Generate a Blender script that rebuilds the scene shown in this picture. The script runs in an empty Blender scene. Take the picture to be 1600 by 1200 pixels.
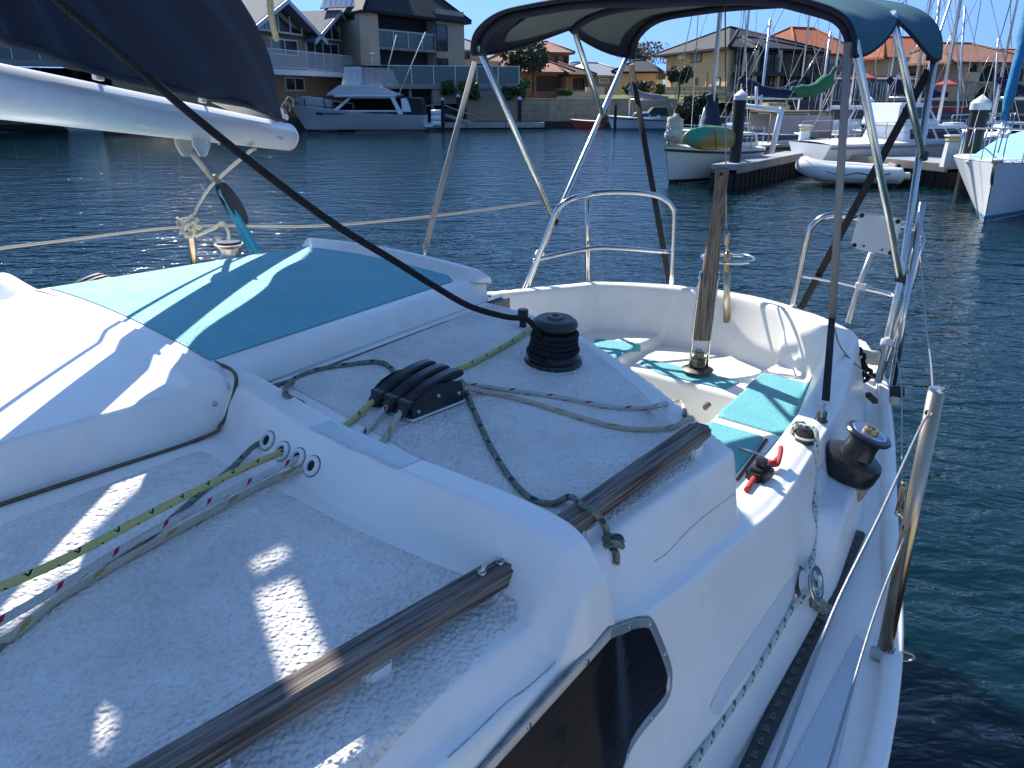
import bpy, bmesh, math, random
import numpy as np
from mathutils import Vector, Matrix
random.seed(7)
sc = bpy.context.scene
COL = sc.collection
R = math.radians

# ------------------------------------------------------------------ camera
CAM_H = 2.35            # eye height over the water
PITCH = 20.65
FOCAL = 1202.0          # focal length in pixels of the 1600 px wide photograph
cd = bpy.data.cameras.new('camera'); cam = bpy.data.objects.new('camera', cd); COL.objects.link(cam)
cam.location = (0, 0, CAM_H); cam.rotation_euler = (R(90 - PITCH), 0, 0)
cd.sensor_width = 36; cd.lens = 36 * FOCAL / 1600; cd.clip_start = 0.05; cd.clip_end = 6000
sc.camera = cam
sc.render.resolution_x = 1024; sc.render.resolution_y = 768

# ------------------------------------------------------------------ sky and sun
SUN_TO = Vector((-0.355, 0.655, 0.667)).normalized()      # from the scene to the sun
w = bpy.data.worlds.new('World'); sc.world = w; w.use_nodes = True
wn = w.node_tree.nodes; wl = w.node_tree.links
sky = wn.new('ShaderNodeTexSky'); sky.sky_type = 'NISHITA'; sky.sun_disc = False
sky.sun_elevation = math.asin(SUN_TO.z); sky.sun_rotation = math.atan2(SUN_TO.x, SUN_TO.y)
sky.air_density = 1.0; sky.dust_density = 0.0; sky.ozone_density = 6.5; sky.altitude = 0
# clear winter air: the low sky is read a little higher up the dome, where it is blue
tcw = wn.new('ShaderNodeTexCoord'); sx = wn.new('ShaderNodeSeparateXYZ'); wl.new(tcw.outputs['Generated'], sx.inputs[0])
mz = wn.new('ShaderNodeMath'); mz.operation = 'MULTIPLY_ADD'; mz.inputs[1].default_value = 0.4; mz.inputs[2].default_value = 0.46; wl.new(sx.outputs[2], mz.inputs[0])
cx = wn.new('ShaderNodeCombineXYZ'); wl.new(sx.outputs[0], cx.inputs[0]); wl.new(sx.outputs[1], cx.inputs[1]); wl.new(mz.outputs[0], cx.inputs[2])
nv = wn.new('ShaderNodeVectorMath'); nv.operation = 'NORMALIZE'; wl.new(cx.outputs[0], nv.inputs[0]); wl.new(nv.outputs[0], sky.inputs[0])
wl.new(sky.outputs[0], wn['Background'].inputs[0]); wn['Background'].inputs[1].default_value = 0.078
sl = bpy.data.lights.new('sun', 'SUN'); sl.energy = 2.6; sl.angle = R(0.53); sl.color = (1.0, 0.95, 0.86)
so = bpy.data.objects.new('sun', sl); COL.objects.link(so)
so.rotation_euler = SUN_TO.to_track_quat('Z', 'Y').to_euler()
sc.view_settings.view_transform = 'Standard'; sc.view_settings.look = 'None'
sc.view_settings.gamma = 1; sc.view_settings.use_curve_mapping = False
sc.view_settings.exposure = 1.7

# ------------------------------------------------------------------ reading the photograph's geometry
_c, _s = math.cos(R(PITCH)), math.sin(R(PITCH))
def ray(px, py):
    X, Y = px - 800.0, py - 600.0
    return (X, FOCAL * _c - Y * _s, -(Y * _c + FOCAL * _s))
def Z(px, py, r):
    """point seen at (px,py) at height r relative to the eye"""
    a = ray(px, py); k = r / a[2]
    return Vector((a[0] * k, a[1] * k, CAM_H + r))
def W(px, py, z):
    return Z(px, py, z - CAM_H)
def D(px, py, d):
    """point seen at (px,py) at forward distance d"""
    a = ray(px, py); k = d / a[1]
    return Vector((a[0] * k, d, CAM_H + a[2] * k))
# the yacht's own frame: u aft along the centreline, v to port, r height relative to the eye
PHI = R(42); P0 = -1.55
def B(u, v, r):
    p = v + P0
    return Vector((u * math.sin(PHI) + p * math.cos(PHI), u * math.cos(PHI) - p * math.sin(PHI), CAM_H + r))
def toUV(P):
    return (P.x * math.sin(PHI) + P.y * math.cos(PHI), P.x * math.cos(PHI) - P.y * math.sin(PHI) - P0)
AX_U = (B(1, 0, 0) - B(0, 0, 0)).normalized(); AX_V = (B(0, 1, 0) - B(0, 0, 0)).normalized()

# ------------------------------------------------------------------ materials
MATS = {}
def mat(name, col, rough=0.5, metal=0.0, bump=0.0, bscale=30.0, var=0.0, vscale=6.0, col2=None, coat=0.0,
        spec=0.5, trans=0.0, alpha=1.0, ior=1.45, bdist=0.01, stretch=None, emit=None):
    if name in MATS: return MATS[name]
    m = bpy.data.materials.new(name); m.use_nodes = True; nt = m.node_tree; n = nt.nodes; l = nt.links
    b = n['Principled BSDF']
    b.inputs['Base Color'].default_value = (*col, 1); b.inputs['Roughness'].default_value = rough
    b.inputs['Metallic'].default_value = metal; b.inputs['Specular IOR Level'].default_value = spec
    b.inputs['IOR'].default_value = ior; b.inputs['Coat Weight'].default_value = coat
    b.inputs['Coat Roughness'].default_value = 0.1
    b.inputs['Transmission Weight'].default_value = trans; b.inputs['Alpha'].default_value = alpha
    if emit: b.inputs['Emission Color'].default_value = (*emit[0], 1); b.inputs['Emission Strength'].default_value = emit[1]
    tc = n.new('ShaderNodeTexCoord'); mp = n.new('ShaderNodeMapping'); l.new(tc.outputs['Object'], mp.inputs[0])
    if stretch: mp.inputs['Scale'].default_value = stretch
    if var > 0:
        nz = n.new('ShaderNodeTexNoise'); nz.inputs['Scale'].default_value = vscale; nz.inputs['Detail'].default_value = 5
        nz.inputs['Roughness'].default_value = 0.65
        l.new(mp.outputs[0], nz.inputs['Vector'])
        mr = n.new('ShaderNodeMapRange'); mr.inputs[1].default_value = 0.32; mr.inputs[2].default_value = 0.68
        l.new(nz.outputs[0], mr.inputs[0])
        mx = n.new('ShaderNodeMix'); mx.data_type = 'RGBA'
        c2 = col2 if col2 else tuple(max(0, c * (1 - var)) for c in col)
        mx.inputs['A'].default_value = (*col, 1); mx.inputs['B'].default_value = (*c2, 1)
        l.new(mr.outputs[0], mx.inputs['Factor']); l.new(mx.outputs['Result'], b.inputs['Base Color'])
        rr = n.new('ShaderNodeMapRange'); rr.inputs[3].default_value = max(0.02, rough * 0.85); rr.inputs[4].default_value = min(1, rough * 1.2)
        l.new(nz.outputs[0], rr.inputs[0]); l.new(rr.outputs[0], b.inputs['Roughness'])
    if bump > 0:
        nb = n.new('ShaderNodeTexNoise'); nb.inputs['Scale'].default_value = bscale; nb.inputs['Detail'].default_value = 3
        l.new(mp.outputs[0], nb.inputs['Vector'])
        bp = n.new('ShaderNodeBump'); bp.inputs['Strength'].default_value = bump; bp.inputs['Distance'].default_value = bdist
        l.new(nb.outputs[0], bp.inputs['Height']); l.new(bp.outputs[0], b.inputs['Normal'])
    MATS[name] = m
    return m

def nodes_of(m): return m.node_tree.nodes, m.node_tree.links, m.node_tree.nodes['Principled BSDF']

def rope_mat(name, base, fleck=None, fleck2=None, period=0.03, fleck_w=0.25, worn=(0.35, 0.33, 0.28), worn_amt=0.35, braid=1.0, dens=0.5):
    """braided cord: UV.x runs round the rope, UV.y along it in metres"""
    m = bpy.data.materials.new(name); m.use_nodes = True; n, l, b = nodes_of(m)
    b.inputs['Roughness'].default_value = 0.85; b.inputs['Specular IOR Level'].default_value = 0.2
    uv = n.new('ShaderNodeUVMap'); sp = n.new('ShaderNodeSeparateXYZ'); l.new(uv.outputs[0], sp.inputs[0])
    def M(op, a, b_=None, c=None):
        q = n.new('ShaderNodeMath'); q.operation = op
        for i, v in enumerate([a, b_, c]):
            if v is None: continue
            if isinstance(v, (int, float)): q.inputs[i].default_value = v
            else: l.new(v, q.inputs[i])
        return q.outputs[0]
    U, V = sp.outputs[0], sp.outputs[1]
    fr = 1 / 0.0075
    d1 = M('ADD', M('MULTIPLY', U, 4.0), M('MULTIPLY', V, fr)); d2 = M('SUBTRACT', M('MULTIPLY', U, 4.0), M('MULTIPLY', V, fr))
    s1 = M('ABSOLUTE', M('SINE', M('MULTIPLY', d1, math.pi))); s2 = M('ABSOLUTE', M('SINE', M('MULTIPLY', d2, math.pi)))
    h = M('MULTIPLY', s1, s2)
    bp = n.new('ShaderNodeBump'); bp.inputs['Strength'].default_value = 0.8 * braid; bp.inputs['Distance'].default_value = 0.0015
    l.new(h, bp.inputs['Height']); l.new(bp.outputs[0], b.inputs['Normal'])
    tc = n.new('ShaderNodeTexCoord'); nz = n.new('ShaderNodeTexNoise'); nz.inputs['Scale'].default_value = 35; nz.inputs['Detail'].default_value = 4
    l.new(tc.outputs['Object'], nz.inputs['Vector'])
    mx = n.new('ShaderNodeMix'); mx.data_type = 'RGBA'; mx.inputs['A'].default_value = (*base, 1); mx.inputs['B'].default_value = (*worn, 1)
    wr = M('MULTIPLY', nz.outputs[0], worn_amt * 2); wr = M('MULTIPLY', wr, M('SUBTRACT', 1.25, M('MULTIPLY', h, 0.8)))
    l.new(wr, mx.inputs['Factor']); out = mx.outputs['Result']
    for k, fc in enumerate([fleck, fleck2]):
        if not fc: continue
        # a short fleck where one coloured strand surfaces
        a = M('FRACT', M('ADD', M('MULTIPLY', V, 1 / period), M('ADD', M('MULTIPLY', U, 1.0 if k == 0 else -1.0), 0.37 * k)))
        c = M('FRACT', M('ADD', M('MULTIPLY', U, 2.0), M('MULTIPLY', V, 0.5 / period)))
        on = M('MULTIPLY', M('LESS_THAN', a, fleck_w), M('LESS_THAN', c, dens))
        m2 = n.new('ShaderNodeMix'); m2.data_type = 'RGBA'; m2.inputs['B'].default_value = (*fc, 1)
        l.new(out, m2.inputs['A']); l.new(on, m2.inputs['Factor']); out = m2.outputs['Result']
    l.new(out, b.inputs['Base Color'])
    return m

# ------------------------------------------------------------------ object helpers
def tag(o, label=None, cat=None, group=None, kind=None):
    if label: o['label'] = label
    if cat: o['category'] = cat
    if group: o['group'] = group
    if kind: o['kind'] = kind
    return o
def thing(name, label, cat, loc=(0, 0, 0), rz=0, group=None):
    o = bpy.data.objects.new(name, None); o.empty_display_size = 0.1; COL.objects.link(o)
    o.location = loc; o.rotation_euler = (0, 0, rz)
    return tag(o, label, cat, group)
def link(name, me, m, parent=None, world=False, smooth=None):
    """link a mesh; world=True: vertices are world coordinates though the object has a parent"""
    o = bpy.data.objects.new(name, me); COL.objects.link(o)
    if m is not None and not me.materials: me.materials.append(m)
    if parent is not None:
        o.parent = parent
        if world: o.matrix_parent_inverse = inv_of(parent)
    if smooth is not None: shade(me, smooth)
    return o
def inv_of(p):
    M_ = Matrix.Identity(4); q = p
    while q is not None:
        loc = Matrix.Translation(q.location) @ q.rotation_euler.to_matrix().to_4x4() @ Matrix.Diagonal((*q.scale, 1))
        M_ = (q.matrix_parent_inverse @ loc) @ M_ if q.parent else loc @ M_
        q = q.parent
    return M_.inverted()
def shade(me, angle):
    """smooth faces, with edges sharper than `angle` degrees kept hard"""
    me.polygons.foreach_set('use_smooth', [True] * len(me.polygons))
    if angle < 180:
        bm = bmesh.new(); bm.from_mesh(me)
        for e in bm.edges:
            if len(e.link_faces) == 2:
                try: a = e.calc_face_angle()
                except ValueError: a = 0
                e.smooth = a < R(angle)
        bm.to_mesh(me); bm.free()
def fin(name, bm, m, parent=None, world=False, smooth=None, bevel=0, seg=2, recalc=True):
    if bevel > 0:
        bmesh.ops.remove_doubles(bm, verts=bm.verts, dist=1e-6)
        es = [e for e in bm.edges if len(e.link_faces) == 2 and e.calc_face_angle(0) > R(30)]
        bmesh.ops.bevel(bm, geom=es, offset=bevel, segments=seg, affect='EDGES', clamp_overlap=True)
    if recalc: bmesh.ops.recalc_face_normals(bm, faces=bm.faces)
    me = bpy.data.meshes.new(name); bm.to_mesh(me); bm.free()
    return link(name, me, m, parent, world, smooth)
def add_box(bm, c, s, rot=None):
    """box centre c, full sizes s, optional 3x3 rotation"""
    vs = []
    for z in (-1, 1):
        for x, y in ((-1, -1), (1, -1), (1, 1), (-1, 1)):
            p = Vector((x * s[0] / 2, y * s[1] / 2, z * s[2] / 2))
            if rot is not None: p = rot @ p
            vs.append(bm.verts.new(p + Vector(c)))
    for f in ((0, 3, 2, 1), (4, 5, 6, 7), (0, 1, 5, 4), (1, 2, 6, 5), (2, 3, 7, 6), (3, 0, 4, 7)):
        bm.faces.new([vs[i] for i in f])
def boxm(c, s, rot=None):
    bm = bmesh.new(); add_box(bm, c, s, rot); return bm
def span(bm, a, b):
    """box from corner a to corner b"""
    a, b = Vector(a), Vector(b)
    add_box(bm, (a + b) / 2, [abs(b[i] - a[i]) for i in range(3)])
def frame_at(p, d, up=Vector((0, 0, 1))):
    d = Vector(d).normalized(); s_ = d.cross(up)
    if s_.length < 1e-4: s_ = d.cross(Vector((1, 0, 0)))
    s_.normalize(); u_ = s_.cross(d).normalized()
    return Matrix((s_, d, u_)).transposed()          # local y runs along d, z towards up
def smooth_path(pts, n=8):
    """Catmull-Rom through the points"""
    pts = [Vector(p) for p in pts]
    if len(pts) < 3 or n <= 1: return pts
    P_ = [2 * pts[0] - pts[1]] + pts + [2 * pts[-1] - pts[-2]]
    out = []
    for i in range(1, len(P_) - 2):
        p0, p1, p2, p3 = P_[i - 1], P_[i], P_[i + 1], P_[i + 2]
        for k in range(n):
            t = k / n
            out.append(0.5 * ((2 * p1) + (-p0 + p2) * t + (2 * p0 - 5 * p1 + 4 * p2 - p3) * t * t + (-p0 + 3 * p1 - 3 * p2 + p3) * t ** 3))
    out.append(pts[-1]); return out
def tube_mesh(paths, rad=0.005, seg=8, n=8, cap=True, oval=None, up=None, rads=None):
    """tube(s) along smoothed paths, UV.y in metres"""
    vs, fs, uvs = [], [], []
    if not isinstance(paths[0], (list,)): paths = [paths]
    for path in paths:
        pts = smooth_path(path, n)
        q = [pts[0]]
        for p in pts[1:]:
            if (p - q[-1]).length > 1e-5: q.append(p)
        pts = q; N = len(pts)
        T = [(pts[min(i + 1, N - 1)] - pts[max(i - 1, 0)]).normalized() for i in range(N)]
        nrm = (up if up else (Vector((0, 0, 1)) if abs(T[0].z) < 0.9 else Vector((1, 0, 0))))
        base = len(vs); L = 0
        for i in range(N):
            if i: L += (pts[i] - pts[i - 1]).length
            nrm = (nrm - T[i] * nrm.dot(T[i]))
            if nrm.length < 1e-6: nrm = T[i].orthogonal()
            nrm.normalize(); bn = T[i].cross(nrm)
            r_ = rads[min(len(rads) - 1, int(round(i * (len(rads) - 1) / max(1, N - 1))))] if rads else rad
            ra, rb = (r_, r_) if not oval else (r_ * oval[0], r_ * oval[1])
            for k in range(seg):
                a = 2 * math.pi * k / seg
                vs.append(pts[i] + nrm * math.cos(a) * ra + bn * math.sin(a) * rb)
            uvs.append(L)
        for i in range(N - 1):
            for k in range(seg):
                k2 = (k + 1) % seg
                fs.append(((base + i * seg + k, base + i * seg + k2, base + (i + 1) * seg + k2, base + (i + 1) * seg + k),
                           (k / seg, uvs[-N + i], (k + 1) / seg, uvs[-N + i + 1])))
        if cap:
            fs.append((tuple(base + k for k in range(seg))[::-1], None)); fs.append((tuple(base + (N - 1) * seg + k for k in range(seg)), None))
    me = bpy.data.meshes.new('tube'); me.from_pydata(vs, [], [f[0] for f in fs])
    ul = me.uv_layers.new(name='UVMap'); data = []
    for f, t in fs:
        if t is None: data += [0.1, 0.0] * len(f)
        else: data += [t[0], t[1], t[2], t[1], t[2], t[3], t[0], t[3]]
    ul.data.foreach_set('uv', data)
    me.polygons.foreach_set('use_smooth', [len(p.vertices) == 4 for p in me.polygons]); me.update()
    return me
def tube(name, path, rad, m, parent=None, world=True, **k):
    me = tube_mesh(path, rad, **k); me.name = name
    return link(name, me, m, parent, world)
def lathe_bm(bm, prof, o=Vector((0, 0, 0)), rot=None, seg=32):
    """prof: (radius, height) pairs; closed at the ends when radius is 0"""
    rings = []
    for r_, h in prof:
        ring = []
        if r_ < 1e-6:
            p = Vector((0, 0, h)); ring = [bm.verts.new((rot @ p if rot else p) + o)]
        else:
            for k in range(seg):
                a = 2 * math.pi * k / seg; p = Vector((r_ * math.cos(a), r_ * math.sin(a), h))
                ring.append(bm.verts.new((rot @ p if rot else p) + o))
        rings.append(ring)
    for A_, B_ in zip(rings, rings[1:]):
        for k in range(seg):
            k2 = (k + 1) % seg
            if len(A_) == 1 and len(B_) == 1: break
            if len(A_) == 1: bm.faces.new((A_[0], B_[k], B_[k2]))
            elif len(B_) == 1: bm.faces.new((A_[k], A_[k2], B_[0]))
            else: bm.faces.new((A_[k], A_[k2], B_[k2], B_[k]))
def lathe(name, prof, m, parent=None, o=Vector((0, 0, 0)), rot=None, seg=32, world=False, sharp=35):
    bm = bmesh.new(); lathe_bm(bm, prof, o, rot, seg); return fin(name, bm, m, parent, world, sharp)
def grid_mesh(P_, name='grid', closed=False, flip=False):
    """P_[i][j] -> quad sheet"""
    I, J = len(P_), len(P_[0]); vs = [p for row in P_ for p in row]; fs = []
    for i in range(I - 1):
        for j in range(J - 1 if not closed else J):
            j2 = (j + 1) % J
            f = (i * J + j, i * J + j2, (i + 1) * J + j2, (i + 1) * J + j)
            fs.append(f[::-1] if flip else f)
    me = bpy.data.meshes.new(name); me.from_pydata(vs, [], fs); me.update(); return me
def poly_prism(bm, pts, vec):
    """prism: polygon extruded by vec"""
    a = [bm.verts.new(Vector(p)) for p in pts]; b = [bm.verts.new(Vector(p) + Vector(vec)) for p in pts]
    bm.faces.new(a); bm.faces.new(b[::-1]); n = len(a)
    for i in range(n): bm.faces.new((a[i], b[i], b[(i + 1) % n], a[(i + 1) % n]))
def copy_tree(o, parent=None):
    c = o.copy(); COL.objects.link(c); c.parent = parent
    for ch in [x for x in o.children]: copy_tree(ch, c)
    return c
# ------------------------------------------------------------------ the yacht's deck moulding, as a height over its own plan (u aft, v to port)
def itp(x, xs, ys): return np.interp(x, xs, ys)
def smt(x, xs, ys, k=0.06):
    # smoothed interpolation of a broken line
    return (np.interp(x - k, xs, ys) + 2 * np.interp(x, xs, ys) + np.interp(x + k, xs, ys)) / 4
def sstep(t): t = np.clip(t, 0, 1); return t * t * (3 - 2 * t)
def rstep(t, k=0.18):
    """linear ramp 0..1 with rounded ends of size k"""
    t = np.clip(t, 0, 1)
    a = np.where(t < k, t * t / (2 * k), t - k / 2)
    a = np.where(t > 1 - k, (1 - k) - (1 - t) ** 2 / (2 * k), a)
    return a / (1 - k)
def v_top(u): return smt(u, [-2.2, -1.5, -.5, .2, .6, .9, 1.3, 1.66, 2.01, 2.27, 2.76, 3.0, 3.3], [.55, .84, 1.06, 1.105, 1.11, 1.10, 1.06, .985, .91, .85, .71, .64, .54])
def v_foot(u): return smt(u, [-2.2, -1.5, -.5, .2, .6, 1.0, 1.5, 1.94, 2.2, 2.5, 2.92, 3.3], [.62, .93, 1.13, 1.175, 1.185, 1.185, 1.14, 1.055, .97, .87, .73, .60])
def v_toe(u): return smt(u, [-3.2, -2.2, -1.2, -.4, .3, .8, 1.14, 1.47, 2.0, 2.5, 3.04, 3.43, 3.6], [.45, .95, 1.22, 1.36, 1.405, 1.39, 1.36, 1.285, 1.11, .95, .76, .56, .46], .12)
def z_deck(u): return -1.06 + 0 * u
def z_edge(u): return smt(u, [-3, .5, .66, .76, 1.0, 1.26, 1.6, 1.93, 2.5, 2.92, 3.3], [-.61, -.612, -.60, -.645, -.675, -.72, -.765, -.80, -.83, -.85, -.855], .03)
def z_roof(u, v):
    f = -.520 - .052 * v * v; a = -.487 - .076 * v * v
    return np.where(u < .6, f, a)
def u_bulk(v): return itp(np.abs(v), [0, .22, .40, .6, .8, .95, 1.02, 1.08], [1.47, 1.45, 1.40, 1.325, 1.245, 1.175, 1.14, 1.115])
def u_tran(v): return 3.24 - .72 * v * v
def rzf(v): return smt(v, [-.1, .1, .4, .6, .8, .98, 1.05, 1.08, 1.11], [-.45, -.45, -.457, -.477, -.483, -.483, -.488, -.497, -.535], .02)
def height(u, v):
    u = np.asarray(u, float); v = np.asarray(v, float); av = np.abs(v)
    vt, vf = v_top(u), v_foot(u)
    ze = z_edge(u)
    # forward roof: camber rolls down to the edge
    zr = z_roof(u, v)
    va = np.where(u < .6, 1.068, smt(u, [.6, .7, .85, 1.12], [1.07, 1.035, 1.03, 1.035]))
    k = sstep((av - va) / (vt - .012 - va + 1e-6))
    inside = zr * (1 - k) + ze * k
    # beyond the bulkhead everything is coaming height (the cockpit is carved out of it)
    kb = sstep((u - u_bulk(v)) / .03)
    inside = inside * (1 - kb) + ze * kb
    # athwartships breakwater
    rz = rzf(av)
    uu = u - .022 * sstep((av - .6) / .45)
    up = rstep((uu - .538) / .058, .22); dn = 1 - rstep((uu - .632) / .034, .3)
    ridge = up * dn
    inside = inside + np.maximum(0, rz - inside) * ridge
    edge_t = z_at_edge = inside
    inside = inside - .010 * sstep((av - vt + .035) / .035) ** 2
    # side faces
    t = (av - vt) / (vf - vt)
    ztop = np.where(av > vt, 0, inside)
    # value at the edge, evaluated on the same station
    vv = np.minimum(av, vt)
    if True:
        zr2 = z_roof(u, vv); k2 = sstep((vv - va) / (vt - .012 - va + 1e-6));
        e2 = zr2 * (1 - k2) + ze * k2
        kb2 = sstep((u - u_bulk(vv)) / .03); e2 = e2 * (1 - kb2) + ze * kb2
        rz2 = rzf(vv)
        e2 = e2 + np.maximum(0, rz2 - e2) * ridge - .010
    drop = rstep(t, .13)
    # winch platform on the port coaming side: drops quickly, runs flat, falls at the outer wall
    wpl = sstep((u - 1.42) / .22) * (1 - sstep((u - 2.02) / .08)) * (v > 0)
    plat = (e2 - (-.885 - .02 * (u - 1.7))) / (e2 - z_deck(u))
    dp = np.where(t < .32, plat * rstep(t / .32, .3), plat + .06 * (t - .32) / .5 + (1 - plat - .06) * rstep((t - .8) / .2, .3))
    drop = drop * (1 - wpl) + np.clip(dp, 0, 1) * wpl
    z = np.where(av > vt, e2 + (z_deck(u) - e2) * drop, inside)
    # cockpit
    vin = vt - .075
    fa = np.minimum(np.minimum((vin - av) / .085, (u_tran(v) - .035 - u) / .125), (u - u_bulk(v)) / .022)
    vp = itp(u, [1.4, 2.33, 2.885], [.47, .395, .315]); vs_ = itp(u, [1.4, 2.52, 2.88], [.12, .165, .235])
    side = np.where(v > .1, v - vp, -v - vs_)
    seat = -1.06 + 0 * u
    lower = 1 - sstep(side / .02)                 # 1 in the middle of the cockpit
    bench = sstep((u - 2.64) / .025)
    mid = -1.105 * bench + -1.46 * (1 - bench)
    floor = seat * (1 - lower) + mid * lower
    kk = rstep(fa, .2)
    carved = z + (floor - z) * kk
    z = np.where(fa > 0, np.minimum(z, carved), z)
    # outside of the transom
    ko = rstep((u - u_tran(v) - .02) / .05, .4) * (av < vf + .02)
    z = z + (z_deck(u) - z) * ko
    return z
def H1(u, v): return float(height(np.array([u]), np.array([v]))[0])
def hitd(px, py, lift=0.0, lo=None, hi=None):
    """where the line of sight through (px,py) meets the moulding"""
    a = ray(px, py)
    rs = np.linspace(-.40, -1.6, 1201)
    k = rs / a[2]; x = a[0] * k; y = a[1] * k
    u = x * math.sin(PHI) + y * math.cos(PHI); v = x * math.cos(PHI) - y * math.sin(PHI) - P0
    h = height(u, v); i = int(np.argmax(rs <= h))
    return B(u[i], v[i], max(h[i], rs[i]) + lift), (u[i], v[i])
def hit(px, py, lift=0.0): return hitd(px, py, lift)[0]
def onb(u, v, lift=0.0): return B(u, v, H1(u, v) + lift)

gel = mat('white_gelcoat', (.89, .865, .80), rough=.32, var=.10, vscale=9, col2=(.83, .80, .73), bump=.04, bscale=14, bdist=.01, coat=.12)
def add_dirt(m):
    n, l, b = nodes_of(m)
    t0 = n.new('ShaderNodeTexCoord'); z0 = n.new('ShaderNodeTexNoise'); z0.inputs['Scale'].default_value = 5; z0.inputs['Detail'].default_value = 9; z0.inputs['Roughness'].default_value = .72
    l.new(t0.outputs['Object'], z0.inputs['Vector']); r0 = n.new('ShaderNodeMapRange'); r0.inputs[1].default_value = .54; r0.inputs[2].default_value = .74; r0.inputs[4].default_value = .40; l.new(z0.outputs[0], r0.inputs[0])
    m0 = n.new('ShaderNodeMix'); m0.data_type = 'RGBA'; l.new(b.inputs['Base Color'].links[0].from_socket, m0.inputs['A']); m0.inputs['B'].default_value = (.66, .62, .53, 1); l.new(r0.outputs[0], m0.inputs['Factor']); l.new(m0.outputs['Result'], b.inputs['Base Color'])
    tc = n.new('ShaderNodeTexCoord'); v = n.new('ShaderNodeTexNoise'); v.inputs['Scale'].default_value = 60; v.inputs['Detail'].default_value = 6; v.inputs['Roughness'].default_value = .8
    l.new(tc.outputs['Object'], v.inputs['Vector'])
    mr = n.new('ShaderNodeMapRange'); mr.inputs[1].default_value = .74; mr.inputs[2].default_value = .80; mr.inputs[4].default_value = .35; l.new(v.outputs[0], mr.inputs[0])
    mx = n.new('ShaderNodeMix'); mx.data_type = 'RGBA'; src = b.inputs['Base Color'].links[0].from_socket
    l.new(src, mx.inputs['A']); mx.inputs['B'].default_value = (.42, .39, .33, 1); l.new(mr.outputs[0], mx.inputs['Factor'])
    l.new(mx.outputs['Result'], b.inputs['Base Color'])
add_dirt(gel)
def nonskid_mat(name, c, c2, amt=1.0, scale=135):
    m = mat(name, c, rough=.55, var=.15, vscale=7, col2=c2); n, l, b = nodes_of(m)
    tc = n.new('ShaderNodeTexCoord'); nz = n.new('ShaderNodeTexNoise'); nz.inputs['Scale'].default_value = scale; nz.inputs['Detail'].default_value = .6; nz.inputs['Distortion'].default_value = .3
    vo = n.new('ShaderNodeTexVoronoi'); vo.inputs['Scale'].default_value = scale * 1.25; vo.feature = 'SMOOTH_F1'; vo.inputs['Smoothness'].default_value = .6
    l.new(tc.outputs['Object'], nz.inputs['Vector']); l.new(tc.outputs['Object'], vo.inputs['Vector'])
    ad = n.new('ShaderNodeMath'); ad.operation = 'ADD'; l.new(nz.outputs[0], ad.inputs[0])
    mu = n.new('ShaderNodeMath'); mu.operation = 'MULTIPLY'; mu.inputs[1].default_value = -.9; l.new(vo.outputs['Distance'], mu.inputs[0]); l.new(mu.outputs[0], ad.inputs[1])
    bp = n.new('ShaderNodeBump'); bp.inputs['Strength'].default_value = amt; bp.inputs['Distance'].default_value = .0048
    l.new(ad.outputs[0], bp.inputs['Height']); l.new(bp.outputs[0], b.inputs['Normal'])
    return m
skid = nonskid_mat('white_nonskid', (.82, .785, .72), (.64, .60, .54), .9)
teal = nonskid_mat('turquoise_nonskid', (.125, .45, .49), (.10, .40, .45), .6, 230)

yacht = thing('sailing_yacht', 'white fibreglass sailing yacht filling the foreground, with turquoise pads and a sunken cockpit', 'sailing yacht', B(0.6, 0, -CAM_H))
def deck_mesh():
    us = np.concatenate([np.arange(-3.0, -.4, .03), np.arange(-.4, .50, .006), np.arange(.50, .68, .003), np.arange(.68, 1.5, .006), np.arange(1.5, 3.6, .009)])
    vs = np.concatenate([np.arange(-1.42, -.72, .02), np.arange(-.72, .9, .009), np.arange(.9, 1.22, .0035), np.arange(1.22, 1.43, .01)])
    U, V = np.meshgrid(us, vs, indexing='ij')
    # squeeze the plan so that it ends on the deck edge
    vt = v_toe(U)
    V = np.clip(V, -vt, vt)
    Hh = height(U, V)
    x = U * math.sin(PHI) + (V + P0) * math.cos(PHI); y = U * math.cos(PHI) - (V + P0) * math.sin(PHI)
    co = np.stack([x, y, Hh + CAM_H], -1).reshape(-1, 3)
    I, J = U.shape
    idx = np.arange(I * J).reshape(I, J)
    q = np.stack([idx[:-1, :-1], idx[1:, :-1], idx[1:, 1:], idx[:-1, 1:]], -1).reshape(-1, 4)
    Vf = V.reshape(-1)
    keep = ~((np.abs(Vf[q[:, 0]] - Vf[q[:, 3]]) < 1e-5) & (np.abs(Vf[q[:, 1]] - Vf[q[:, 2]]) < 1e-5))
    q = q[keep]
    me = bpy.data.meshes.new('deck_moulding')
    me.vertices.add(len(co)); me.vertices.foreach_set('co', co.astype(np.float32).ravel())
    me.loops.add(len(q) * 4); me.loops.foreach_set('vertex_index', q[:, ::-1].astype(np.int32).ravel())
    me.polygons.add(len(q)); me.polygons.foreach_set('loop_start', np.arange(0, len(q) * 4, 4, dtype=np.int32))
    me.polygons.foreach_set('use_smooth', np.ones(len(q), bool)); me.update(calc_edges=True); me.validate()
    if me.polygons[0].normal.z < 0: me.flip_normals()
    return me
link('deck_moulding', deck_mesh(), gel, yacht, True)
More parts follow.
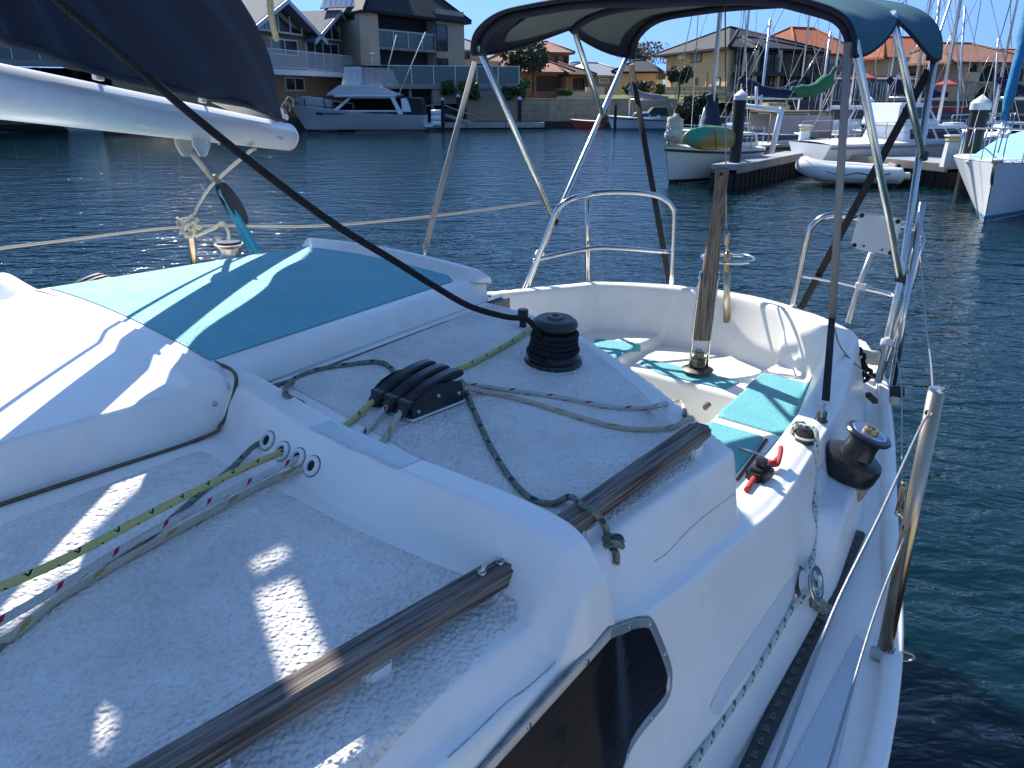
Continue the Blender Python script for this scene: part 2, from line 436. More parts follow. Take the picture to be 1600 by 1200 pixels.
# topsides under the deck edge
def hull():
    rows = []
    for u in np.arange(-3.0, 3.61, .12):
        vt = float(v_toe(np.array([u]))[0])
        row = []
        for k in range(-6, 7):
            s_ = abs(k) / 6; sg = 1 if k > 0 else -1
            r_ = -CAM_H - .35 + (s_ ** .55) * (CAM_H + .35 - 1.06)
            row.append(B(u, sg * vt * (s_ ** .35 if s_ > 0 else 0) * (.93 + .07 * s_), r_))
        rows.append(row)
    me = grid_mesh(rows, 'hull'); me.polygons.foreach_set('use_smooth', [True] * len(me.polygons)); link('hull', me, gel, yacht, True)
    row = rows[-1]; bm = bmesh.new(); bm.faces.new([bm.verts.new(p) for p in row]); fin('transom', bm, gel, yacht, True)
hull()
# toe rail: a low moulded lip round the deck edge, both sides
def toe(sg, nm):
    rows = []
    for u in np.arange(-3.0, 3.5, .06):
        vt = float(v_toe(np.array([u]))[0])
        pr = [(-.034, -1.064), (-.028, -1.036), (-.022, -1.030), (.002, -1.030), (.008, -1.036), (.010, -1.12), (.004, -1.13)]
        rows.append([B(u, sg * (vt + a), b) for a, b in pr])
    me = grid_mesh(rows, nm); me.polygons.foreach_set('use_smooth', [True] * len(me.polygons)); shade(me, 50)
    return link(nm, me, gel, yacht, True)
toe(1, 'toe_rail'); toe(-1, 'toe_rail')

def pad(name, px, m, lift=.0018, uvpts=None, rnd=.02, rings=26, label=None, N=180, parent=None):
    """a textured panel laid on the moulding inside an outline"""
    q = uvpts if uvpts else [hitd(*p)[1] for p in px]
    q = [np.array(a) for a in q]
    # rounded corners
    out = []
    n_ = len(q)
    for i in range(n_):
        a, b, c = q[i - 1], q[i], q[(i + 1) % n_]
        la, lc = np.linalg.norm(a - b), np.linalg.norm(c - b)
        r1 = min(rnd, la * .4, lc * .4); p1 = b + (a - b) / la * r1; p2 = b + (c - b) / lc * r1
        for t in np.linspace(0, 1, 6): out.append((1 - t) ** 2 * p1 + 2 * t * (1 - t) * b + t * t * p2)
    out = np.array(out); d = np.linalg.norm(np.roll(out, -1, 0) - out, axis=1); s_ = np.concatenate([[0], np.cumsum(d)])
    ring = np.stack([np.interp(np.linspace(0, s_[-1], N, endpoint=False), s_, np.append(out[:, i], out[0, i])) for i in (0, 1)], -1)
    cen = out.mean(0); fr = 1 - np.linspace(0, 1, rings) ** 1.0
    rows = []
    for j, f in enumerate([1.0] + list(fr[:-1] * .9965 )):
        P_ = cen + (ring - cen) * f; h = height(P_[:, 0], P_[:, 1])
        lf = lift if j else 0.0002
        rows.append([B(P_[k, 0], P_[k, 1], h[k] + lf) for k in range(N)])
    hc = H1(cen[0], cen[1]) + lift
    rows.append([B(cen[0] + (ring[k, 0] - cen[0]) * 1e-4, cen[1] + (ring[k, 1] - cen[1]) * 1e-4, hc) for k in range(N)])
    me = grid_mesh(rows, name, closed=True)
    if me.polygons[len(me.polygons) // 2].normal.z < 0: me.flip_normals()
    me.polygons.foreach_set('use_smooth', [True] * len(me.polygons))
    o = link(name, me, m, parent or yacht, True)
    if label: o['label'] = label
    return o
# forward roof panel and aft roof panel
pad('nonskid_panel', [(314, 704), (345, 722), (540, 822), (734, 903), (780, 925), (812, 943), (812, 965), (730, 1048), (560, 1225), (300, 1500), (-500, 1500), (-500, 1120), (0, 822)], skid, rnd=.03, rings=60, N=300)
pad('nonskid_panel', None, skid, uvpts=[(.70, .36), (.70, .7), (.715, .93), (.74, 1.005), (.80, 1.018), (1.04, 1.018), (1.085, .99), (1.20, .80), (1.30, .60), (1.375, .36), (1.40, .25)], rnd=.02, rings=60, N=300)
# cockpit pads
def cpad(px, r, nm='seat_pad', **k):
    pad(nm, None, teal, uvpts=[toUV(Z(a, b, r)) for a, b in px], rnd=.02, rings=14, N=90, lift=.004, **k)
cpad([(1113, 650), (1191, 583), (1268, 602), (1233, 685)], -1.06)
cpad([(1050, 700), (1098, 656), (1195, 684), (1150, 742), (1100, 760)], -1.06)
cpad([(1216, 686), (1228, 692), (1180, 752), (1168, 745)], -1.06)
cpad([(918, 560), (930, 530), (1004, 537), (950, 567)], -1.06)
cpad([(998, 566), (1010, 561), (1158, 597), (1135, 609), (1030, 585)], -1.105)
# side deck panels (faint, worn pale)
faint = nonskid_mat('worn_nonskid', (.66, .70, .72), (.58, .64, .66), .3, 150)
pad('deck_panel', [(1338, 992), (1350, 1003), (1300, 1230), (1215, 1230)], faint, rnd=.015, rings=14, lift=.003)
pad('deck_panel', [(1258, 880), (1262, 900), (1222, 985), (1122, 1122), (1105, 1112), (1180, 985)], faint, rnd=.02, rings=14, lift=.0012)
pad('winch_platform_panel', None, faint, uvpts=[(1.60, 1.025), (1.66, 1.078), (1.90, 1.02), (1.97, .975), (1.92, .955), (1.7, .995)], rnd=.015, rings=10, lift=.001)
# ------------------------------------------------------------------ more materials
steel = mat('stainless_steel', (.62, .62, .63), rough=.16, metal=1, var=.15, vscale=12, col2=(.50, .49, .47))
rusty = mat('tea_stained_stainless', (.58, .50, .38), rough=.28, metal=1, var=.5, vscale=7, col2=(.36, .22, .10), stretch=(1, 1, .35))
alu = mat('anodised_aluminium', (.70, .75, .72), rough=.27, metal=.9, var=.1, vscale=10)
black = mat('black_plastic', (.018, .018, .02), rough=.38, var=.5, vscale=30, col2=(.035, .035, .038))
blackmetal = mat('black_anodised', (.022, .024, .028), rough=.28, metal=.4, var=.3, vscale=20, col2=(.04, .04, .045))
grey_fab = mat('grey_webbing', (.24, .24, .23), rough=.85, bump=.4, bscale=600, bdist=.001)
blk_fab = mat('black_webbing', (.02, .02, .022), rough=.85, bump=.4, bscale=600, bdist=.001)
sealant = mat('brown_sealant', (.20, .14, .09), rough=.8, var=.5, vscale=40)
whitep = mat('white_plastic', (.80, .80, .78), rough=.4, var=.08, vscale=25)
tape = mat('aged_clear_tape', (.56, .62, .60), rough=.30, var=.25, vscale=30, col2=(.68, .71, .68))
cream = mat('creamy_plastic', (.66, .62, .50), rough=.5, var=.2)
glass_dark = mat('smoked_acrylic', (.006, .006, .010), rough=.20, coat=.0, spec=.10, var=.4, vscale=8, col2=(.014, .012, .016))
def wood_mat(name, a, b, k=1.0):
    m = bpy.data.materials.new(name); m.use_nodes = True; n, l, bs = nodes_of(m)
    tc = n.new('ShaderNodeTexCoord'); mp = n.new('ShaderNodeMapping'); mp.inputs['Scale'].default_value = (260 * k, 7 * k, 260 * k); l.new(tc.outputs['Object'], mp.inputs[0])
    nz = n.new('ShaderNodeTexNoise'); nz.inputs['Scale'].default_value = 1; nz.inputs['Detail'].default_value = 4; nz.inputs['Roughness'].default_value = .6; l.new(mp.outputs[0], nz.inputs['Vector'])
    n2 = n.new('ShaderNodeTexNoise'); n2.inputs['Scale'].default_value = 14; l.new(tc.outputs['Object'], n2.inputs['Vector'])
    mr = n.new('ShaderNodeMapRange'); mr.inputs[1].default_value = .36; mr.inputs[2].default_value = .62; l.new(nz.outputs[0], mr.inputs[0])
    mx = n.new('ShaderNodeMix'); mx.data_type = 'RGBA'; mx.inputs['A'].default_value = (*b, 1); mx.inputs['B'].default_value = (*a, 1); l.new(mr.outputs[0], mx.inputs['Factor'])
    m2 = n.new('ShaderNodeMix'); m2.data_type = 'RGBA'; m2.blend_type = 'MULTIPLY'; m2.inputs['Factor'].default_value = .5
    cr = n.new('ShaderNodeMapRange'); cr.inputs[3].default_value = .55; cr.inputs[4].default_value = 1.3; l.new(n2.outputs[0], cr.inputs[0])
    l.new(mx.outputs['Result'], m2.inputs['A']); l.new(cr.outputs[0], m2.inputs['B']); l.new(m2.outputs['Result'], bs.inputs['Base Color'])
    bs.inputs['Roughness'].default_value = .8; bs.inputs['Specular IOR Level'].default_value = .25
    bp = n.new('ShaderNodeBump'); bp.inputs['Strength'].default_value = .8; bp.inputs['Distance'].default_value = .0018
    l.new(nz.outputs[0], bp.inputs['Height']); l.new(bp.outputs[0], bs.inputs['Normal'])
    return m
teak = wood_mat('weathered_teak', (.25, .215, .185), (.065, .05, .042))
tiller_wood = wood_mat('grey_laminated_timber', (.24, .195, .155), (.075, .055, .042), .7)

def ub(bm, u0, u1, v0, v1, r0, r1):
    """box in the yacht's frame"""
    vs = [bm.verts.new(B(u, v, r)) for r in (r0, r1) for u, v in ((u0, v0), (u1, v0), (u1, v1), (u0, v1))]
    for f in ((0, 3, 2, 1), (4, 5, 6, 7), (0, 1, 5, 4), (1, 2, 6, 5), (2, 3, 7, 6), (3, 0, 4, 7)): bm.faces.new([vs[i] for i in f])
def beam(name, p0, p1, wd, ht, m, parent, up=Vector((0, 0, 1)), bevel=.006, chamfer=0, taper=1.0, seg=3):
    """a bar from p0 to p1, its own local frame along y"""
    L = (p1 - p0).length; rot = frame_at(p0, p1 - p0, up)
    bm = bmesh.new(); n_ = 14; rows = []
    for i in range(n_ + 1):
        y = L * i / n_; e = 1.0
        if chamfer and y > L - chamfer: e = 1 - .45 * ((y - (L - chamfer)) / chamfer) ** 1.5
        k = 1 + (taper - 1) * i / n_
        rows.append([bm.verts.new((x * wd / 2 * k * (0.7 + .3 * e), y, z * ht / 2 * (e if z > 0 else 1))) for x, z in ((-1, -1), (1, -1), (1, 1), (-1, 1))])
    for a, b in zip(rows, rows[1:]):
        for k in range(4): bm.faces.new((a[k], a[(k + 1) % 4], b[(k + 1) % 4], b[k]))
    bm.faces.new(rows[0][::-1]); bm.faces.new(rows[-1])
    o = fin(name, bm, m, None, False, 40, bevel, seg)
    o.parent = parent
    if parent: o.matrix_parent_inverse = inv_of(parent)
    o.location = p0; o.rotation_euler = rot.to_euler()
    return o
def screw(p, nrm, r_, parent, m=None, name='screw', h=.0015):
    bm = bmesh.new(); rot = nrm.to_track_quat('Z', 'Y').to_matrix()
    lathe_bm(bm, [(0, h), (r_ * .45, h), (r_ * .5, h * .3), (r_ * .62, h * .3), (r_ * .66, h), (r_ * .85, h * .8), (r_, -h)], p, rot, 12)
    return fin(name, bm, m or steel, parent, True, 30)

# ------------------------------------------------------------------ sea hood over the hatch
def hood():
    us = np.concatenate([np.arange(-2.0, .3, .05), np.arange(.3, .50, .02), np.arange(.50, .60, .003)]); vs = np.concatenate([[-.53, -.52, -.51, -.50, -.49], np.arange(-.48, .35, .03), np.arange(.352, .408, .004)])
    rows = []
    for u in us:
        row = []
        for v in vs:
            zt = -.432 - .10 * (v + .06) ** 2 - .012 * max(0, -u)
            rim = float(sstep(np.array((u - .498) / .036))) * (1 - float(rstep(np.array((u - .578) / .012), .4)))
            zt = zt + .011 * float(sstep(np.array((u - .498) / .036)))
            side = float(rstep(np.array((v - .377) / .025), .14)); sb = float(rstep(np.array((-.49 - v) / .03), .3)); ka = float(rstep(np.array((u - .575) / .02), .3))
            k = max(side, sb, ka)
            base = -.548 - (v - .39) * .1
            row.append(B(u, v, zt + (base - zt) * k))
        rows.append(row)
    me = grid_mesh(rows, 'sea_hood')
    if me.polygons[0].normal.z < 0: me.flip_normals()
    me.polygons.foreach_set('use_smooth', [True] * len(me.polygons))
    o = link('sea_hood', me, gel, yacht, True)
    tube('sealant_bead', [B(-1.2, .409, -.5255), B(.2, .409, -.5255), B(.50, .409, -.5255), B(.548, .405, -.514), B(.572, .398, -.49), B(.592, .392, -.452), B(.602, .36, -.443), B(.604, .30, -.443)], .0032, sealant, o, n=6)
    screw(B(.545, .4015, -.478), AX_V, .005, o)
    return o
sea_hood = hood()

# ------------------------------------------------------------------ sliding hatch
def hz(v): return -.423 - .10 * (v + .12) ** 2
def hatch():
    rows = []
    def pv(u): return .325 - .15 * (u - .6)              # port edge
    us = np.linspace(.575, 1.375, 24)
    for u in us:
        row = []
        for k in range(31):
            t = k / 30; v = -.50 + (pv(u) + .50) * t
            row.append(B(u, v, hz(v)))
        side = [B(u, pv(u) + .010, hz(pv(u)) - .006), B(u, pv(u) + .016, hz(pv(u)) - .02), B(u, pv(u) + .024, -.505)]
        row = [B(u, -.52, -.52), B(u, -.512, hz(-.5) - .008)] + row + side
        rows.append(row)
    last = rows[-1]
    rows.append([B(1.385, -.515 + (pv(1.38) + .54) * k / (len(last) - 1), -.50) for k in range(len(last))])
    me = grid_mesh(rows, 'hatch_shell')
    if me.polygons[15].normal.z < 0: me.flip_normals()
    me.polygons.foreach_set('use_smooth', [True] * len(me.polygons)); shade(me, 40)
    h = link('sliding_hatch', me, gel, yacht, True)
    # turquoise textured top
    rows = []
    for u in np.linspace(.598, 1.315, 30):
        p = pv(u) - .028; p -= max(0, (u - 1.29)) * 1.6
        rows.append([B(u, -.485 + (p + .485) * k / 40, hz(-.485 + (p + .485) * k / 40) + .002) for k in range(41)])
    me = grid_mesh(rows, 'hatch_pad')
    if me.polygons[0].normal.z < 0: me.flip_normals()
    me.polygons.foreach_set('use_smooth', [True] * len(me.polygons))
    link('textured_top', me, teal, h, True)
    # raised aft lip
    rows = []
    for k in range(41):
        v = -.515 + (pv(1.36) + .535) * k / 40
        e = 1 - .75 * max(0, (k - 38) / 2)
        rows.append([B(u_, v, hz(v) + a * e) for u_, a in ((1.325, .0), (1.338, .012), (1.345, .020), (1.353, .022), (1.376, .018), (1.384, .008), (1.388, -.05))])
    me = grid_mesh(rows, 'lip')
    me.polygons.foreach_set('use_smooth', [True] * len(me.polygons))
    link('aft_lip', me, gel, h, True)
    bm = bmesh.new(); lp = rows[-1]; bm.faces.new([bm.verts.new(p) for p in lp]); fin('lip_end', bm, gel, h, True)
hatch()
bm = bmesh.new()
for a, b, c, d in ((.358, .352, -.512, -.4925), (.366, .360, -.512, -.499), (.376, .370, -.512, -.4925)):
    pass
tr0, tr1 = (.60, .362), (1.432, .238)
def trk(name, off, wd, r0, r1, m):
    bm = bmesh.new(); vs = []
    for r_ in (r0, r1):
        for (u, v), s_ in ((tr0, 1), (tr1, 1)):
            for q in (-1, 1): vs.append(bm.verts.new(B(u, v + off + q * wd / 2, r_)))
    for f in ((0, 1, 3, 2), (4, 6, 7, 5), (0, 2, 6, 4), (1, 5, 7, 3), (0, 4, 5, 1), (2, 3, 7, 6)): bm.faces.new([vs[i] for i in f])
    return fin(name, bm, m, yacht, True)
trk('hatch_track', 0, .020, -.52, -.496, mat('dark_track', (.045, .045, .05), rough=.4, metal=.5))
trk('track_flange', -.013, .005, -.52, -.4905, alu); trk('track_flange', .013, .0045, -.52, -.4915, mat('dull_brown_edge', (.17, .14, .11), rough=.6))
for uu_ in (1.36, 1.415): screw(B(uu_, .205 - .15 * (uu_ - 1.36) - .0, -.4925), Vector((0, 0, 1)), .0045, yacht, m=blackmetal)
# old tape over the breakwater
rows = []
for v in np.linspace(.60, .80, 30):
    jag = .0008 * math.sin(v * 260) + .0012 * math.sin(v * 71)
    rows.append([onb(u + .022 * float(sstep((v - .6) / .45)), v, .0008) for u in np.linspace(.592 + jag, .650 + jag, 14)])
me = grid_mesh(rows, 'tape'); link('tape_patch', me, tape, yacht, True, 180)
if me.polygons[0].normal.z < 0: me.flip_normals()

# ------------------------------------------------------------------ teak handrails
def rail(a, b, wd=.036, ht=.028):
    o = beam('handrail', a, b, wd, ht, teak, yacht, bevel=.005, chamfer=.035); return o
r1a, r1b = Z(-60, 1395, -.545), Z(826, 868, -.545)
r2a, r2b = Z(862, 838, -.540), Z(1100, 668, -.532)
rail(r1a, r1b); ra2 = rail(r2a, r2b)
def foot(p, wd=.034):
    u, v = toUV(p); rf = H1(u, v); bm = bmesh.new(); ub(bm, u - wd / 2, u + wd / 2, v - .016, v + .016, rf - .01, p.z - CAM_H - .012)
    fin('rail_foot', bm, whitep, yacht, True, 40, .004)
for q, a, b in ((.905, r1a, r1b), (.60, r1a, r1b), (.30, r1a, r1b), (.17, r2a, r2b), (.90, r2a, r2b)): foot(a + (b - a) * q)
# eye strap with a shackle on the near rail
dirr = (r1b - r1a).normalized(); e0 = r1a + (r1b - r1a) * .865 + Vector((0, 0, .0145)); e1 = r1a + (r1b - r1a) * .915 + Vector((0, 0, .0145))
bm = bmesh.new()
eye = thing('eye_strap', None, None); eye.parent = yacht; eye.matrix_parent_inverse = inv_of(yacht)
tube('strap_bar', [e0, e0 + dirr * .006 + Vector((0, 0, .008)), e1 - dirr * .006 + Vector((0, 0, .008)), e1], .0028, steel, eye, n=4)
for e in (e0, e1): screw(e, Vector((0, 0, 1)), .0075, eye, h=.003)

# ------------------------------------------------------------------ cabin window on the port side
def window():
    def side(u, r_):
        vs_ = np.linspace(float(v_top(np.array([u]))[()] if False else v_top(np.array([u]))[0]) - .01, 1.25, 400); h = height(np.full(400, u), vs_)
        return B(u, float(vs_[int(np.argmax(h <= r_))]), r_)
    def ur(px, py):
        P_, (u, v) = hitd(px, py); return (u, P_.z - CAM_H)
    tl = ur(985, 968); top = [ur(1005, 966), ur(1020, 975), ur(1044, 1036), ur(1046, 1068), ur(1036, 1102), ur(985, 1168)]
    d0 = ur(800, 1140); d1 = ur(950, 985)
    su = (d1[1] - d0[1]) / (d1[0] - d0[0])
    q = [d1, tl] + top
    l0 = top[-1]; q += [(l0[0] - .10, l0[1] - .045), (l0[0] - .4, l0[1] - .075), (l0[0] - .7, l0[1] - .07), (l0[0] - .76, l0[1] + .0), (l0[0] - .72, d1[1] + su * -.95 * .5)]
    q += [(d1[0] - .55, d1[1] + su * -.55), (d1[0] - .3, d1[1] + su * -.3)]
    P3 = [side(*t) for t in q]
    c = sum(P3, Vector()) / len(P3)
    path = smooth_path(P3 + [P3[0]], 6)
    # outward normal of the cabin side
    nn = (P3[3] - P3[0]).cross(P3[7] - P3[0]).normalized()
    if nn.dot(AX_V) < 0: nn = -nn
    prof = [(.0, .0005), (.0012, .0040), (.003, .0048), (.013, .0048), (.0145, .0030), (.0145, -.002)]
    N_ = len(path) - 1; rows = []
    for i in range(N_):
        t = (path[(i + 1) % N_] - path[i - 1]).normalized(); inw = nn.cross(t).normalized()
        if inw.dot(c - path[i]) < 0: inw = -inw
        rows.append([path[i] + inw * a + nn * h for a, h in prof])
    rows.append(rows[0])
    me = grid_mesh(rows, 'window_frame'); me.polygons.foreach_set('use_smooth', [True] * len(me.polygons)); shade(me, 40)
    wth = thing('window', None, None, c); wth.parent = yacht; wth.matrix_parent_inverse = inv_of(yacht)
    link('window_frame', me, mat('dull_aluminium_frame', (.50, .51, .50), rough=.38, metal=.85, var=.25, vscale=20, col2=(.36, .37, .36)), wth, True)
    cen_u = sum(t[0] for t in q) / len(q); cen_r = sum(t[1] for t in q) / len(q)
    per = [(toUV(r_[3])[0], r_[3].z - CAM_H) for r_ in rows[:-1]]
    lay = []
    for j in range(24):
        f = 1 - j / 23.001; lay.append([side(cen_u + (a_ - cen_u) * f, cen_r + (b_ - cen_r) * f) + nn * .0035 for a_, b_ in per])
    pm = grid_mesh(lay, 'window_pane', closed=True); pm.polygons.foreach_set('use_smooth', [True] * len(pm.polygons)); link('window_pane', pm, glass_dark, wth, True)
    # bead of old sealant outside the frame
    tube('window_sealant', [p + nn * .0008 for p in path[::3]] , .0016, mat('grey_sealant', (.33, .31, .27), rough=.9, var=.6, vscale=60), wth, n=4, cap=False)
    L = 0
    for i in range(1, N_):
        L += (path[i] - path[i - 1]).length
        if L > .062:
            L = 0; t = (path[(i + 1) % N_] - path[i - 1]).normalized(); inw = nn.cross(t)
            if inw.dot(c - path[i]) < 0: inw = -inw
            screw(path[i] + inw.normalized() * .0075 + nn * .0052, nn, .0042, wth, h=.0012)
window()

# ------------------------------------------------------------------ rope holes through the breakwater
rope_col = dict(
    yellow=rope_mat('yellow_cord', (.62, .57, .20), (.01, .01, .02), (.01, .01, .02), period=.026, fleck_w=.11, worn=(.42, .40, .20), dens=.33),
    red=rope_mat('white_red_cord', (.66, .64, .60), (.42, .02, .07), None, period=.036, fleck_w=.20, dens=.4),
    tan=rope_mat('tan_cord', (.60, .54, .40), (.42, .30, .10), None, period=.05, fleck_w=.3, dens=.35),
    green=rope_mat('grey_green_cord', (.22, .26, .22), (.02, .09, .10), (.33, .28, .18), period=.028, fleck_w=.4, worn=(.18, .17, .14), worn_amt=.6),
    sheet=rope_mat('white_green_cord', (.62, .65, .58), (.02, .24, .12), (.02, .24, .12), period=.021, fleck_w=.32, worn=(.5, .52, .45), dens=.33),
    black=rope_mat('black_cord', (.012, .012, .014), worn=(.03, .03, .032), worn_amt=.5),
    white=rope_mat('cream_cord', (.52, .51, .42), (.30, .30, .20), None, period=.03),
    blue=rope_mat('blue_cord', (.03, .27, .40), worn=(.05, .3, .4)))
holes = [(418, 689), (441, 707), (465, 716), (488, 730)]
hp = []
for i, (x, y) in enumerate(holes):
    P_, (u, v) = hitd(x, y)
    e = .006; n_ = (onb(u + e, v) - onb(u - e, v)).cross(onb(u, v + e) - onb(u, v - e)).normalized()
    if n_.z < 0: n_ = -n_
    rot = n_.to_track_quat('Z', 'Y').to_matrix(); r_ = .0150
    f = lathe('rope_bush', [(r_ * .52, -.006), (r_ * .54, .003), (r_ * .64, .0052), (r_ * .86, .0048), (r_, .0025), (r_ * 1.03, -.002)], whitep, yacht, P_, rot, 28, True)
    lathe('bush_bore', [(0, .0012), (r_ * .6, .0016)], mat('dark_hole', (.02, .018, .015), rough=.9), f, P_, rot, 20, True)
    lathe('bush_sealant', [(r_ * 1.02, .0008), (r_ * 1.12, .0008), (r_ * 1.16, -.001)], mat('grey_sealant', (.33, .31, .27), rough=.9, var=.6, vscale=60), f, P_, rot, 28, True)
    hp.append((P_, n_))
# weathering: hairline scratches by the roof edge
for pth in ([(1022, 880), (1042, 865), (1065, 842), (1085, 822), (1110, 800), (1148, 772)], [(868, 1036), (850, 1052), (820, 1078), (790, 1100), (740, 1148), (700, 1185)], [(1280, 794), (1300, 789), (1318, 782)]):
    tube('scratch', [hit(x, y, .0004) for x, y in pth], .0007, mat('scratch_grime', (.58, .55, .50), rough=.9, var=.7, vscale=90), yacht, n=6, seg=5)
# ------------------------------------------------------------------ rope clutch: three levers in black cheeks
def clutch(c, half=.046, length=.098, ht=.047, n_=3, name='rope_clutch', parent=yacht, rot=0):
    cl = thing(name, None, None, c, -PHI + rot); cl.parent = parent; cl.matrix_parent_inverse = inv_of(parent)
    # local frame: y aft, x to port, z up
    pitch = 2 * half / n_
    def cheek(x, t):
        bm = bmesh.new()
        pts = [(-.5, 0), (-.5, .42), (-.46, .60), (-.30, .86), (-.12, 1.0), (.05, 1.04), (.25, 1.0), (.46, .86), (.5, .55), (.5, 0)]
        poly_prism(bm, [(x - t / 2, a * length, b * ht) for a, b in pts], (t, 0, 0))
        return fin('cheek', bm, black, cl, False, 40, .0016)
    for i in range(n_ + 1): cheek(-half + i * pitch, .0045)
    for i in range(n_):
        x = -half + (i + .5) * pitch
        bm = bmesh.new()
        # front block with a rope mouth (a ring of boxes round the opening)
        add_box(bm, (x, -length * .46, ht * .10), (pitch - .005, .014, ht * .14)); add_box(bm, (x, -length * .46, ht * .56), (pitch - .005, .014, ht * .22))
        lathe_bm(bm, [(.0062, 0), (.0062, .012), (.0105, .012), (.0112, 0)], Vector((x, -length * .5, ht * .30)), Vector((0, -1, 0)).to_track_quat('Z', 'Y').to_matrix(), 16)
        fin('rope_mouth', bm, mat('grey_black_plastic', (.05, .055, .055), rough=.5), cl, False, 40, .0012)
        bm = bmesh.new()
        prof = [(-.46, .62), (-.36, .80), (-.2, .97), (0, 1.10), (.2, 1.20), (.42, 1.25), (.55, 1.20), (.62, 1.08), (.60, .95), (.45, .90), (.2, .86), (0, .80), (-.2, .66), (-.4, .48)]
        poly_prism(bm, [(x - pitch * .33, a * length, b * ht) for a, b in prof], (pitch * .66, 0, 0))
        fin('lever', bm, black, cl, False, 50, .0042, 3)
        bm = bmesh.new(); add_box(bm, (x, 0, ht * .3), (pitch - .006, length * .8, ht * .3)); fin('cam', bm, black, cl)
    for a, b in ((-.38, .28), (.0, .62), (.40, .42)):
        screw_l = bmesh.new(); lathe_bm(screw_l, [(0, .002), (.0028, .002), (.0036, .001), (.004, -.001)], Vector((half + .0022, a * length, b * ht)), Vector((1, 0, 0)).to_track_quat('Z', 'Y').to_matrix(), 12)
        fin('pivot_bolt', screw_l, steel, cl, False, 30)
    bm = bmesh.new(); add_box(bm, (0, 0, .0015), (2 * half + .008, length + .004, .003)); fin('base_gasket', bm, whitep, cl)
    return cl
P_ = (hit(637, 668) + hit(714, 632) + hit(592, 630)) / 3
c1, c2, c3 = hit(637, 670), hit(715, 634), hit(590, 628)
ctr = c3 * .5 + c2 * .5
uvc = toUV(ctr)
cl_half = (c1 - c3).length / 2; cl_len = (c2 - c1).length
ctr = onb(uvc[0], uvc[1], .001)
rope_clutch = clutch(ctr, cl_half * .93, cl_len * .97, .046)
# the clutch bank on the starboard side, seen over the hatch
def uvr(px, py, r): return toUV(Z(px, py, r))
cs = Z(145, 468, -.54); clutch(cs, .055, .10, .05)

# ------------------------------------------------------------------ winches
def winch(base, axis, s_, name='winch', wraps=0, lid=None, skirt=True, label=None, col_drum=blackmetal, handle=True):
    wc = thing(name, label, None, base); wc.parent = yacht; wc.matrix_parent_inverse = inv_of(yacht)
    rot = axis.to_track_quat('Z', 'Y').to_matrix()
    def part(nm, prof, m, seg=40): return lathe(nm, [(a * s_, b * s_) for a, b in prof], m, wc, Vector((0, 0, 0)), rot, seg)
    part('base_flange', [(0, .0), (.058, .0), (.060, .004), (.058, .010), (.053, .012), (.0, .012)], blackmetal)
    return wc, part, rot
ax1 = Vector((0, 0, 1)); w1p = hit(864, 566); w1n = Vector((.03, -.05, 1)).normalized()
w1, p1, rot1 = winch(w1p, w1n, 1.0, 'halyard_winch')
s1 = 1.0
p1('drum', [(0, .010), (.052, .012), (.051, .020), (.044, .027), (.0395, .040), (.038, .055), (.0385, .068), (.041, .076), (.0, .076)], blackmetal)
p1('top_flange', [(0, .072), (.036, .072), (.045, .078), (.0465, .082), (.0455, .087), (.042, .091), (.038, .0925), (0, .0925)], black)
p1('cap', [(0, .093), (.0375, .093), (.036, .0955), (.017, .0958), (.016, .0945), (0, .0945)], mat('cap_plastic', (.05, .055, .065), rough=.32, coat=.3))
p1('handle_socket', [(.007, .094), (.008, .1005), (.0145, .1005), (.0165, .0985), (.0165, .094)], mat('worn_grey_metal', (.16, .15, .14), rough=.4, metal=.8))
p1('socket_bore', [(0, .0952), (.008, .0952)], mat('dark_hole', (.02, .018, .015), rough=.9))
# winch 2: big two-speed winch canted outboard on the coaming platform
w2p = hit(1318, 738, -.004); w2n = (AX_V * .34 + AX_U * .10 + Vector((0, 0, 1))).normalized()
w2, p2, rot2 = winch(w2p, w2n, 1.16, 'sheet_winch')
p2('wooden_pad', [(0, -.03), (.060, -.03), (.060, .004), (0, .004)], mat('cream_pad', (.42, .38, .30), rough=.7, var=.5, vscale=30, col2=(.16, .14, .11)))
p2('skirt', [(0, .008), (.0615, .008), (.063, .014), (.063, .040), (.060, .048), (.050, .054), (.040, .056), (0, .056)], blackmetal)
p2('drum', [(0, .05), (.036, .054), (.034, .062), (.0325, .080), (.033, .092), (.036, .100), (0, .100)], mat('worn_black_drum', (.055, .056, .058), rough=.33, metal=.7, var=.4, vscale=18, col2=(.10, .10, .10)))
p2('top_flange', [(0, .097), (.036, .098), (.047, .103), (.049, .107), (.046, .111), (.041, .112), (0, .112)], blackmetal)
p2('cap', [(0, .1125), (.038, .1125), (.036, .1145), (0, .1145)], mat('blue_grey_cap', (.16, .22, .33), rough=.22, metal=.6))
p2('handle_socket', [(0, .115), (.0075, .115), (.0085, .123), (.0145, .123), (.016, .1195), (.017, .1145)], mat('brassy_socket', (.33, .25, .14), rough=.35, metal=.8))
# small chrome winch beyond the hatch
w3p = Z(362, 412, -.50); w3, p3, rot3 = winch(w3p, Vector((0, 0, 1)), .85, 'chrome_winch')
p3('drum', [(0, .008), (.050, .010), (.047, .02), (.040, .030), (.038, .048), (.040, .060), (.052, .070), (.053, .074), (0, .076)], mat('worn_chrome', (.42, .41, .40), rough=.3, metal=1, var=.4, vscale=25, col2=(.22, .21, .20)))
p3('cap', [(0, .076), (.045, .076), (.04, .082), (0, .084)], blackmetal)
# cleat post beside winch 1 (a small black fairlead)
bp_ = hit(817, 512)
fl = thing('fairlead', None, None, bp_); fl.parent = yacht; fl.matrix_parent_inverse = inv_of(yacht)
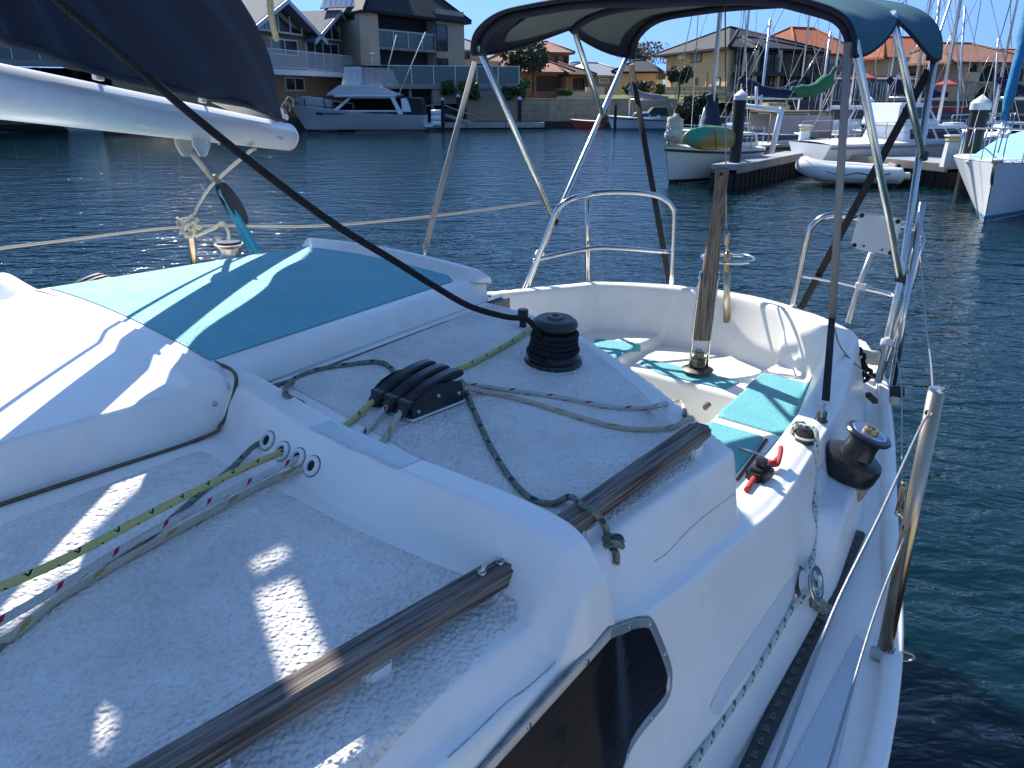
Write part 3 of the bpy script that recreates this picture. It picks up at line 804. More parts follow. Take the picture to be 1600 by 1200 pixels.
# self tailing arm over the drum
lathe('knob', [(0, 0), (.011, 0), (.012, .004), (.0125, .018), (.011, .021), (0, .021)], black, fl, Vector((0, 0, .022)))
lathe('stem', [(0, 0), (.008, 0), (.008, .025), (0, .025)], black, fl, Vector((0, 0, 0)))

# ------------------------------------------------------------------ bow of the boom, sail cover
boom_mat = mat('white_painted_boom', (.80, .81, .82), rough=.30, var=.08, vscale=8, coat=.2, bump=.03, bscale=20)
def scuffs(m):
    n, l, b = nodes_of(m); tc = n.new('ShaderNodeTexCoord'); mp = n.new('ShaderNodeMapping'); mp.inputs['Scale'].default_value = (9, 3, 16); l.new(tc.outputs['Object'], mp.inputs[0])
    v = n.new('ShaderNodeTexNoise'); v.inputs['Scale'].default_value = 1.6; v.inputs['Detail'].default_value = 8; v.inputs['Roughness'].default_value = .65; l.new(mp.outputs[0], v.inputs['Vector'])
    mr = n.new('ShaderNodeMapRange'); mr.inputs[1].default_value = .665; mr.inputs[2].default_value = .68; l.new(v.outputs[0], mr.inputs[0])
    mx = n.new('ShaderNodeMix'); mx.data_type = 'RGBA'; src = b.inputs['Base Color'].links[0].from_socket
    l.new(src, mx.inputs['A']); mx.inputs['B'].default_value = (.36, .38, .38, 1); l.new(mr.outputs[0], mx.inputs['Factor']); l.new(mx.outputs['Result'], b.inputs['Base Color'])
scuffs(boom_mat)
bm_end = D(449, 214, 2.93); bm_near = D(0, 143, 1.46)
boom_dir = (bm_end - bm_near).normalized()
boom = thing('boom', 'white painted boom with grey scuffs, swung out over the roof below the navy sail cover', 'boom', bm_near)
me = tube_mesh([bm_near - boom_dir * 1.2, bm_near, bm_end], .0465, seg=40, n=1, oval=(1.03, .88)); me.name = 'spar'
sp_ = link('spar', me, boom_mat, boom, True)
rotb = frame_at(bm_end, boom_dir)
def on_boom(px, py, ang=0):
    """point of the boom's surface nearest the line of sight"""
    a = Vector(ray(px, py)).normalized(); o = Vector((0, 0, CAM_H)); d = boom_dir; w0 = o - bm_near
    b_ = a.dot(d); den = 1 - b_ * b_; s_ = (b_ * a.dot(w0) - d.dot(w0)) / den * -1
    s_ = (d.dot(w0) - b_ * a.dot(w0)) / den
    return bm_near + d * s_
def boom_bits():
    bm = bmesh.new(); lathe_bm(bm, [(.0, .010), (.030, .009), (.040, .005), (.0425, 0), (.0425, -.02)], bm_end, boom_dir.to_track_quat('Z', 'Y').to_matrix(), 32)
    fin('end_cap', bm, boom_mat, boom, True, 30)
    # slides standing on the track, carrying the foot of the sail
    for px, py in ((163, 118), (322, 158)):
        p = on_boom(px, py + 25) ; bm = bmesh.new()
        add_box(bm, p + Vector((0, 0, .062)), (.012, .03, .012), rotb); add_box(bm, p + Vector((0, 0, .082)), (.006, .012, .045), rotb)
        fin('sail_slide', bm, whitep, boom, True, 30, .0015)
    # bail for the vang
    p = on_boom(298, 200); bm = bmesh.new()
    for s_ in (-1, 1):
        q = p + rotb @ Vector((s_ * .022, 0, -.055)); poly_prism(bm, [q + rotb @ Vector((0, a, b)) for a, b in ((-.055, .012), (.055, .012), (.05, -.008), (.018, -.035), (-.018, -.035), (-.05, -.008))], rotb @ Vector((s_ * .003, 0, 0)))
    fin('vang_bracket', bm, mat('creamy_paint', (.62, .60, .54), rough=.5, var=.3, vscale=40), boom, True, 30)
    for s_ in (-.03, .03):
        screw(p + rotb @ Vector((.0255, s_, -.05)), rotb @ Vector((1, 0, 0)), .006, boom)
    # outhaul fitting on the end
    bm = bmesh.new(); add_box(bm, bm_end + rotb @ Vector((0, -.07, .072)), (.022, .05, .04), rotb); add_box(bm, bm_end + rotb @ Vector((0, -.03, .066)), (.03, .03, .02), rotb)
    fin('outhaul_car', bm, whitep, boom, True, 30, .003)
    for k in range(3):
        c = bm_end + rotb @ Vector((.012 * (k - 1), .0 + .005 * k, .085 + .018 * k))
        tube('shackle', [c + rotb @ Vector(q) for q in ((-.012, 0, -.015), (-.014, 0, .005), (0, 0, .018), (.014, 0, .005), (.012, 0, -.015))], .003, rusty, boom, n=4, cap=True)
boom_bits()
navy = mat('navy_canvas', (.012, .017, .034), rough=.85, var=.35, vscale=5, col2=(.020, .026, .046), bump=.25, bscale=500, bdist=.001)
def sail_cover():
    # a cloth sheet standing over the boom: foot a little above the spar, leech sloping forward
    rows = []
    foot_px = [(-160, 10), (0, 66), (60, 82), (130, 110), (200, 128), (300, 148), (380, 166), (440, 190)]
    tops = []
    n_ = 60
    F0 = smooth_path([on_boom(x, y) + Vector((0, 0, 0)) for x, y in foot_px], 8)
    ft = []
    def on_plane(px, py):
        # the cloth hangs in a vertical plane beside the spar
        a = ray(px, py); h = Vector((boom_dir.y, -boom_dir.x, 0)).normalized(); k = (bm_near + h * .068).dot(h) / (a[0] * h.x + a[1] * h.y)
        return Vector((a[0] * k, a[1] * k, CAM_H + a[2] * k))
    for x, y in foot_px:
        ft.append(on_plane(x, y))
    ft = [ft[0] - boom_dir * 1.1 + Vector((0, 0, .0))] + ft
    ft = smooth_path(ft, 8)
    N = len(ft); q = ft[-1]
    lee = [on_plane(445, 183), on_plane(432, 110), on_plane(408, 50), on_plane(383, -6), on_plane(372, -34)]
    lee = smooth_path(lee, 6)
    M_ = len(lee)
    side = rotb @ Vector((1, 0, 0))
    for j in range(M_):
        row = []
        for i in range(N):
            f = i / (N - 1)
            base = ft[i] + (lee[j] - lee[0]) * (f ** 3) + Vector((0, 0, (lee[j].z - lee[0].z))) * (1 - f ** 3) * (.30 + .70 * f)
            wob = .012 * math.sin(i * .55 + j * .35) * (1 - f * .3) + .016 * math.exp(-((f - .93 + .012 * j) / .02) ** 2) + .02 * math.sin(f * 9 + 1) * j / M_ + .012 * math.exp(-((f - .80 + .022 * j) / .03) ** 2)
            row.append(base + side * wob)
        rows.append(row)
    me = grid_mesh(rows, 'cover'); me.polygons.foreach_set('use_smooth', [True] * len(me.polygons))
    o = link('sail_cover', me, navy, None)
    md = o.modifiers.new('thickness', 'SOLIDIFY'); md.thickness = .022; md.offset = 0
    tag(o, 'navy canvas sail cover stretched above the white boom', 'sail cover')
    o2 = tube('cover_hem', [ft[k] + side * .014 for k in range(8, N, 4)], .006, navy, o, n=3)
    return ft
cover_foot = sail_cover()
# the cream sail foot showing under the cover near the boom end
p1_, p2_, p3_ = D(345, 161, 2.55), D(443, 188, 2.86), D(404, 192, 2.80)
bm = bmesh.new(); poly_prism(bm, [D(330, 160, 2.6), D(440, 178, 2.84), D(428, 199, 2.84), D(400, 192, 2.76)], Vector((.008, 0, 0)))
tag(fin('mainsail', bm, mat('cream_sailcloth', (.60, .59, .52), rough=.8, var=.2, vscale=20), None), 'cream corner of the mainsail foot peeping out under the navy cover', 'sail')
# yellowish halyard coming down to the head of the cover
tube('topping_rope', [D(420, -30, 2.75), D(424, 25, 2.76), D(432, 62, 2.8)], .011, mat('yellowed_rope', (.48, .46, .28), rough=.8, var=.5, vscale=40, col2=(.25, .27, .18), bump=.5, bscale=300), None, n=4)
tag(bpy.data.objects['topping_rope'], 'thick yellowed rope ending at the upper edge of the navy sail cover', 'rope')

# ------------------------------------------------------------------ unseen navy cloth added above the frame to shade the cabin roof
def added_awning():
    poly = [(492, 366), (500, 440), (445, 525), (310, 640), (85, 810), (-520, 1080), (-700, 1350), (-700, 1900), (640, 1900), (900, 1150), (1205, 850), (1150, 640), (890, 470), (775, 410), (640, 385)]
    zt = .95
    def up(px, py, r=-.50):
        p = Z(px, py, r); t = (zt - r) / SUN_TO.z; return p + SUN_TO * t
    pts = [up(*p) for p in poly]
    holes_ = [  # openings cut to drop sun patches on the roof
        [(398, 905), (452, 882), (578, 1165), (505, 1205), (470, 1120)], [(75, 1090), (130, 1060), (175, 1078), (150, 1118), (95, 1110)],
        [(40, 885), (85, 865), (100, 905), (45, 925)], [(103, 855), (138, 848), (142, 900), (108, 905)],
        [(371, 735), (412, 722), (418, 745), (378, 757)], [(376, 775), (420, 764), (430, 790), (384, 806)], [(0, 905), (60, 900), (75, 930), (0, 985)],
        [(0, 1155), (28, 1160), (45, 1200), (0, 1230)], [(391, 866), (440, 842), (446, 852), (398, 878)], [(60, 1055), (130, 1018), (134, 1028), (66, 1062)], [(150, 1005), (174, 996), (176, 1002), (152, 1012)], [(135, 972), (172, 958), (174, 962), (138, 978)]]
    from mathutils.geometry import delaunay_2d_cdt
    vs, es, fs = [], [], []
    def addp(pp):
        b = len(vs); vs.extend([Vector((p.x, p.y)) for p in pp]); es.extend([(b + i, b + (i + 1) % len(pp)) for i in range(len(pp))])
    addp(pts); H = []
    for h_ in holes_:
        hh = [up(p[0], p[1], -.540) for p in h_]; H.append([(p.x, p.y) for p in hh]); addp(hh)
    r_ = delaunay_2d_cdt(vs, es, [], 1, 1e-5)
    def inside(x, y, pl):
        c = False
        for i in range(len(pl)):
            (x1, y1), (x2, y2) = pl[i - 1], pl[i]
            if (y1 > y) != (y2 > y) and x < (x2 - x1) * (y - y1) / (y2 - y1) + x1: c = not c
        return c
    bm = bmesh.new(); V_ = [bm.verts.new((p.x, p.y, CAM_H + zt)) for p in r_[0]]; outer = [(p.x, p.y) for p in pts]
    for f in r_[2]:
        cx_ = sum(r_[0][i].x for i in f) / len(f); cy_ = sum(r_[0][i].y for i in f) / len(f)
        if inside(cx_, cy_, outer) and not any(inside(cx_, cy_, h) for h in H):
            try: bm.faces.new([V_[i] for i in f])
            except ValueError: pass
    o = fin('added_awning', bm, navy, None); md = o.modifiers.new('thickness', 'SOLIDIFY'); md.thickness = .004
    tag(o, 'navy cloth with slits, added unseen above the boom to shade the cabin roof', 'added_awning')
added_awning()

tube('wire_jackline', [bm_near - boom_dir * .8 + Vector((-.105, 0, .02)), bm_end - boom_dir * .12 + Vector((-.11, 0, .02))], .006, steel, boom, n=1)
def rope(name, pts, rad, m, label, cat='rope', group=None, n=8, seg=12, rads=None):
    if rad < .0052: rad *= 1.15
    me = tube_mesh([pts], rad, seg=seg, n=n, rads=rads); me.name = name
    return tag(link(name, me, rope_col[m] if isinstance(m, str) else m, None), label, cat, group)
rc = rope_col
P_ = lambda px, py, l=.006: hit(px, py, l)
def helix(c, axis, r0, h0, h1, turns, n_=40, a0=0.0):
    rot = axis.to_track_quat('Z', 'Y').to_matrix()
    return [c + rot @ Vector((r0(t) * math.cos(a0 + 2 * math.pi * turns * t), r0(t) * math.sin(a0 + 2 * math.pi * turns * t), h0 + (h1 - h0) * t)) for t in [i / n_ for i in range(n_ + 1)]]
# ---- cords through the breakwater to the clutch
def h_(i): return hp[i][0] + AX_U * .012
aft = lambda x, y, l=.012: hit(x, y, l)
rope('yellow_cord', [Z(-120, 985, -.470), Z(-40, 935, -.470), Z(100, 874, -.470), Z(250, 795, -.480), Z(360, 741, -.500), h_(1)], .0044, 'yellow', 'yellow cord with dark flecks running diagonally over the near roof into the second ring', group=None)
rope('white_red_cord', [Z(-120, 1040, -.490), Z(-30, 988, -.490), Z(80, 925, -.500), Z(230, 835, -.500), Z(360, 768, -.510), h_(2)], .0042, 'red', 'white cord with red flecks on the near roof, entering the third ring', n=8)
rope('tan_line', [P_(-120, 1085), P_(-30, 1030), P_(30, 995), P_(90, 945), P_(200, 880), P_(290, 830), P_(350, 797), P_(430, 755), h_(3)], .0045, 'tan', 'tan cord lying on the near roof, lowest of the four entering the breakwater')
rope('grey_green_cord', [P_(-120, 1105, .004), P_(-20, 1035, .004), P_(60, 965, .004), P_(140, 912, .004), P_(240, 840, .004), P_(320, 770, .004), P_(365, 735, .006), P_(400, 708, .012), h_(0)], .0038, 'green', 'grey and green flecked cord twisting under the others into the leftmost ring')
M_ = rope_clutch.location; Rz = Matrix.Rotation(rope_clutch.rotation_euler.z, 3, 'Z')
pt = cl_half * .93 * 2 / 3
def mouth(i, y=-.5): return M_ + Rz @ Vector(((-1 + i) * pt, y * cl_len, .016))
ex = [(505, 672), (535, 682), (567, 692)]
rope('yellow_cord', [B(.612, .575, -.505), onb(.672, .575, .004), mouth(0, -.52), mouth(0, -.3), mouth(0, .5), aft(740, 573, .008), aft(790, 545, .008), aft(830, 522, .012)], .0044, 'yellow', 'yellow cord with dark flecks passing through the clutch towards the black winch')
rope('white_red_cord', [B(.612, .62, -.505), onb(.672, .618, .004), mouth(1, -.52), mouth(1, -.3), mouth(1, .55), aft(728, 606, .006), aft(800, 614, .005), aft(880, 626, .005), aft(950, 640, .005), aft(1010, 642, .005), aft(1040, 636, .006), aft(1062, 634, .008), Z(1070, 642, -.56), Z(1066, 656, -.70)], .0040, 'red', 'white cord with red flecks leaving the clutch and looping over the bulkhead edge')
rope('tan_line', [B(.612, .665, -.505), onb(.672, .662, .004), mouth(2, -.52), mouth(2, -.3), mouth(2, .55), aft(760, 618, .006), aft(830, 633, .005), aft(900, 655, .005), aft(960, 671, .005), aft(1010, 676, .005), aft(1050, 672, .005), aft(1078, 660, .008), Z(1083, 664, -.60), Z(1084, 680, -.72)], .0044, 'tan', 'tan cord leaving the clutch and drooping over the bulkhead edge by the far handrail')
rope('grey_green_cord', [B(.612, .50, -.505), onb(.668, .468, .004), aft(447, 622, .005), aft(456, 600, .005), aft(490, 584, .005), aft(540, 575, .005), aft(600, 572, .006), M_ + Rz @ Vector((-pt * 1.8, cl_len * .25, .006)), M_ + Rz @ Vector((-pt * .9, cl_len * .62, .006)), M_ + Rz @ Vector((pt * .4, cl_len * .68, .008)), M_ + Rz @ Vector((pt * 1.2, cl_len * .56, .014)), aft(722, 606, .012), aft(742, 650, .006), aft(768, 705, .005), aft(800, 755, .005), aft(830, 784, .005), aft(862, 793, .006), aft(890, 790, .014), Z(908, 789, -.522), Z(925, 797, -.517), Z(942, 815, -.535), Z(950, 838, -.57), hit(957, 856, .008)], .0042, 'green', 'grey green cord looping across the aft roof and over the far teak rail')
k0 = hit(958, 862, .010)
knot = [k0 + Vector((.011 * math.cos(a * 1.0) , .009 * math.sin(a), .005 * math.sin(a * 1.7) + .002)) for a in [i * .7 for i in range(14)]]
rope('knot', knot + [hit(962, 872, .006), hit(962, 888, .005)], .0044, 'green', 'knot on the end of the grey green cord beside the notch of the cabin side', 'knot', n=4)

# ---- the thick black line from overhead to the winch
bl = [D(60, -30, 1.02), D(90, 0, 1.02), D(200, 93, 1.04), D(330, 204, 1.08), D(500, 335, 1.15), D(620, 410, 1.24), D(680, 448, 1.29), D(735, 479, 1.35), D(790, 495, 1.41), D(825, 500, 1.44)]
w1z = lambda h: w1p + w1n * h
turn = helix(w1p, w1n, lambda t: .0455 - .003 * math.sin(math.pi * t) + .006 * t * t, .066, .022, 4.0, 90, a0=math.radians(215))
rope('black_line', bl + [turn[0] + Vector((-.012, .008, .002))] + turn, .0056, 'black', 'thick black line coming down from overhead and wrapped round the halyard winch', n=4, seg=12)

# ---- port sheet: cleat on the coaming, down to the big block, forward
def jam(px, py, nm, s_=1.0):
    b_ = hit(px, py); j = thing(nm, None, None, b_); j.parent = yacht; j.matrix_parent_inverse = inv_of(yacht); return j
jc = jam(1258, 690, 'fairlead_cleat')
lathe('cleat_body', [(0, 0), (.024, 0), (.024, .014), (.022, .015), (.022, .032), (.019, .038), (0, .038)], black, jc); lathe('white_band', [(.0243, .012), (.0245, .015), (.0243, .018)], whitep, jc); lathe('cap_screw', [(0, .0385), (.006, .0385), (.007, .042), (0, .0425)], steel, jc)
bm = bmesh.new(); add_box(bm, (-.004, .03, .022), (.034, .03, .028)); fin('cheek', bm, black, jc, False, 40, .006)
cj = hit(1258, 690)
blk = D(1262, 905, 1.42)
blk = Z(1266, 905, -.90)
sh_top = cj + Vector((.008, -.012, .035))
rope('sheet', [Z(1160, 775, -.99), Z(1195, 735, -.93), Z(1228, 700, -.86), cj + Vector((-.02, .03, .022)), cj + Vector((-.004, .01, .036)), sh_top + Vector((.006, -.012, -.004)), Z(1272, 740, -.83), Z(1274, 800, -.875), Z(1270, 870, -.915), blk + Vector((.006, .012, .012)), blk + Vector((.010, -.014, .004)), blk + Vector((-.004, -.022, -.016)), Z(1240, 948, -.93), Z(1215, 990, -.935), Z(1170, 1065, -.94), Z(1120, 1140, -.94), Z(1070, 1215, -.94), Z(1000, 1330, -.94)], .0050, 'sheet', 'white sheet with green flecks led from the coaming cleat to the steel turning block')
# big steel turning block with a spring
bk = thing('turning_block', 'stainless turning block standing on a coil spring over the black deck track', 'block', Z(1283, 955, -1.03))
bkc = Vector((0, 0, 0)); ba = (D(1283, 955, 1) - D(1245, 880, 1)); bax = Vector((-.10, .12, .45)).normalized()
ctr_b = Z(1263, 912, -.915) - bk.location
axn = Vector((.76, -.54, .36)).normalized(); rb_ = axn.to_track_quat('Z', 'Y').to_matrix()
for s_, nm in ((-.018, 'cheek'), (.015, 'cheek')):
    bm = bmesh.new(); lathe_bm(bm, [(0, s_), (.036, s_), (.038, s_ + .001), (.036, s_ + .003), (0, s_ + .003)], ctr_b, rb_, 36)
    o = fin(nm, bm, steel, bk, False, 40); 
    for v in o.data.vertices: v.co = ctr_b + (v.co - ctr_b) * 1.0
lathe('sheave', [(.0, -.009), (.026, -.009), (.022, -.002), (.022, .002), (.026, .009), (0, .009)], whitep, bk, ctr_b, rb_, 36)
bm = bmesh.new()
for r_ in (.008, .017, .025): lathe_bm(bm, [(r_ - .002, .018), (r_ - .001, .0195), (r_, .0195), (r_ + .001, .018)], ctr_b, rb_, 28)
fin('pressed_rings', bm, steel, bk, False, 40)
sp0 = ctr_b * .42
tube('coil_spring', [Vector((0, 0, 0)) + sp0 * (t * 1.3) * .9 + (Vector((math.cos(t * 34), math.sin(t * 34), 0)) * .013) for t in [i / 64 for i in range(65)]], .0018, rusty, bk, world=False, n=2, seg=6)
bm = bmesh.new(); add_box(bm, ctr_b * .55, (.018, .012, .05)); fin('neck', bm, rusty, bk, False, 30, .003)
tube('wire_lashing', [ctr_b * .3 + Vector((.017 * math.cos(a), .017 * math.sin(a), .004 * a / 6 - .01)) for a in [i * .5 for i in range(50)]], .0013, rusty, bk, world=False, n=2, seg=5)
bm = bmesh.new(); add_box(bm, Vector((0, 0, -.004)), (.04, .07, .016), Matrix.Rotation(-PHI, 3, 'Z')); fin('track_car', bm, mat('dull_car', (.20, .20, .20), rough=.4, metal=.7), bk, False, 30, .004)

# ---- genoa track on the side deck: black rail with slots and bolts
ga, gb = Z(1343, 832, -1.035), Z(1150, 1245, -1.035)
gt = beam('genoa_track', gb, ga, .030, .014, mat('black_track', (.022, .022, .026), rough=.45, metal=.2, var=.5, vscale=40, col2=(.05, .05, .05)), yacht, bevel=.004)
L = (ga - gb).length; gd = (ga - gb).normalized()
bmh = mat('track_bolt', (.13, .12, .115), rough=.45, metal=.8)
for k in range(int(L / .034)):
    c = gb + gd * (.02 + k * .034) + Vector((0, 0, .0075)); bm = bmesh.new()
    add_box(bm, c, (.010, .012, .0022), frame_at(c, gd)); lathe_bm(bm, [(0, .003), (.0035, .003), (.0045, .0)], c + gd * .006, None, 8)
    fin('track_stop', bm, bmh, gt, True, 30)

# ---- stanchion, socket and wires on the port side
sb, st = Z(1383, 1012, -1.03), Z(1463, 612, -.50)
sta = thing('stanchion', None, None, sb); sta.parent = yacht; sta.matrix_parent_inverse = inv_of(yacht)
me = tube_mesh([sb - Vector((0, 0, .01)), st], .0142, seg=24, n=1); link('post', me, rusty, sta, True)
sd = (st - sb).normalized()
bm = bmesh.new(); lathe_bm(bm, [(.0132, 0), (.0136, .004), (.013, .008), (0, .009)], st, sd.to_track_quat('Z', 'Y').to_matrix(), 24); fin('post_cap', bm, steel, sta, True, 40)
for f in (.93, .50):
    c = sb + (st - sb) * f + Vector((-.010, -.008, 0)); lathe('wire_hole', [(0, .0), (.0052, .0), (.006, -.001), (.0075, .001), (.0078, -.004)], mat('dark_hole', (.02, .018, .015), rough=.9), sta, c, Vector((-.75, -.65, .1)).to_track_quat('Z', 'Y').to_matrix(), 16, True)
bm = bmesh.new(); add_box(bm, sb + Vector((-.002, .002, -.012)), (.040, .030, .030), Matrix.Rotation(-PHI, 3, 'Z')); add_box(bm, sb + Vector((.016, -.004, -.028)), (.012, .034, .05), Matrix.Rotation(-PHI, 3, 'Z'))
fin('socket', bm, steel, sta, True, 30, .003)
c = sb + Vector((.034, -.012, -.012)); tube('shackle_ring', [c + Vector((.0 + .018 * math.cos(a), -.004 * math.cos(a), .010 * math.sin(a))) for a in [i * .52 for i in range(13)]], .0026, rusty, sta, n=3, seg=6)
wire = mat('wire_rope', (.30, .31, .32), rough=.42, metal=.8, bump=.7, bscale=700, bdist=.001)
def wrp(nm, pts, r_, lab, n=6, m=None): return tag(link(nm, tube_mesh([pts], r_, seg=8, n=n), m or wire, None), lab, 'wire')
hA = sb + (st - sb) * .93; hB = sb + (st - sb) * .50
wrp('lifeline', [D(1438, 400, 2.80), Z(1446, 500, -.46) * 0 + D(1446, 500, 2.15), D(1455, 570, 1.6), hA, Z(1442, 660, -.535), Z(1375, 805, -.56), Z(1300, 960, -.60), Z(1205, 1215, -.64)], .0023, 'upper wire lifeline threaded through the top of the stained port stanchion')
wrp('lifeline', [D(1398, 540, 2.75), D(1408, 600, 2.35), D(1409, 700, 1.75), D(1409, 755, 1.6)], .0020, 'thin wire running from the port pushpit down to the little turnbuckle')
wrp('lifeline', [hB, Z(1397, 880, -.82), Z(1360, 980, -.84), Z(1290, 1215, -.88)], .0022, 'lower wire lifeline leaving the middle of the stained port stanchion')
tb = thing('turnbuckle', 'small rusty turnbuckle hanging on the lower wire just left of the stanchion', 'turnbuckle', D(1408, 780, 1.56))
for s_ in (-.006, .006): tube('side_bar', [tb.location + Vector((s_, 0, .028)), tb.location + Vector((s_, 0, -.028))], .0022, rusty, tb, n=1, seg=6)
for s_ in (.034, -.034): tube('eye', [tb.location + Vector((.007 * math.cos(a), 0, s_ + .009 * math.sin(a))) for a in [i * .79 for i in range(9)]], .0022, rusty, tb, n=2, seg=6)
lathe('screw_thread', [(0, -.03), (.003, -.03), (.003, .03), (0, .03)], rusty, tb, seg=8)
wrp('lifeline', [D(1408, 806, 1.50), hB + Vector((-.004, 0, .0))], .0020, 'short wire between the turnbuckle and the middle of the stanchion', n=1)

# ---- starboard side: stanchion with a mess of cream rope, lifeline
s2t, s2b = Z(297, 358, -.50), Z(302, 440, -.86)
st2 = thing('stanchion', None, None, s2b); st2.parent = yacht; st2.matrix_parent_inverse = inv_of(yacht)
link('post', tube_mesh([s2b - Vector((0, 0, .25)), s2t], .0135, seg=16, n=1), rusty, st2, True)
rnd = random.Random(4); cc = s2t + Vector((0, 0, .0)); pts = []
for i in range(46):
    a = i * 1.9 + rnd.uniform(-.5, .5); pts.append(cc + Vector((.052 * math.cos(a) * rnd.uniform(.4, 1) + .0, .03 * math.sin(a) * rnd.uniform(.4, 1), .045 * math.sin(a * 1.37) * rnd.uniform(.4, 1) + .012)))
pts += [cc + Vector((.09, 0, .0)), cc + Vector((.13, 0, .025)), cc + Vector((.15, 0, -.02)), cc + Vector((.13, 0, -.06)), cc + Vector((.10, 0, -.03)), cc + Vector((.115, 0, -.11)), cc + Vector((.125, .01, -.19))]
rope('cream_rope', [on_boom(385, 228) + Vector((.02, 0, -.055)), on_boom(382, 232) + Vector((0, 0, -.07)), cc + Vector((.10, .0, .16)), cc + Vector((.02, 0, .05))] + pts, .0062, 'white', 'tangled cream rope knotted on the far stanchion and tied up to the boom', n=5, seg=8)
rope('far_lifeline', [D(-60, 396, 2.35), D(100, 376, 2.75), s2t + Vector((0, 0, .01)), D(500, 353, 3.15), D(700, 335, 3.4), D(845, 316, 3.62)], .0042, rope_mat('old_lifeline', (.42, .40, .34), braid=.6), 'greyish lifeline stretched from the far stanchion to the far stern rail', cat='lifeline', n=6)
# boom vang: grey strap, black block, blue line
vg = on_boom(292, 214) + Vector((0, 0, -.08))
tag(link('vang_strap', tube_mesh([vg, D(318, 262, 2.35), D(332, 280, 2.36)], .010, seg=10, n=2, oval=(.5, 1)), grey_fab, None), 'grey webbing strap hanging from the bracket under the boom', 'strap')
vb = thing('vang_block', 'long black block hanging below the grey strap, with blue line through it', 'block', D(362, 318, 2.40))
d_ = (D(380, 352, 2.42) - D(342, 292, 2.37)).normalized(); rt = frame_at(vb.location, d_)
for s_ in (-.014, .014):
    bm = bmesh.new(); N_ = 20
    poly_prism(bm, [rt @ Vector((s_, .075 * math.cos(2 * math.pi * k / N_), .022 * math.sin(2 * math.pi * k / N_))) for k in range(N_)], rt @ Vector((.004, 0, 0))); fin('cheek', bm, black, vb, False, 40, .0012)
for s_ in (-.04, .035): lathe('sheave', [(0, -.010), (.018, -.010), (.014, 0), (.018, .010), (0, .010)], blackmetal, vb, rt @ Vector((.002, s_, 0)), (rt @ Vector((1, 0, 0))).to_track_quat('Z', 'Y').to_matrix(), 20)
bm = bmesh.new(); add_box(bm, rt @ Vector((.001, -.085, 0)), (.018, .03, .012), rt); fin('becket', bm, rusty, vb, False, 30, .002)
rope('blue_line', [D(344, 296, 2.37), D(358, 318, 2.385), D(378, 350, 2.40), D(400, 390, 2.38), D(404, 412, 2.36)], .0088, 'blue', 'blue line running down from the long black block behind the hatch', n=4)
rope('blue_line', [D(352, 318, 2.40), D(372, 352, 2.42), D(392, 395, 2.42)], .0075, 'blue', 'second, inner part of the blue line below the long black block', n=4)

# ------------------------------------------------------------------ cockpit: tiller, stern wheel, rails
til = thing('tiller', 'upright grey laminated timber tiller on a bronze head between steel straps', 'tiller', Z(1090, 577, -1.085))
tb_ = til.location
pth = [D(1096, 530, tb_.y + .00), D(1103, 470, tb_.y), D(1110, 420, tb_.y + .005), D(1119, 350, tb_.y + .01), D(1124, 310, tb_.y + .02), D(1129, 262, tb_.y + .03)]
pth = smooth_path(pth, 6); rows = []
vx = Vector((1, -.12, 0)).normalized(); vy = Vector((.12, 1, 0)).normalized()
for i, p in enumerate(pth):
    f = i / (len(pth) - 1); wd = .0345 - .006 * math.sin(f * math.pi) - .008 * f * (1 - f) * 4 + .0 * f; dp = .026 - .004 * f
    wd = [.033, .031, .030, .0275, .023, .0225][min(5, int(f * 5.99))] if False else .0335 - .0125 * min(1, max(0, (f - .25) / .45)) + .003 * max(0, (f - .8) / .2)
    rows.append([p + vx * (wd * a) + vy * (dp * b) for a, b in ((-1, -.85), (-.9, -1), (.9, -1), (1, -.85), (1, .85), (.9, 1), (-.9, 1), (-1, .85))])
me = grid_mesh(rows, 'tiller_bar', closed=True); bm = bmesh.new(); bm.from_mesh(me); bmesh.ops.holes_fill(bm, edges=bm.edges[:]); 
for v in bm.verts: v.co = v.co - tb_
# rotate wood grain: the material runs along local y
rotm = Matrix.Rotation(R(90), 3, 'X')
for v in bm.verts: v.co = rotm.inverted() @ v.co
bar = fin('tiller_bar', bm, tiller_wood, None, False, 40, .002); bar.parent = til; bar.rotation_euler = (R(90), 0, 0)
for sx in (-1, 1):
    a = D(1091 + (7 * sx), 572, tb_.y) + vx * .017 * sx; b_ = D(1098, 512, tb_.y) + vx * .036 * sx; c = D(1109, 425, tb_.y) + vx * .035 * sx
    link('steel_strap', tube_mesh([a, a + (b_ - a) * .6, b_, b_ + (c - b_) * .5, c], .014, seg=8, n=3, oval=(1.0, .42), up=vy), steel, til, True)
    for q in (.15, .5, .9):
        p = b_ + (c - b_) * q + vx * sx * .004; screw(p, vx * sx, .007, til, h=.004)
bm = bmesh.new(); add_box(bm, (0, 0, .035), (.056, .05, .05), Matrix.Rotation(R(-8), 3, 'Z')); add_box(bm, (.0, 0, .07), (.04, .04, .03)); fin('tiller_head', bm, mat('green_bronze', (.07, .085, .075), rough=.35, metal=.7, var=.6, vscale=30, col2=(.16, .17, .13)), til, False, 40, .008)
bm = bmesh.new(); add_box(bm, (.004, -.027, .036), (.026, .006, .030)); fin('head_recess', bm, blackmetal, til, False, 40, .002)
lathe('rudder_gland', [(0, -.004), (.062, -.004), (.066, .002), (.055, .008), (.036, .012), (0, .012)], mat('bronze_disc', (.18, .16, .13), rough=.5, metal=.5, var=.5, vscale=30), til)
lathe('tiller_end_hole', [(0, 0), (.006, 0), (.007, .001)], mat('dark_hole', (.02, .018, .015), rough=.9), til, D(1127, 272, tb_.y + .0) - tb_ , Vector((0, -1, .05)).to_track_quat('Z', 'Y').to_matrix(), 12)
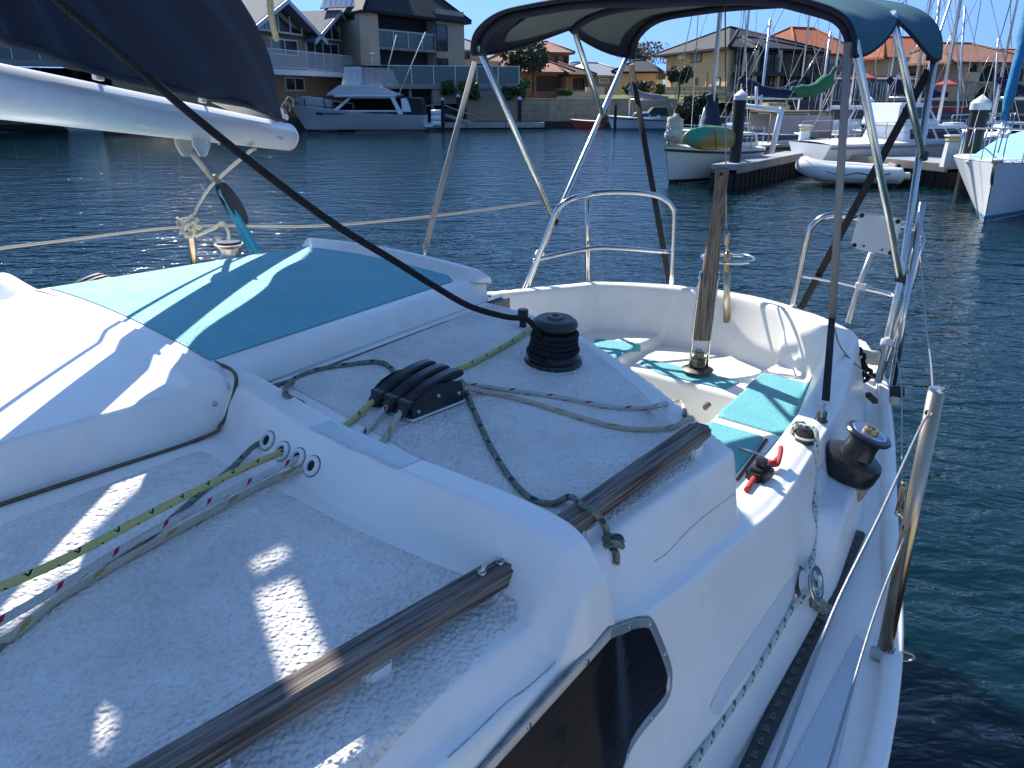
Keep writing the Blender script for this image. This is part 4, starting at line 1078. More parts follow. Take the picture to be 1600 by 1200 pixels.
# outboard lifting wheel behind the transom
wd_ = 3.36
wc_ = D(1137, 403, wd_)
ow = thing('steering_wheel', 'small polished steel wheel on a post behind the transom, beyond the tiller', 'wheel', wc_)
ring = [wc_ + Vector((.112 * math.cos(a), .112 * math.sin(a), 0)) for a in [i * math.pi / 12 for i in range(25)]]
tube('rim', ring, .0068, steel, ow, n=3, seg=10, cap=False)
for a in (.3, 2.4, 4.5): tube('spoke', [wc_ + Vector((0, 0, .01)), wc_ + Vector((.112 * math.cos(a), .112 * math.sin(a), 0))], .0045, steel, ow, n=1)
lathe('hub', [(0, .02), (.016, .02), (.02, 0), (.014, -.06), (0, -.06)], rusty, ow)
pb = D(1139, 470, wd_); link('post', tube_mesh([wc_ + Vector((0, 0, -.02)), pb - Vector((0, 0, .1))], .013, seg=12, n=1, oval=(1.2, .7)), rusty, ow, True)
link('spindle', tube_mesh([wc_, D(1135, 362, wd_)], .008, seg=10, n=1), rusty, ow, True)
lathe('clevis', [(0, -.02), (.012, -.02), (.015, .0), (.010, .03), (0, .03)], rusty, ow, D(1136, 375, wd_) - wc_)
# backstay coming down to it
wrp('backstay', [D(1133, -20, 3.5), D(1134, 200, 3.42), D(1135, 362, wd_)], .0030, 'thin vertical wire backstay ending at the steel wheel behind the transom', n=1)
# pushpits
tr_ = .0125
def pushp(nm, lab):
    t = thing(nm, None, None, (0, 0, CAM_H - .9)); t.parent = yacht; t.matrix_parent_inverse = inv_of(yacht); t['label'] = lab; return t
pp = pushp('stern_rail', 'far side stern rail with one middle post')
def tb3(nm, pxs, d, par, r_=tr_, m=None, n=6): link(nm, tube_mesh([[D(x, y, dd) for (x, y), dd in zip(pxs, d)]], r_, seg=14, n=n), m or steel, par, True)
tb3('top_tube', [(822, 452), (842, 400), (862, 348), (872, 326), (892, 311), (925, 303), (960, 300), (1005, 302), (1034, 309), (1050, 324), (1053, 345), (1049, 445)], [3.5, 3.5, 3.5, 3.5, 3.52, 3.6, 3.63, 3.66, 3.68, 3.68, 3.68, 3.68], pp)
tb3('middle_tube', [(832, 408), (862, 400), (918, 389), (955, 387), (1049, 394)], [3.5, 3.52, 3.6, 3.63, 3.68], pp, .010)
tb3('post', [(918, 303), (918, 440)], [3.6, 3.68], pp, n=1)
p2_ = pushp('stern_rail', 'near side stern rail carrying a white plate')
tb3('top_tube', [(1238, 484), (1252, 415), (1262, 368), (1272, 350), (1290, 338), (1318, 336), (1365, 345), (1410, 350), (1432, 358), (1440, 372), (1437, 392), (1412, 480), (1378, 578)], [3.20, 3.19, 3.18, 3.17, 3.16, 3.13, 3.05, 2.95, 2.9, 2.88, 2.86, 2.86, 2.86], p2_)
tb3('middle_tube', [(1252, 430), (1310, 440), (1360, 452), (1392, 460), (1399, 468)], [3.19, 3.12, 3.04, 2.97, 2.93], p2_, .009)
tb3('rubbed_bracket', [(1362, 395), (1345, 440), (1325, 504)], [3.04, 3.04, 3.04], p2_, .011, mat('grey_painted_tube', (.5, .52, .52), rough=.35, metal=.4), n=1)
bm = bmesh.new(); c_ = [D(1342, 331, 3.03), D(1410, 342, 2.93), D(1396, 401, 2.93), D(1328, 387, 3.03)]
nn_ = (c_[1] - c_[0]).cross(c_[2] - c_[0]).normalized(); nn_ = -nn_ if nn_.y > 0 else nn_
poly_prism(bm, c_, -nn_ * .012)
plate = fin('mounting_plate', bm, mat('white_board', (.66, .68, .67), rough=.55, var=.12, vscale=20), p2_, True, 30, .006, 3)
cm = sum(c_, Vector()) / 4
for p in c_: screw(p + (cm - p) * .17, nn_, .010, p2_, m=blackmetal, h=.004)
for q in ((.3, .0), (.72, .0)):
    a = c_[3] + (c_[2] - c_[3]) * q[0]; screw(a + (c_[0] - c_[3]) * .12, nn_, .005, p2_, m=blackmetal, h=.003)
lathe('white_clamp', [(.012, -.012), (.020, -.012), (.021, 0), (.020, .012), (.012, .012)], whitep, p2_, D(1345, 447, 3.02), Vector((.1, 0, 1)).to_track_quat('Z', 'Y').to_matrix(), 16, True)

# ------------------------------------------------------------------ bimini
bim = thing('bimini', 'teal bimini sunshade on a folding tube frame over the cockpit', 'bimini', D(1090, 500, 3.0))
A_, B_, C_, D_ = D(742, 92, 3.287), D(1338, 97, 2.30), D(986, 98, 4.08), D(1466, 104, 2.90)
def canvas_pt(a, b, off=0.0, edge_in=0.0, inset=0.0):
    """a: 0 fore .. 1 aft, b: 0 starboard .. 1 port along the arch"""
    S_ = A_.lerp(C_, a); P2 = B_.lerp(D_, a)
    mid = (S_ + P2) / 2; half = (P2 - S_) / 2
    ze = .125 * max(0, 1 - abs(2 * a - 1)) ** 1.35                 # scalloped side edges between the hoops
    rise = .198 + .012 * math.sin(math.pi * a) - .014 * (math.sin(2 * math.pi * a) ** 2) + .045 * a
    n_ = 3.2
    th0 = math.asin(min(.9, (ze / rise)) ** (n_ / 2)) + .02 + edge_in
    th = math.pi - th0 - (math.pi - 2 * th0) * b
    cx_ = math.copysign(abs(math.cos(th)) ** (2 / n_), math.cos(th)); sz_ = max(0, math.sin(th)) ** (2 / n_)
    p = mid + half * (cx_ * (1 - off / .7)) + Vector((0, 0, rise * sz_ - off * sz_))
    # light puckers near the hoops
    p.z += .004 * math.sin(b * 31) * math.exp(-((a - .08) / .1) ** 2) + .004 * math.sin(b * 23 + 2) * math.exp(-((a - .93) / .1) ** 2)
    return p
def canvas(nm, m, off, a0, a1, e, NA=40, NB=90):
    rows = [[canvas_pt(a0 + (a1 - a0) * i / NA, j / NB, off, e) for j in range(NB + 1)] for i in range(NA + 1)]
    me = grid_mesh(rows, nm); me.polygons.foreach_set('use_smooth', [True] * len(me.polygons)); return link(nm, me, m, bim, True)
teal_can = mat('teal_canvas', (.012, .105, .145), rough=.8, var=.25, vscale=4, col2=(.010, .085, .125), bump=.25, bscale=400, bdist=.001)
navy_under = mat('navy_binding', (.010, .012, .028), rough=.85)
lining = mat('grey_lining', (.095, .125, .13), rough=.85, var=.12, vscale=5)
canvas('canopy', teal_can, 0, -.015, 1.015, 0)
canvas('binding', navy_under, .006, -.02, 1.02, -.01)
canvas('lining', lining, .012, .14, .485, .13); canvas('lining', lining, .012, .515, .88, .13)
for a in (-.018, 1.018):
    link('hem', tube_mesh([[canvas_pt(a, j / 60, .004) for j in range(61)]], .0075, seg=8, n=1), teal_can if a > 1 else navy_under, bim, True)
for b in (0, 1):
    link('side_hem', tube_mesh([[canvas_pt(j / 30, b, .004) for j in range(31)]], .006, seg=8, n=1), navy_under, bim, True)
def hoop(a, nm='bow'):
    pts = [canvas_pt(a, j / 60, .024) for j in range(61)]; return pts
for a in (.02, .975, .5): link('bow_sleeve', tube_mesh([hoop(a)], .015, seg=12, n=1), navy_under, bim, True)
jp = D(1407, 437, 2.86); js = D(866, 347, 3.70)
pb_ = Z(1372, 598, -1.0); sb_ = Z(815, 458, -.88)
def leg(nm, pts, r_=.0125, m=alu, n=1): link(nm, tube_mesh([pts], r_, seg=16, n=n), m, bim, True)
leg('leg', [B_ + Vector((-.012, .0, .05)), jp]); leg('leg', [D_ + Vector((-.02, 0, .06)), jp + (pb_ - jp) * .0, pb_])
leg('leg', [A_ + Vector((.012, 0, .05)), js]); leg('leg', [C_ + Vector((-.012, 0, .05)), js, sb_])
midp = canvas_pt(.5, 1, .02) + Vector((0, 0, .03)); mids = canvas_pt(.5, 0, .02) + Vector((0, 0, .03))
def lerp_px(a, b, t): return a + (b - a) * t
mjp = lerp_px(D_, jp, .40); mjs = lerp_px(C_, js, .36)
leg('strut', [midp, mjp]); leg('strut', [mids, mjs])
leg('side_brace', [lerp_px(D_, jp, .62) + Vector((.03, 0, 0)), pb_ + Vector((.055, 0, -.02))], .0125, steel)
def joint(p, ax, nm='pivot'): lathe(nm, [(.0125, -.016), (.019, -.014), (.020, 0), (.019, .014), (.0125, .016)], black, bim, p, ax.to_track_quat('Z', 'Y').to_matrix(), 18, True)
for p, q in ((jp, pb_), (js, sb_), (mjp, pb_), (mjs, sb_)):
    joint(p, (p - q).normalized())
for p, q, f in ((jp, pb_, .62), (js, sb_, .45)):
    lathe('white_clamp', [(.0125, -.012), (.021, -.012), (.022, 0), (.021, .012), (.0125, .012)], whitep, bim, p + (q - p) * f, (p - q).to_track_quat('Z', 'Y').to_matrix(), 16, True)
def strap(nm, a, b, wd, m, lab, tw=Vector((1, 0, 0))):
    o = tag(link(nm, tube_mesh([a, b], wd / 2, seg=8, n=1, oval=(.08, 1), up=tw.cross((b - a).normalized()).normalized()), m, None), lab, 'strap'); return o
sx_ = Vector((1, -.2, 0)).normalized()
q0 = Z(1291, 632, -.80)
strap('webbing_strap', B_ + Vector((-.03, 0, .05)), D(1300, 498, 2.42), .023, grey_fab, 'long grey webbing strap hanging from the near front corner of the bimini', sx_)
strap('webbing_strap', D(1300, 498, 2.42), Z(1290, 626, -.775), .021, blk_fab, 'black webbing strap from the grey strap down to the buckle on the coaming', sx_)
strap('webbing_strap', D(1286, 628, 2.33), Z(1250, 678, -.78), .018, blk_fab, 'loose black tail of webbing lying along the coaming edge by the buckle', sx_)
strap('webbing_strap', A_ + Vector((.0, 0, -.01)), D(663, 393, 3.0), .024, grey_fab, 'grey webbing strap running down from the far front corner of the bimini', sx_)
strap('webbing_strap', C_ + Vector((0, 0, -.01)), D(1046, 442, 3.72), .028, blk_fab, 'black webbing strap down from the far rear corner of the bimini to the stern rail', sx_)
strap('webbing_strap', D_ + Vector((-.03, 0, -.01)), D(1250, 484, 3.22), .030, blk_fab, 'black webbing strap slanting behind the white plate from the near rear corner', sx_)
lathe('hook', [(0, -.02), (.006, -.02), (.009, 0), (.006, .02), (0, .02)], steel, bim, D(663, 390, 3.0), None, 10, True)
bk_ = thing('buckle', 'small white and steel strap buckle standing on the port coaming', 'buckle', hit(1282, 658))
bm = bmesh.new(); pq = Z(1289, 631, -.785); add_box(bm, pq - bk_.location, (.034, .006, .010)); fin('white_slide', bm, whitep, bk_, False, 30, .002)
tube('hook_wire', [pq - bk_.location, (pq - bk_.location) * .35], .0022, steel, bk_, world=False, n=1, seg=6)
bm = bmesh.new()
for s_ in (-.009, .009): add_box(bm, (s_, 0, .014), (.006, .016, .030))
lathe_bm(bm, [(0, 0), (.017, 0), (.018, .004), (0, .005)], seg=16); fin('saddle', bm, mat('dark_steel', (.18, .18, .18), rough=.35, metal=.9), bk_, False, 30, .0015)
# second strap end at the stern quarter with a black fitting
qf = D(1400, 612, 2.45)
tag(link('webbing_strap', tube_mesh([D(1303, 512, 2.50), D(1315, 545, 2.5), D(1350, 580, 2.48), qf], .012, seg=8, n=4, oval=(.15, 1)), grey_fab, None), 'grey strap looping from the coaming corner to the black rail fitting', 'strap')
rf = thing('rail_fitting', 'black plastic clamp with a creamy cup at the foot of the bimini legs', 'clamp', qf)
lathe('clamp_body', [(0, -.018), (.020, -.018), (.022, 0), (.021, .02), (.012, .026), (0, .026)], black, rf, Vector((0, 0, 0)), Vector((1, -.6, .2)).to_track_quat('Z', 'Y').to_matrix(), 20)
lathe('cup', [(0, -.045), (.014, -.045), (.018, -.03), (.018, -.012), (0, -.012)], cream, rf)
bm = bmesh.new(); add_box(bm, D(1362, 622, 2.50) - qf, (.05, .03, .022), Matrix.Rotation(R(40), 3, 'Y')); fin('lever', bm, black, rf, False, 30, .006)
# bundle of dark line behind the coaming corner
rope('dark_rope_bundle', [D(1335 + 9 * math.sin(i * 1.3) + i * 1.1, 548 + i * 2.2 + 8 * math.cos(i * 1.7), 2.75 + .04 * math.sin(i)) for i in range(22)], .008, 'black', 'bundle of dark rope stuffed behind the corner of the port coaming', n=4)
link('quarter_block', boxm((0, 0, 0), (.01, .01, .01)).free() or tube_mesh([D(1340, 556, 2.9), D(1372, 560, 2.85)], .03, seg=12, n=1), cream, yacht, True)
# small things in the cockpit: red rope end, shackle bar, drain knob, hatch edge slot
rope('red_line', [hit(1166, 770, .006), hit(1174, 758, .008), hit(1184, 745, .012), hit(1196, 737, .014), hit(1208, 735, .014), hit(1214, 728, .018), hit(1206, 738, .022), hit(1200, 732, .016), hit(1212, 738, .018), hit(1217, 726, .03), hit(1217, 722, .035)], .0055, mat('red_cord', (.42, .03, .035), rough=.75, bump=.5, bscale=500, bdist=.001), 'short red rope end tied at the forward end of the port coaming', n=4)
cl2 = thing('cam_cleat', 'black cam cleat at the forward end of the coaming under the red rope end', 'cleat', hit(1186, 748, .012))
bm = bmesh.new(); add_box(bm, (0, 0, 0), (.04, .06, .035), Matrix.Rotation(-PHI, 3, 'Z')); fin('cleat_body', bm, black, cl2, False, 30, .008); lathe('cam', [(0, .018), (.012, .018), (.013, .032), (0, .034)], blackmetal, cl2)
pin0, pin1 = Z(1153, 699, -1.045), Z(1200, 714, -1.03)
tag(link('steel_pin', tube_mesh([pin0, pin1], .005, seg=10, n=1), steel, None), 'small steel pin lying across the turquoise cockpit seat', 'pin')
beam('seat_gap', Z(1152, 750, -1.056), Z(1198, 686, -1.056), .010, .004, mat('dark_teak_slot', (.10, .06, .035), rough=.8), yacht, bevel=.001)
lathe('drain_knob', [(0, -.01), (.016, -.01), (.018, 0), (.014, .008), (0, .009)], mat('brown_knob', (.12, .10, .085), rough=.6), yacht, Z(1104, 634, -1.09), (AX_V * -1 + Vector((0, 0, .6))).to_track_quat('Z', 'Y').to_matrix(), 18, True)
# ------------------------------------------------------------------ water
wm = bpy.data.materials.new('harbour_water'); wm.use_nodes = True; n, l, b = nodes_of(wm)
b.inputs['Base Color'].default_value = (.0015, .030, .036, 1); b.inputs['Roughness'].default_value = .035; b.inputs['IOR'].default_value = 1.333
b.inputs['Specular IOR Level'].default_value = .5
tc = n.new('ShaderNodeTexCoord'); mp = n.new('ShaderNodeMapping'); mp.inputs['Rotation'].default_value = (0, 0, .5); mp.inputs['Scale'].default_value = (1, 1.9, 1); l.new(tc.outputs['Object'], mp.inputs[0])
def wnoise(sc_, det, dist, st, prev=None, dis=.4):
    z = n.new('ShaderNodeTexNoise'); z.inputs['Scale'].default_value = sc_; z.inputs['Detail'].default_value = det; z.inputs['Distortion'].default_value = dis; l.new(mp.outputs[0], z.inputs['Vector'])
    bp = n.new('ShaderNodeBump'); bp.inputs['Strength'].default_value = st; bp.inputs['Distance'].default_value = dist; l.new(z.outputs[0], bp.inputs['Height'])
    if prev: l.new(prev.outputs[0], bp.inputs['Normal'])
    return bp
b1 = wnoise(.7, 2, .18, .5); b2 = wnoise(2.6, 3, .07, .75, b1); b3 = wnoise(7.5, 2, .022, .6, b2)
l.new(b3.outputs[0], b.inputs['Normal'])
b.inputs['Subsurface Weight'].default_value = 1.0; b.inputs['Subsurface Scale'].default_value = 1.6; b.inputs['Subsurface Radius'].default_value = (.5, 1, 1)
pt_ = n.new('ShaderNodeTexNoise'); pt_.inputs['Scale'].default_value = .05; pt_.inputs['Detail'].default_value = 3; l.new(tc.outputs['Object'], pt_.inputs['Vector'])
mx = n.new('ShaderNodeMix'); mx.data_type = 'RGBA'; mx.inputs['A'].default_value = (.0004, .009, .0085, 1); mx.inputs['B'].default_value = (.0008, .020, .032, 1); l.new(pt_.outputs[0], mx.inputs['Factor']); l.new(mx.outputs['Result'], b.inputs['Base Color'])
bm = bmesh.new(); S_ = 2500; bm.faces.new([bm.verts.new(p) for p in ((-S_, -200, 0), (S_, -200, 0), (S_, S_, 0), (-S_, S_, 0))])
tag(fin('water', bm, wm), kind='structure')

# ------------------------------------------------------------------ shore helpers
def m_(name, *a, **k): return mat(name, *a, **k)
brick = m_('tan_brick', (.40, .27, .16), rough=.85, var=.35, vscale=3, bump=.3, bscale=12)
orange_brick = m_('orange_brick', (.50, .23, .12), rough=.85, var=.3, vscale=2)
render_grey = m_('taupe_render', (.37, .33, .27), rough=.85, var=.1, vscale=.6)
render_tan = m_('beige_render', (.62, .48, .33), rough=.85, var=.12, vscale=.6)
render_yel = m_('straw_render', (.74, .53, .27), rough=.85, var=.15, vscale=.5, col2=(.66, .47, .24))
cream_r = m_('cream_render', (.72, .55, .36), rough=.85, var=.1, vscale=.6)
limestone = m_('limestone', (.48, .39, .26), rough=.9, var=.35, vscale=1.5)
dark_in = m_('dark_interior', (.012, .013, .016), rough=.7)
win_dark = m_('window_glass', (.018, .028, .038), rough=.06, coat=.5)
win_teal = m_('balcony_glass', (.085, .14, .135), rough=.25, coat=.1)
white_fr = m_('white_frame', (.70, .71, .72), rough=.5)
brown_fr = m_('brown_frame', (.16, .06, .04), rough=.6)
dark_fr = m_('dark_frame', (.025, .03, .04), rough=.5)
concrete = m_('concrete', (.32, .31, .29), rough=.85, var=.25, vscale=1)
metal_rf = m_('zincalume_roof', (.14, .155, .17), rough=.8, spec=.15, var=.1)
slate_rf = m_('charcoal_roof', (.022, .024, .030), rough=.7, spec=.25, var=.2, vscale=1)
solar = m_('solar_panel', (.02, .045, .10), rough=.15, coat=.5)
def tile_mat(name, a, b_):
    m = mat(name, a, rough=.8, var=.4, vscale=5, col2=b_); nn, ll, bb = nodes_of(m)
    t = nn.new('ShaderNodeTexCoord'); w_ = nn.new('ShaderNodeTexWave'); w_.wave_type = 'BANDS'; w_.bands_direction = 'Z'; w_.inputs['Scale'].default_value = 3.0; w_.inputs['Distortion'].default_value = .6
    ll.new(t.outputs['Object'], w_.inputs['Vector']); bp = nn.new('ShaderNodeBump'); bp.inputs['Strength'].default_value = .9; bp.inputs['Distance'].default_value = .12
    ll.new(w_.outputs[0], bp.inputs['Height']); ll.new(bp.outputs[0], bb.inputs['Normal']); return m
tile_or = tile_mat('orange_tiles', (.50, .15, .06), (.36, .11, .05)); tile_br = tile_mat('mottled_tiles', (.42, .21, .12), (.20, .10, .07)); tile_pk = tile_mat('terracotta_tiles', (.50, .27, .18), (.32, .15, .10)); tile_dk = tile_mat('dark_tiles', (.13, .07, .06), (.08, .045, .04))
def g(px, d, z=0.0):
    X = px - 800.0; q = ray(px, 147.0); return Vector((q[0] / q[1] * d, d, z))
def zz(py, d): return D(800, py, d).z
def par(o, name, bm, m, sm=None, **k): return fin(name, bm, m, o, True, sm, **k)
def basis(A, B):
    t = (B - A); L = Vector((t.x, t.y, 0)).length; t = Vector((t.x, t.y, 0)).normalized(); nrm = Vector((t.y, -t.x, 0))   # faces the camera when A is left of B
    return t, nrm, L
def slab(bm, A, t, nrm, s0, s1, z0, z1, y0, y1):
    """box on a facade: s along, z up, y outwards"""
    vs = [bm.verts.new(Vector((A.x, A.y, 0)) + t * s + nrm * y + Vector((0, 0, z))) for z in (z0, z1) for s, y in ((s0, y0), (s1, y0), (s1, y1), (s0, y1))]
    for f in ((0, 3, 2, 1), (4, 5, 6, 7), (0, 1, 5, 4), (1, 2, 6, 5), (2, 3, 7, 6), (3, 0, 4, 7)): bm.faces.new([vs[i] for i in f])
class Face:
    """a facade from A (left) to B (right); positions along it in metres or by pixel"""
    def __init__(s, house, A, B):
        s.h = house; s.A = A; s.B = B; s.t, s.n, s.L = basis(A, B)
    def s(s_, px):
        q = ray(px, 147.0); k = q[0] / q[1]          # x = k*y on the facade line
        return (k * s_.A.y - s_.A.x) / (s_.t.x - k * s_.t.y)
    def d(s_, px): return s_.A.y + s_.t.y * s_.s(px)
    def z(s_, px, py): return zz(py, s_.d(px))
    def box(s, name, m, s0, s1, z0, z1, y0=-.3, y1=0, parent=None, sm=None):
        bm = bmesh.new(); slab(bm, s.A, s.t, s.n, s0, s1, z0, z1, y0, y1); return fin(name, bm, m, parent or s.h, True, sm)
    def pbox(s, name, m, px0, px1, py0, py1, y0=-.3, y1=0, parent=None):
        pm = (px0 + px1) / 2; return s.box(name, m, s.s(px0), s.s(px1), s.z(pm, py1), s.z(pm, py0), y0, y1, parent)
    def window(s, px0, px1, py0, py1, nx=1, nz=1, fr=None, pane=None, name='window', rec=.0, fw=.07):
        pm = (px0 + px1) / 2; a, b_, z0, z1 = s.s(px0), s.s(px1), s.z(pm, py1), s.z(pm, py0); fr = fr or white_fr
        bm = bmesh.new()
        slab(bm, s.A, s.t, s.n, a, b_, z1 - fw, z1, rec, rec + .07); slab(bm, s.A, s.t, s.n, a, b_, z0, z0 + fw, rec, rec + .07)
        for i in range(nx + 1):
            x = a + (b_ - a - fw) * i / nx; slab(bm, s.A, s.t, s.n, x, x + fw, z0 + fw + .002, z1 - fw - .002, rec, rec + .065)
        for i in range(1, nz): z = z0 + (z1 - z0) * i / nz; slab(bm, s.A, s.t, s.n, a + fw, b_ - fw, z, z + fw * .7, rec, rec + .055)
        w_ = fin(name, bm, fr, s.h, True)
        s.box('pane', pane or win_dark, a + fw * .5, b_ - fw * .5, z0 + fw * .5, z1 - fw * .5, rec + .004, rec + .03, w_)
        return w_
    def rail(s, px0, px1, z0, h, y, kind='bars', step=.14, m=None, name='railing', parent=None):
        a, b_ = s.s(px0), s.s(px1); m = m or white_fr; bm = bmesh.new()
        slab(bm, s.A, s.t, s.n, a, b_, z0 + h - .05, z0 + h, y - .03, y + .03)
        if kind == 'bars':
            slab(bm, s.A, s.t, s.n, a, b_, z0 + .05, z0 + .09, y - .02, y + .02); x = a
            while x < b_: slab(bm, s.A, s.t, s.n, x, x + .03, z0 + .092, z0 + h - .052, y - .012, y + .012); x += step
            return fin(name, bm, m, parent or s.h, True)
        k = max(1, int(round((b_ - a) / 1.5)))
        for i in range(k + 1):
            x = a + (b_ - a) * i / k; slab(bm, s.A, s.t, s.n, x - .03, x + .03, z0, z0 + h + .04, y + .035, y + .08)
        r_ = fin(name, bm, m, parent or s.h, True)
        for i in range(k):
            x0 = a + (b_ - a) * i / k; x1 = a + (b_ - a) * (i + 1) / k; s.box('glass_panel', win_teal, x0 + .03, x1 - .03, z0 + .02, z0 + h - .06, y - .01, y + .01, r_)
        return r_
def house(name, label, cat, base, group=None): return thing(name, label, cat, base, 0, group)
def roof_hip(h, corners, z0, ridge, zr, m, eave=.5, name='roof', fascia=None):
    """corners: 4 footprint points in order; ridge: two points (same z)"""
    c = sum(corners, Vector()) / 4; E_ = [Vector((p.x, p.y, 0)) + (Vector((p.x, p.y, 0)) - Vector((c.x, c.y, 0))).normalized() * eave * 1.4 for p in corners]
    bm = bmesh.new(); lo = [bm.verts.new((p.x, p.y, z0)) for p in E_]; lo2 = [bm.verts.new((p.x, p.y, z0 - .18)) for p in E_]
    r0, r1 = [bm.verts.new((p.x, p.y, zr)) for p in ridge]
    bm.faces.new((lo[0], lo[1], r1, r0)); bm.faces.new((lo[1], lo[2], r1)); bm.faces.new((lo[2], lo[3], r0, r1)); bm.faces.new((lo[3], lo[0], r0))
    for i in range(4): bm.faces.new((lo2[i], lo2[(i + 1) % 4], lo[(i + 1) % 4], lo[i]))
    bm.faces.new(lo2[::-1])
    r_ = fin(name, bm, m, h, True)
    for a, b_ in ((E_[0], ridge[0]), (E_[1], ridge[1]), (E_[2], ridge[1]), (E_[3], ridge[0]), (ridge[0], ridge[1])):
        z_a = z0 if a in E_ else zr
        me = tube_mesh([[Vector((a.x, a.y, z_a + .02)), Vector((b_.x, b_.y, zr + .02))]], .11, seg=6, n=1); link('ridge_cap', me, m, r_, True)
    return r_
def block(h, corners, z0, z1, m, name='wall'):
    bm = bmesh.new(); lo = [bm.verts.new((p.x, p.y, z0)) for p in corners]; hi = [bm.verts.new((p.x, p.y, z1)) for p in corners]; n_ = len(lo)
    bm.faces.new(lo[::-1]); bm.faces.new(hi)
    for i in range(n_): bm.faces.new((lo[i], lo[(i + 1) % n_], hi[(i + 1) % n_], hi[i]))
    return fin(name, bm, m, h, True)

GZ = 1.75    # height of the land behind the sea wall
# ground
bm = bmesh.new(); bm.faces.new([bm.verts.new(p) for p in ((-260, 61.6, GZ), (14, 61.6, GZ), (26, 66, GZ), (120, 66, GZ), (900, 300, GZ), (900, 900, GZ + 2), (-900, 900, GZ + 2), (-900, 300, GZ))])
tag(fin('ground', bm, m_('dry_ground', (.20, .17, .10), rough=.95, var=.4, vscale=.3, col2=(.10, .13, .05))), kind='structure')

# sea wall of limestone blocks along the far bank
def seawall(name, a, b_, z0, z1, courses, bl, label, group=None):
    t, nrm, L = basis(a, b_); w_ = thing(name, label, 'wall', (a + b_) / 2, 0, group)
    bm = bmesh.new(); slab(bm, a, t, nrm, 0, L, z0 - .5, z1 - .03, -.4, -.03); fin('backing', bm, concrete, w_, True)
    hh = (z1 - z0) / courses; base = None; rnd = random.Random(3)
    for c in range(courses):
        x = -rnd.uniform(0, bl * .5)
        while x < L:
            wd = bl * rnd.uniform(.8, 1.2); x0, x1 = max(0, x), min(L, x + wd)
            if x1 - x0 > .1:
                bm = bmesh.new(); slab(bm, a, t, nrm, x0 + .015, x1 - .015, z0 + c * hh + .012, z0 + (c + 1) * hh - .012, -.05, rnd.uniform(-.01, .03)); fin('stone_block', bm, limestone, w_, True)
            x += wd
    bm = bmesh.new(); slab(bm, a, t, nrm, 0, L, z1 - .028, z1 + .06, -.45, .05); fin('coping', bm, limestone, w_, True)
    return w_
seawall('sea_wall', g(728, 61), g(1062, 61.5), .45, 1.98, 4, 1.05, 'long limestone block wall along the far bank beneath the orange house')
seawall('sea_wall', g(-80, 57), g(300, 57), .2, 1.3, 3, 1.3, 'low limestone wall at the waterline under the boom, far left')
bm = bmesh.new(); span(bm, (g(680, 61).x, 60.4, -.6), (g(1062, 61).x, 62.5, .42)); tag(fin('bank_footing', bm, m_('weedy_footing', (.06, .055, .04), rough=.9, var=.5, vscale=1)), kind='structure')

# ---- house 1: tan brick with two gables and white balcony
h1 = house('gabled_house', 'tan brick house with two white-edged gables and a white balustraded balcony', 'house', g(470, 58, GZ))
A, Bp = g(372, 50), g(556, 65.5); f1 = Face(h1, A, Bp)
back = f1.n * -9
zt1 = f1.z(470, 55)
block(h1, [A, Bp, Bp + back, A + back], .8, zt1, brick)
def gable(f, pxl, pxa, pxr, pyl, pya, pyr, nm='gable', white=True):
    sl, sa, sr = f.s(pxl), f.s(pxa), f.s(pxr); zl, za, zr = f.z(pxl, pyl), f.z(pxa, pya), f.z(pxr, pyr); sa = (sl + sr) / 2; zl = zr = (zl + zr) / 2
    def P3(s_, z, y): return Vector((f.A.x, f.A.y, 0)) + f.t * s_ + f.n * y + Vector((0, 0, z))
    bm = bmesh.new(); poly_prism(bm, [P3(sl, zl - .3, .0), P3(sr, zl - .3, .0), P3(sa, za - .35, .0)], f.n * -.3); fin('gable_wall', bm, brick, h1, True)
    ro = None
    for s0, z0, s1, z1 in ((sl - .5, zl - .4, sa, za), (sa, za, sr + .5, zr - .4)):
        bm = bmesh.new(); poly_prism(bm, [P3(s0, z0, .9), P3(s1, z1, .9), P3(s1, z1 + .16, .9), P3(s0, z0 + .16, .9)], f.n * -9.5); ro = fin('roof', bm, metal_rf, h1, True)
        bm = bmesh.new(); poly_prism(bm, [P3(s0, z0 - .16, 1.0), P3(s1, z1 - .16, 1.0), P3(s1, z1 + .12, 1.0), P3(s0, z0 + .12, 1.0)], f.n * -.07); fin('barge_board', bm, m_('pale_blue_board', (.50, .56, .64), rough=.5), h1, True)
    # glazing under the rafters
    for k in range(-2, 2):
        w0 = (sr - sl) * .17; x0 = sa + k * w0 + .05; x1 = sa + (k + 1) * w0 - .05; sl_ = (za - zl) / (sr - sa)
        t0 = za - .75 - abs(x0 - sa) * sl_; t1 = za - .75 - abs(x1 - sa) * sl_; zb = zl + .05
        if min(t0, t1) < zb + .2: t0, t1 = max(t0, zb + .2), max(t1, zb + .2)
        bm = bmesh.new(); poly_prism(bm, [P3(x0, zb, .03), P3(x1, zb, .03), P3(x1, t1, .03), P3(x0, t0, .03)], f.n * .03); o = fin('gable_window', bm, win_dark, h1, True)
        bm = bmesh.new(); slab(bm, f.A, f.t, f.n, x1, x1 + .1, zb, max(t0, t1), .03, .1); slab(bm, f.A, f.t, f.n, x0, x1, zb - .1, zb - .002, .03, .1); fin('mullion', bm, white_fr, o, True)
gable(f1, 385, 436, 494, 50, 0, 50); gable(f1, 486, 516, 558, 62, 18, 62)
f1.window(430, 471, 61, 86, 2, 1); f1.window(484, 533, 66, 112, 4, 1, name='folding_door'); f1.window(447, 476, 121, 142, 2, 1)
zb = f1.z(490, 112); f1.box('balcony_slab', white_fr, f1.s(372), f1.s(556), zb - .35, zb - .02, .01, 1.6)
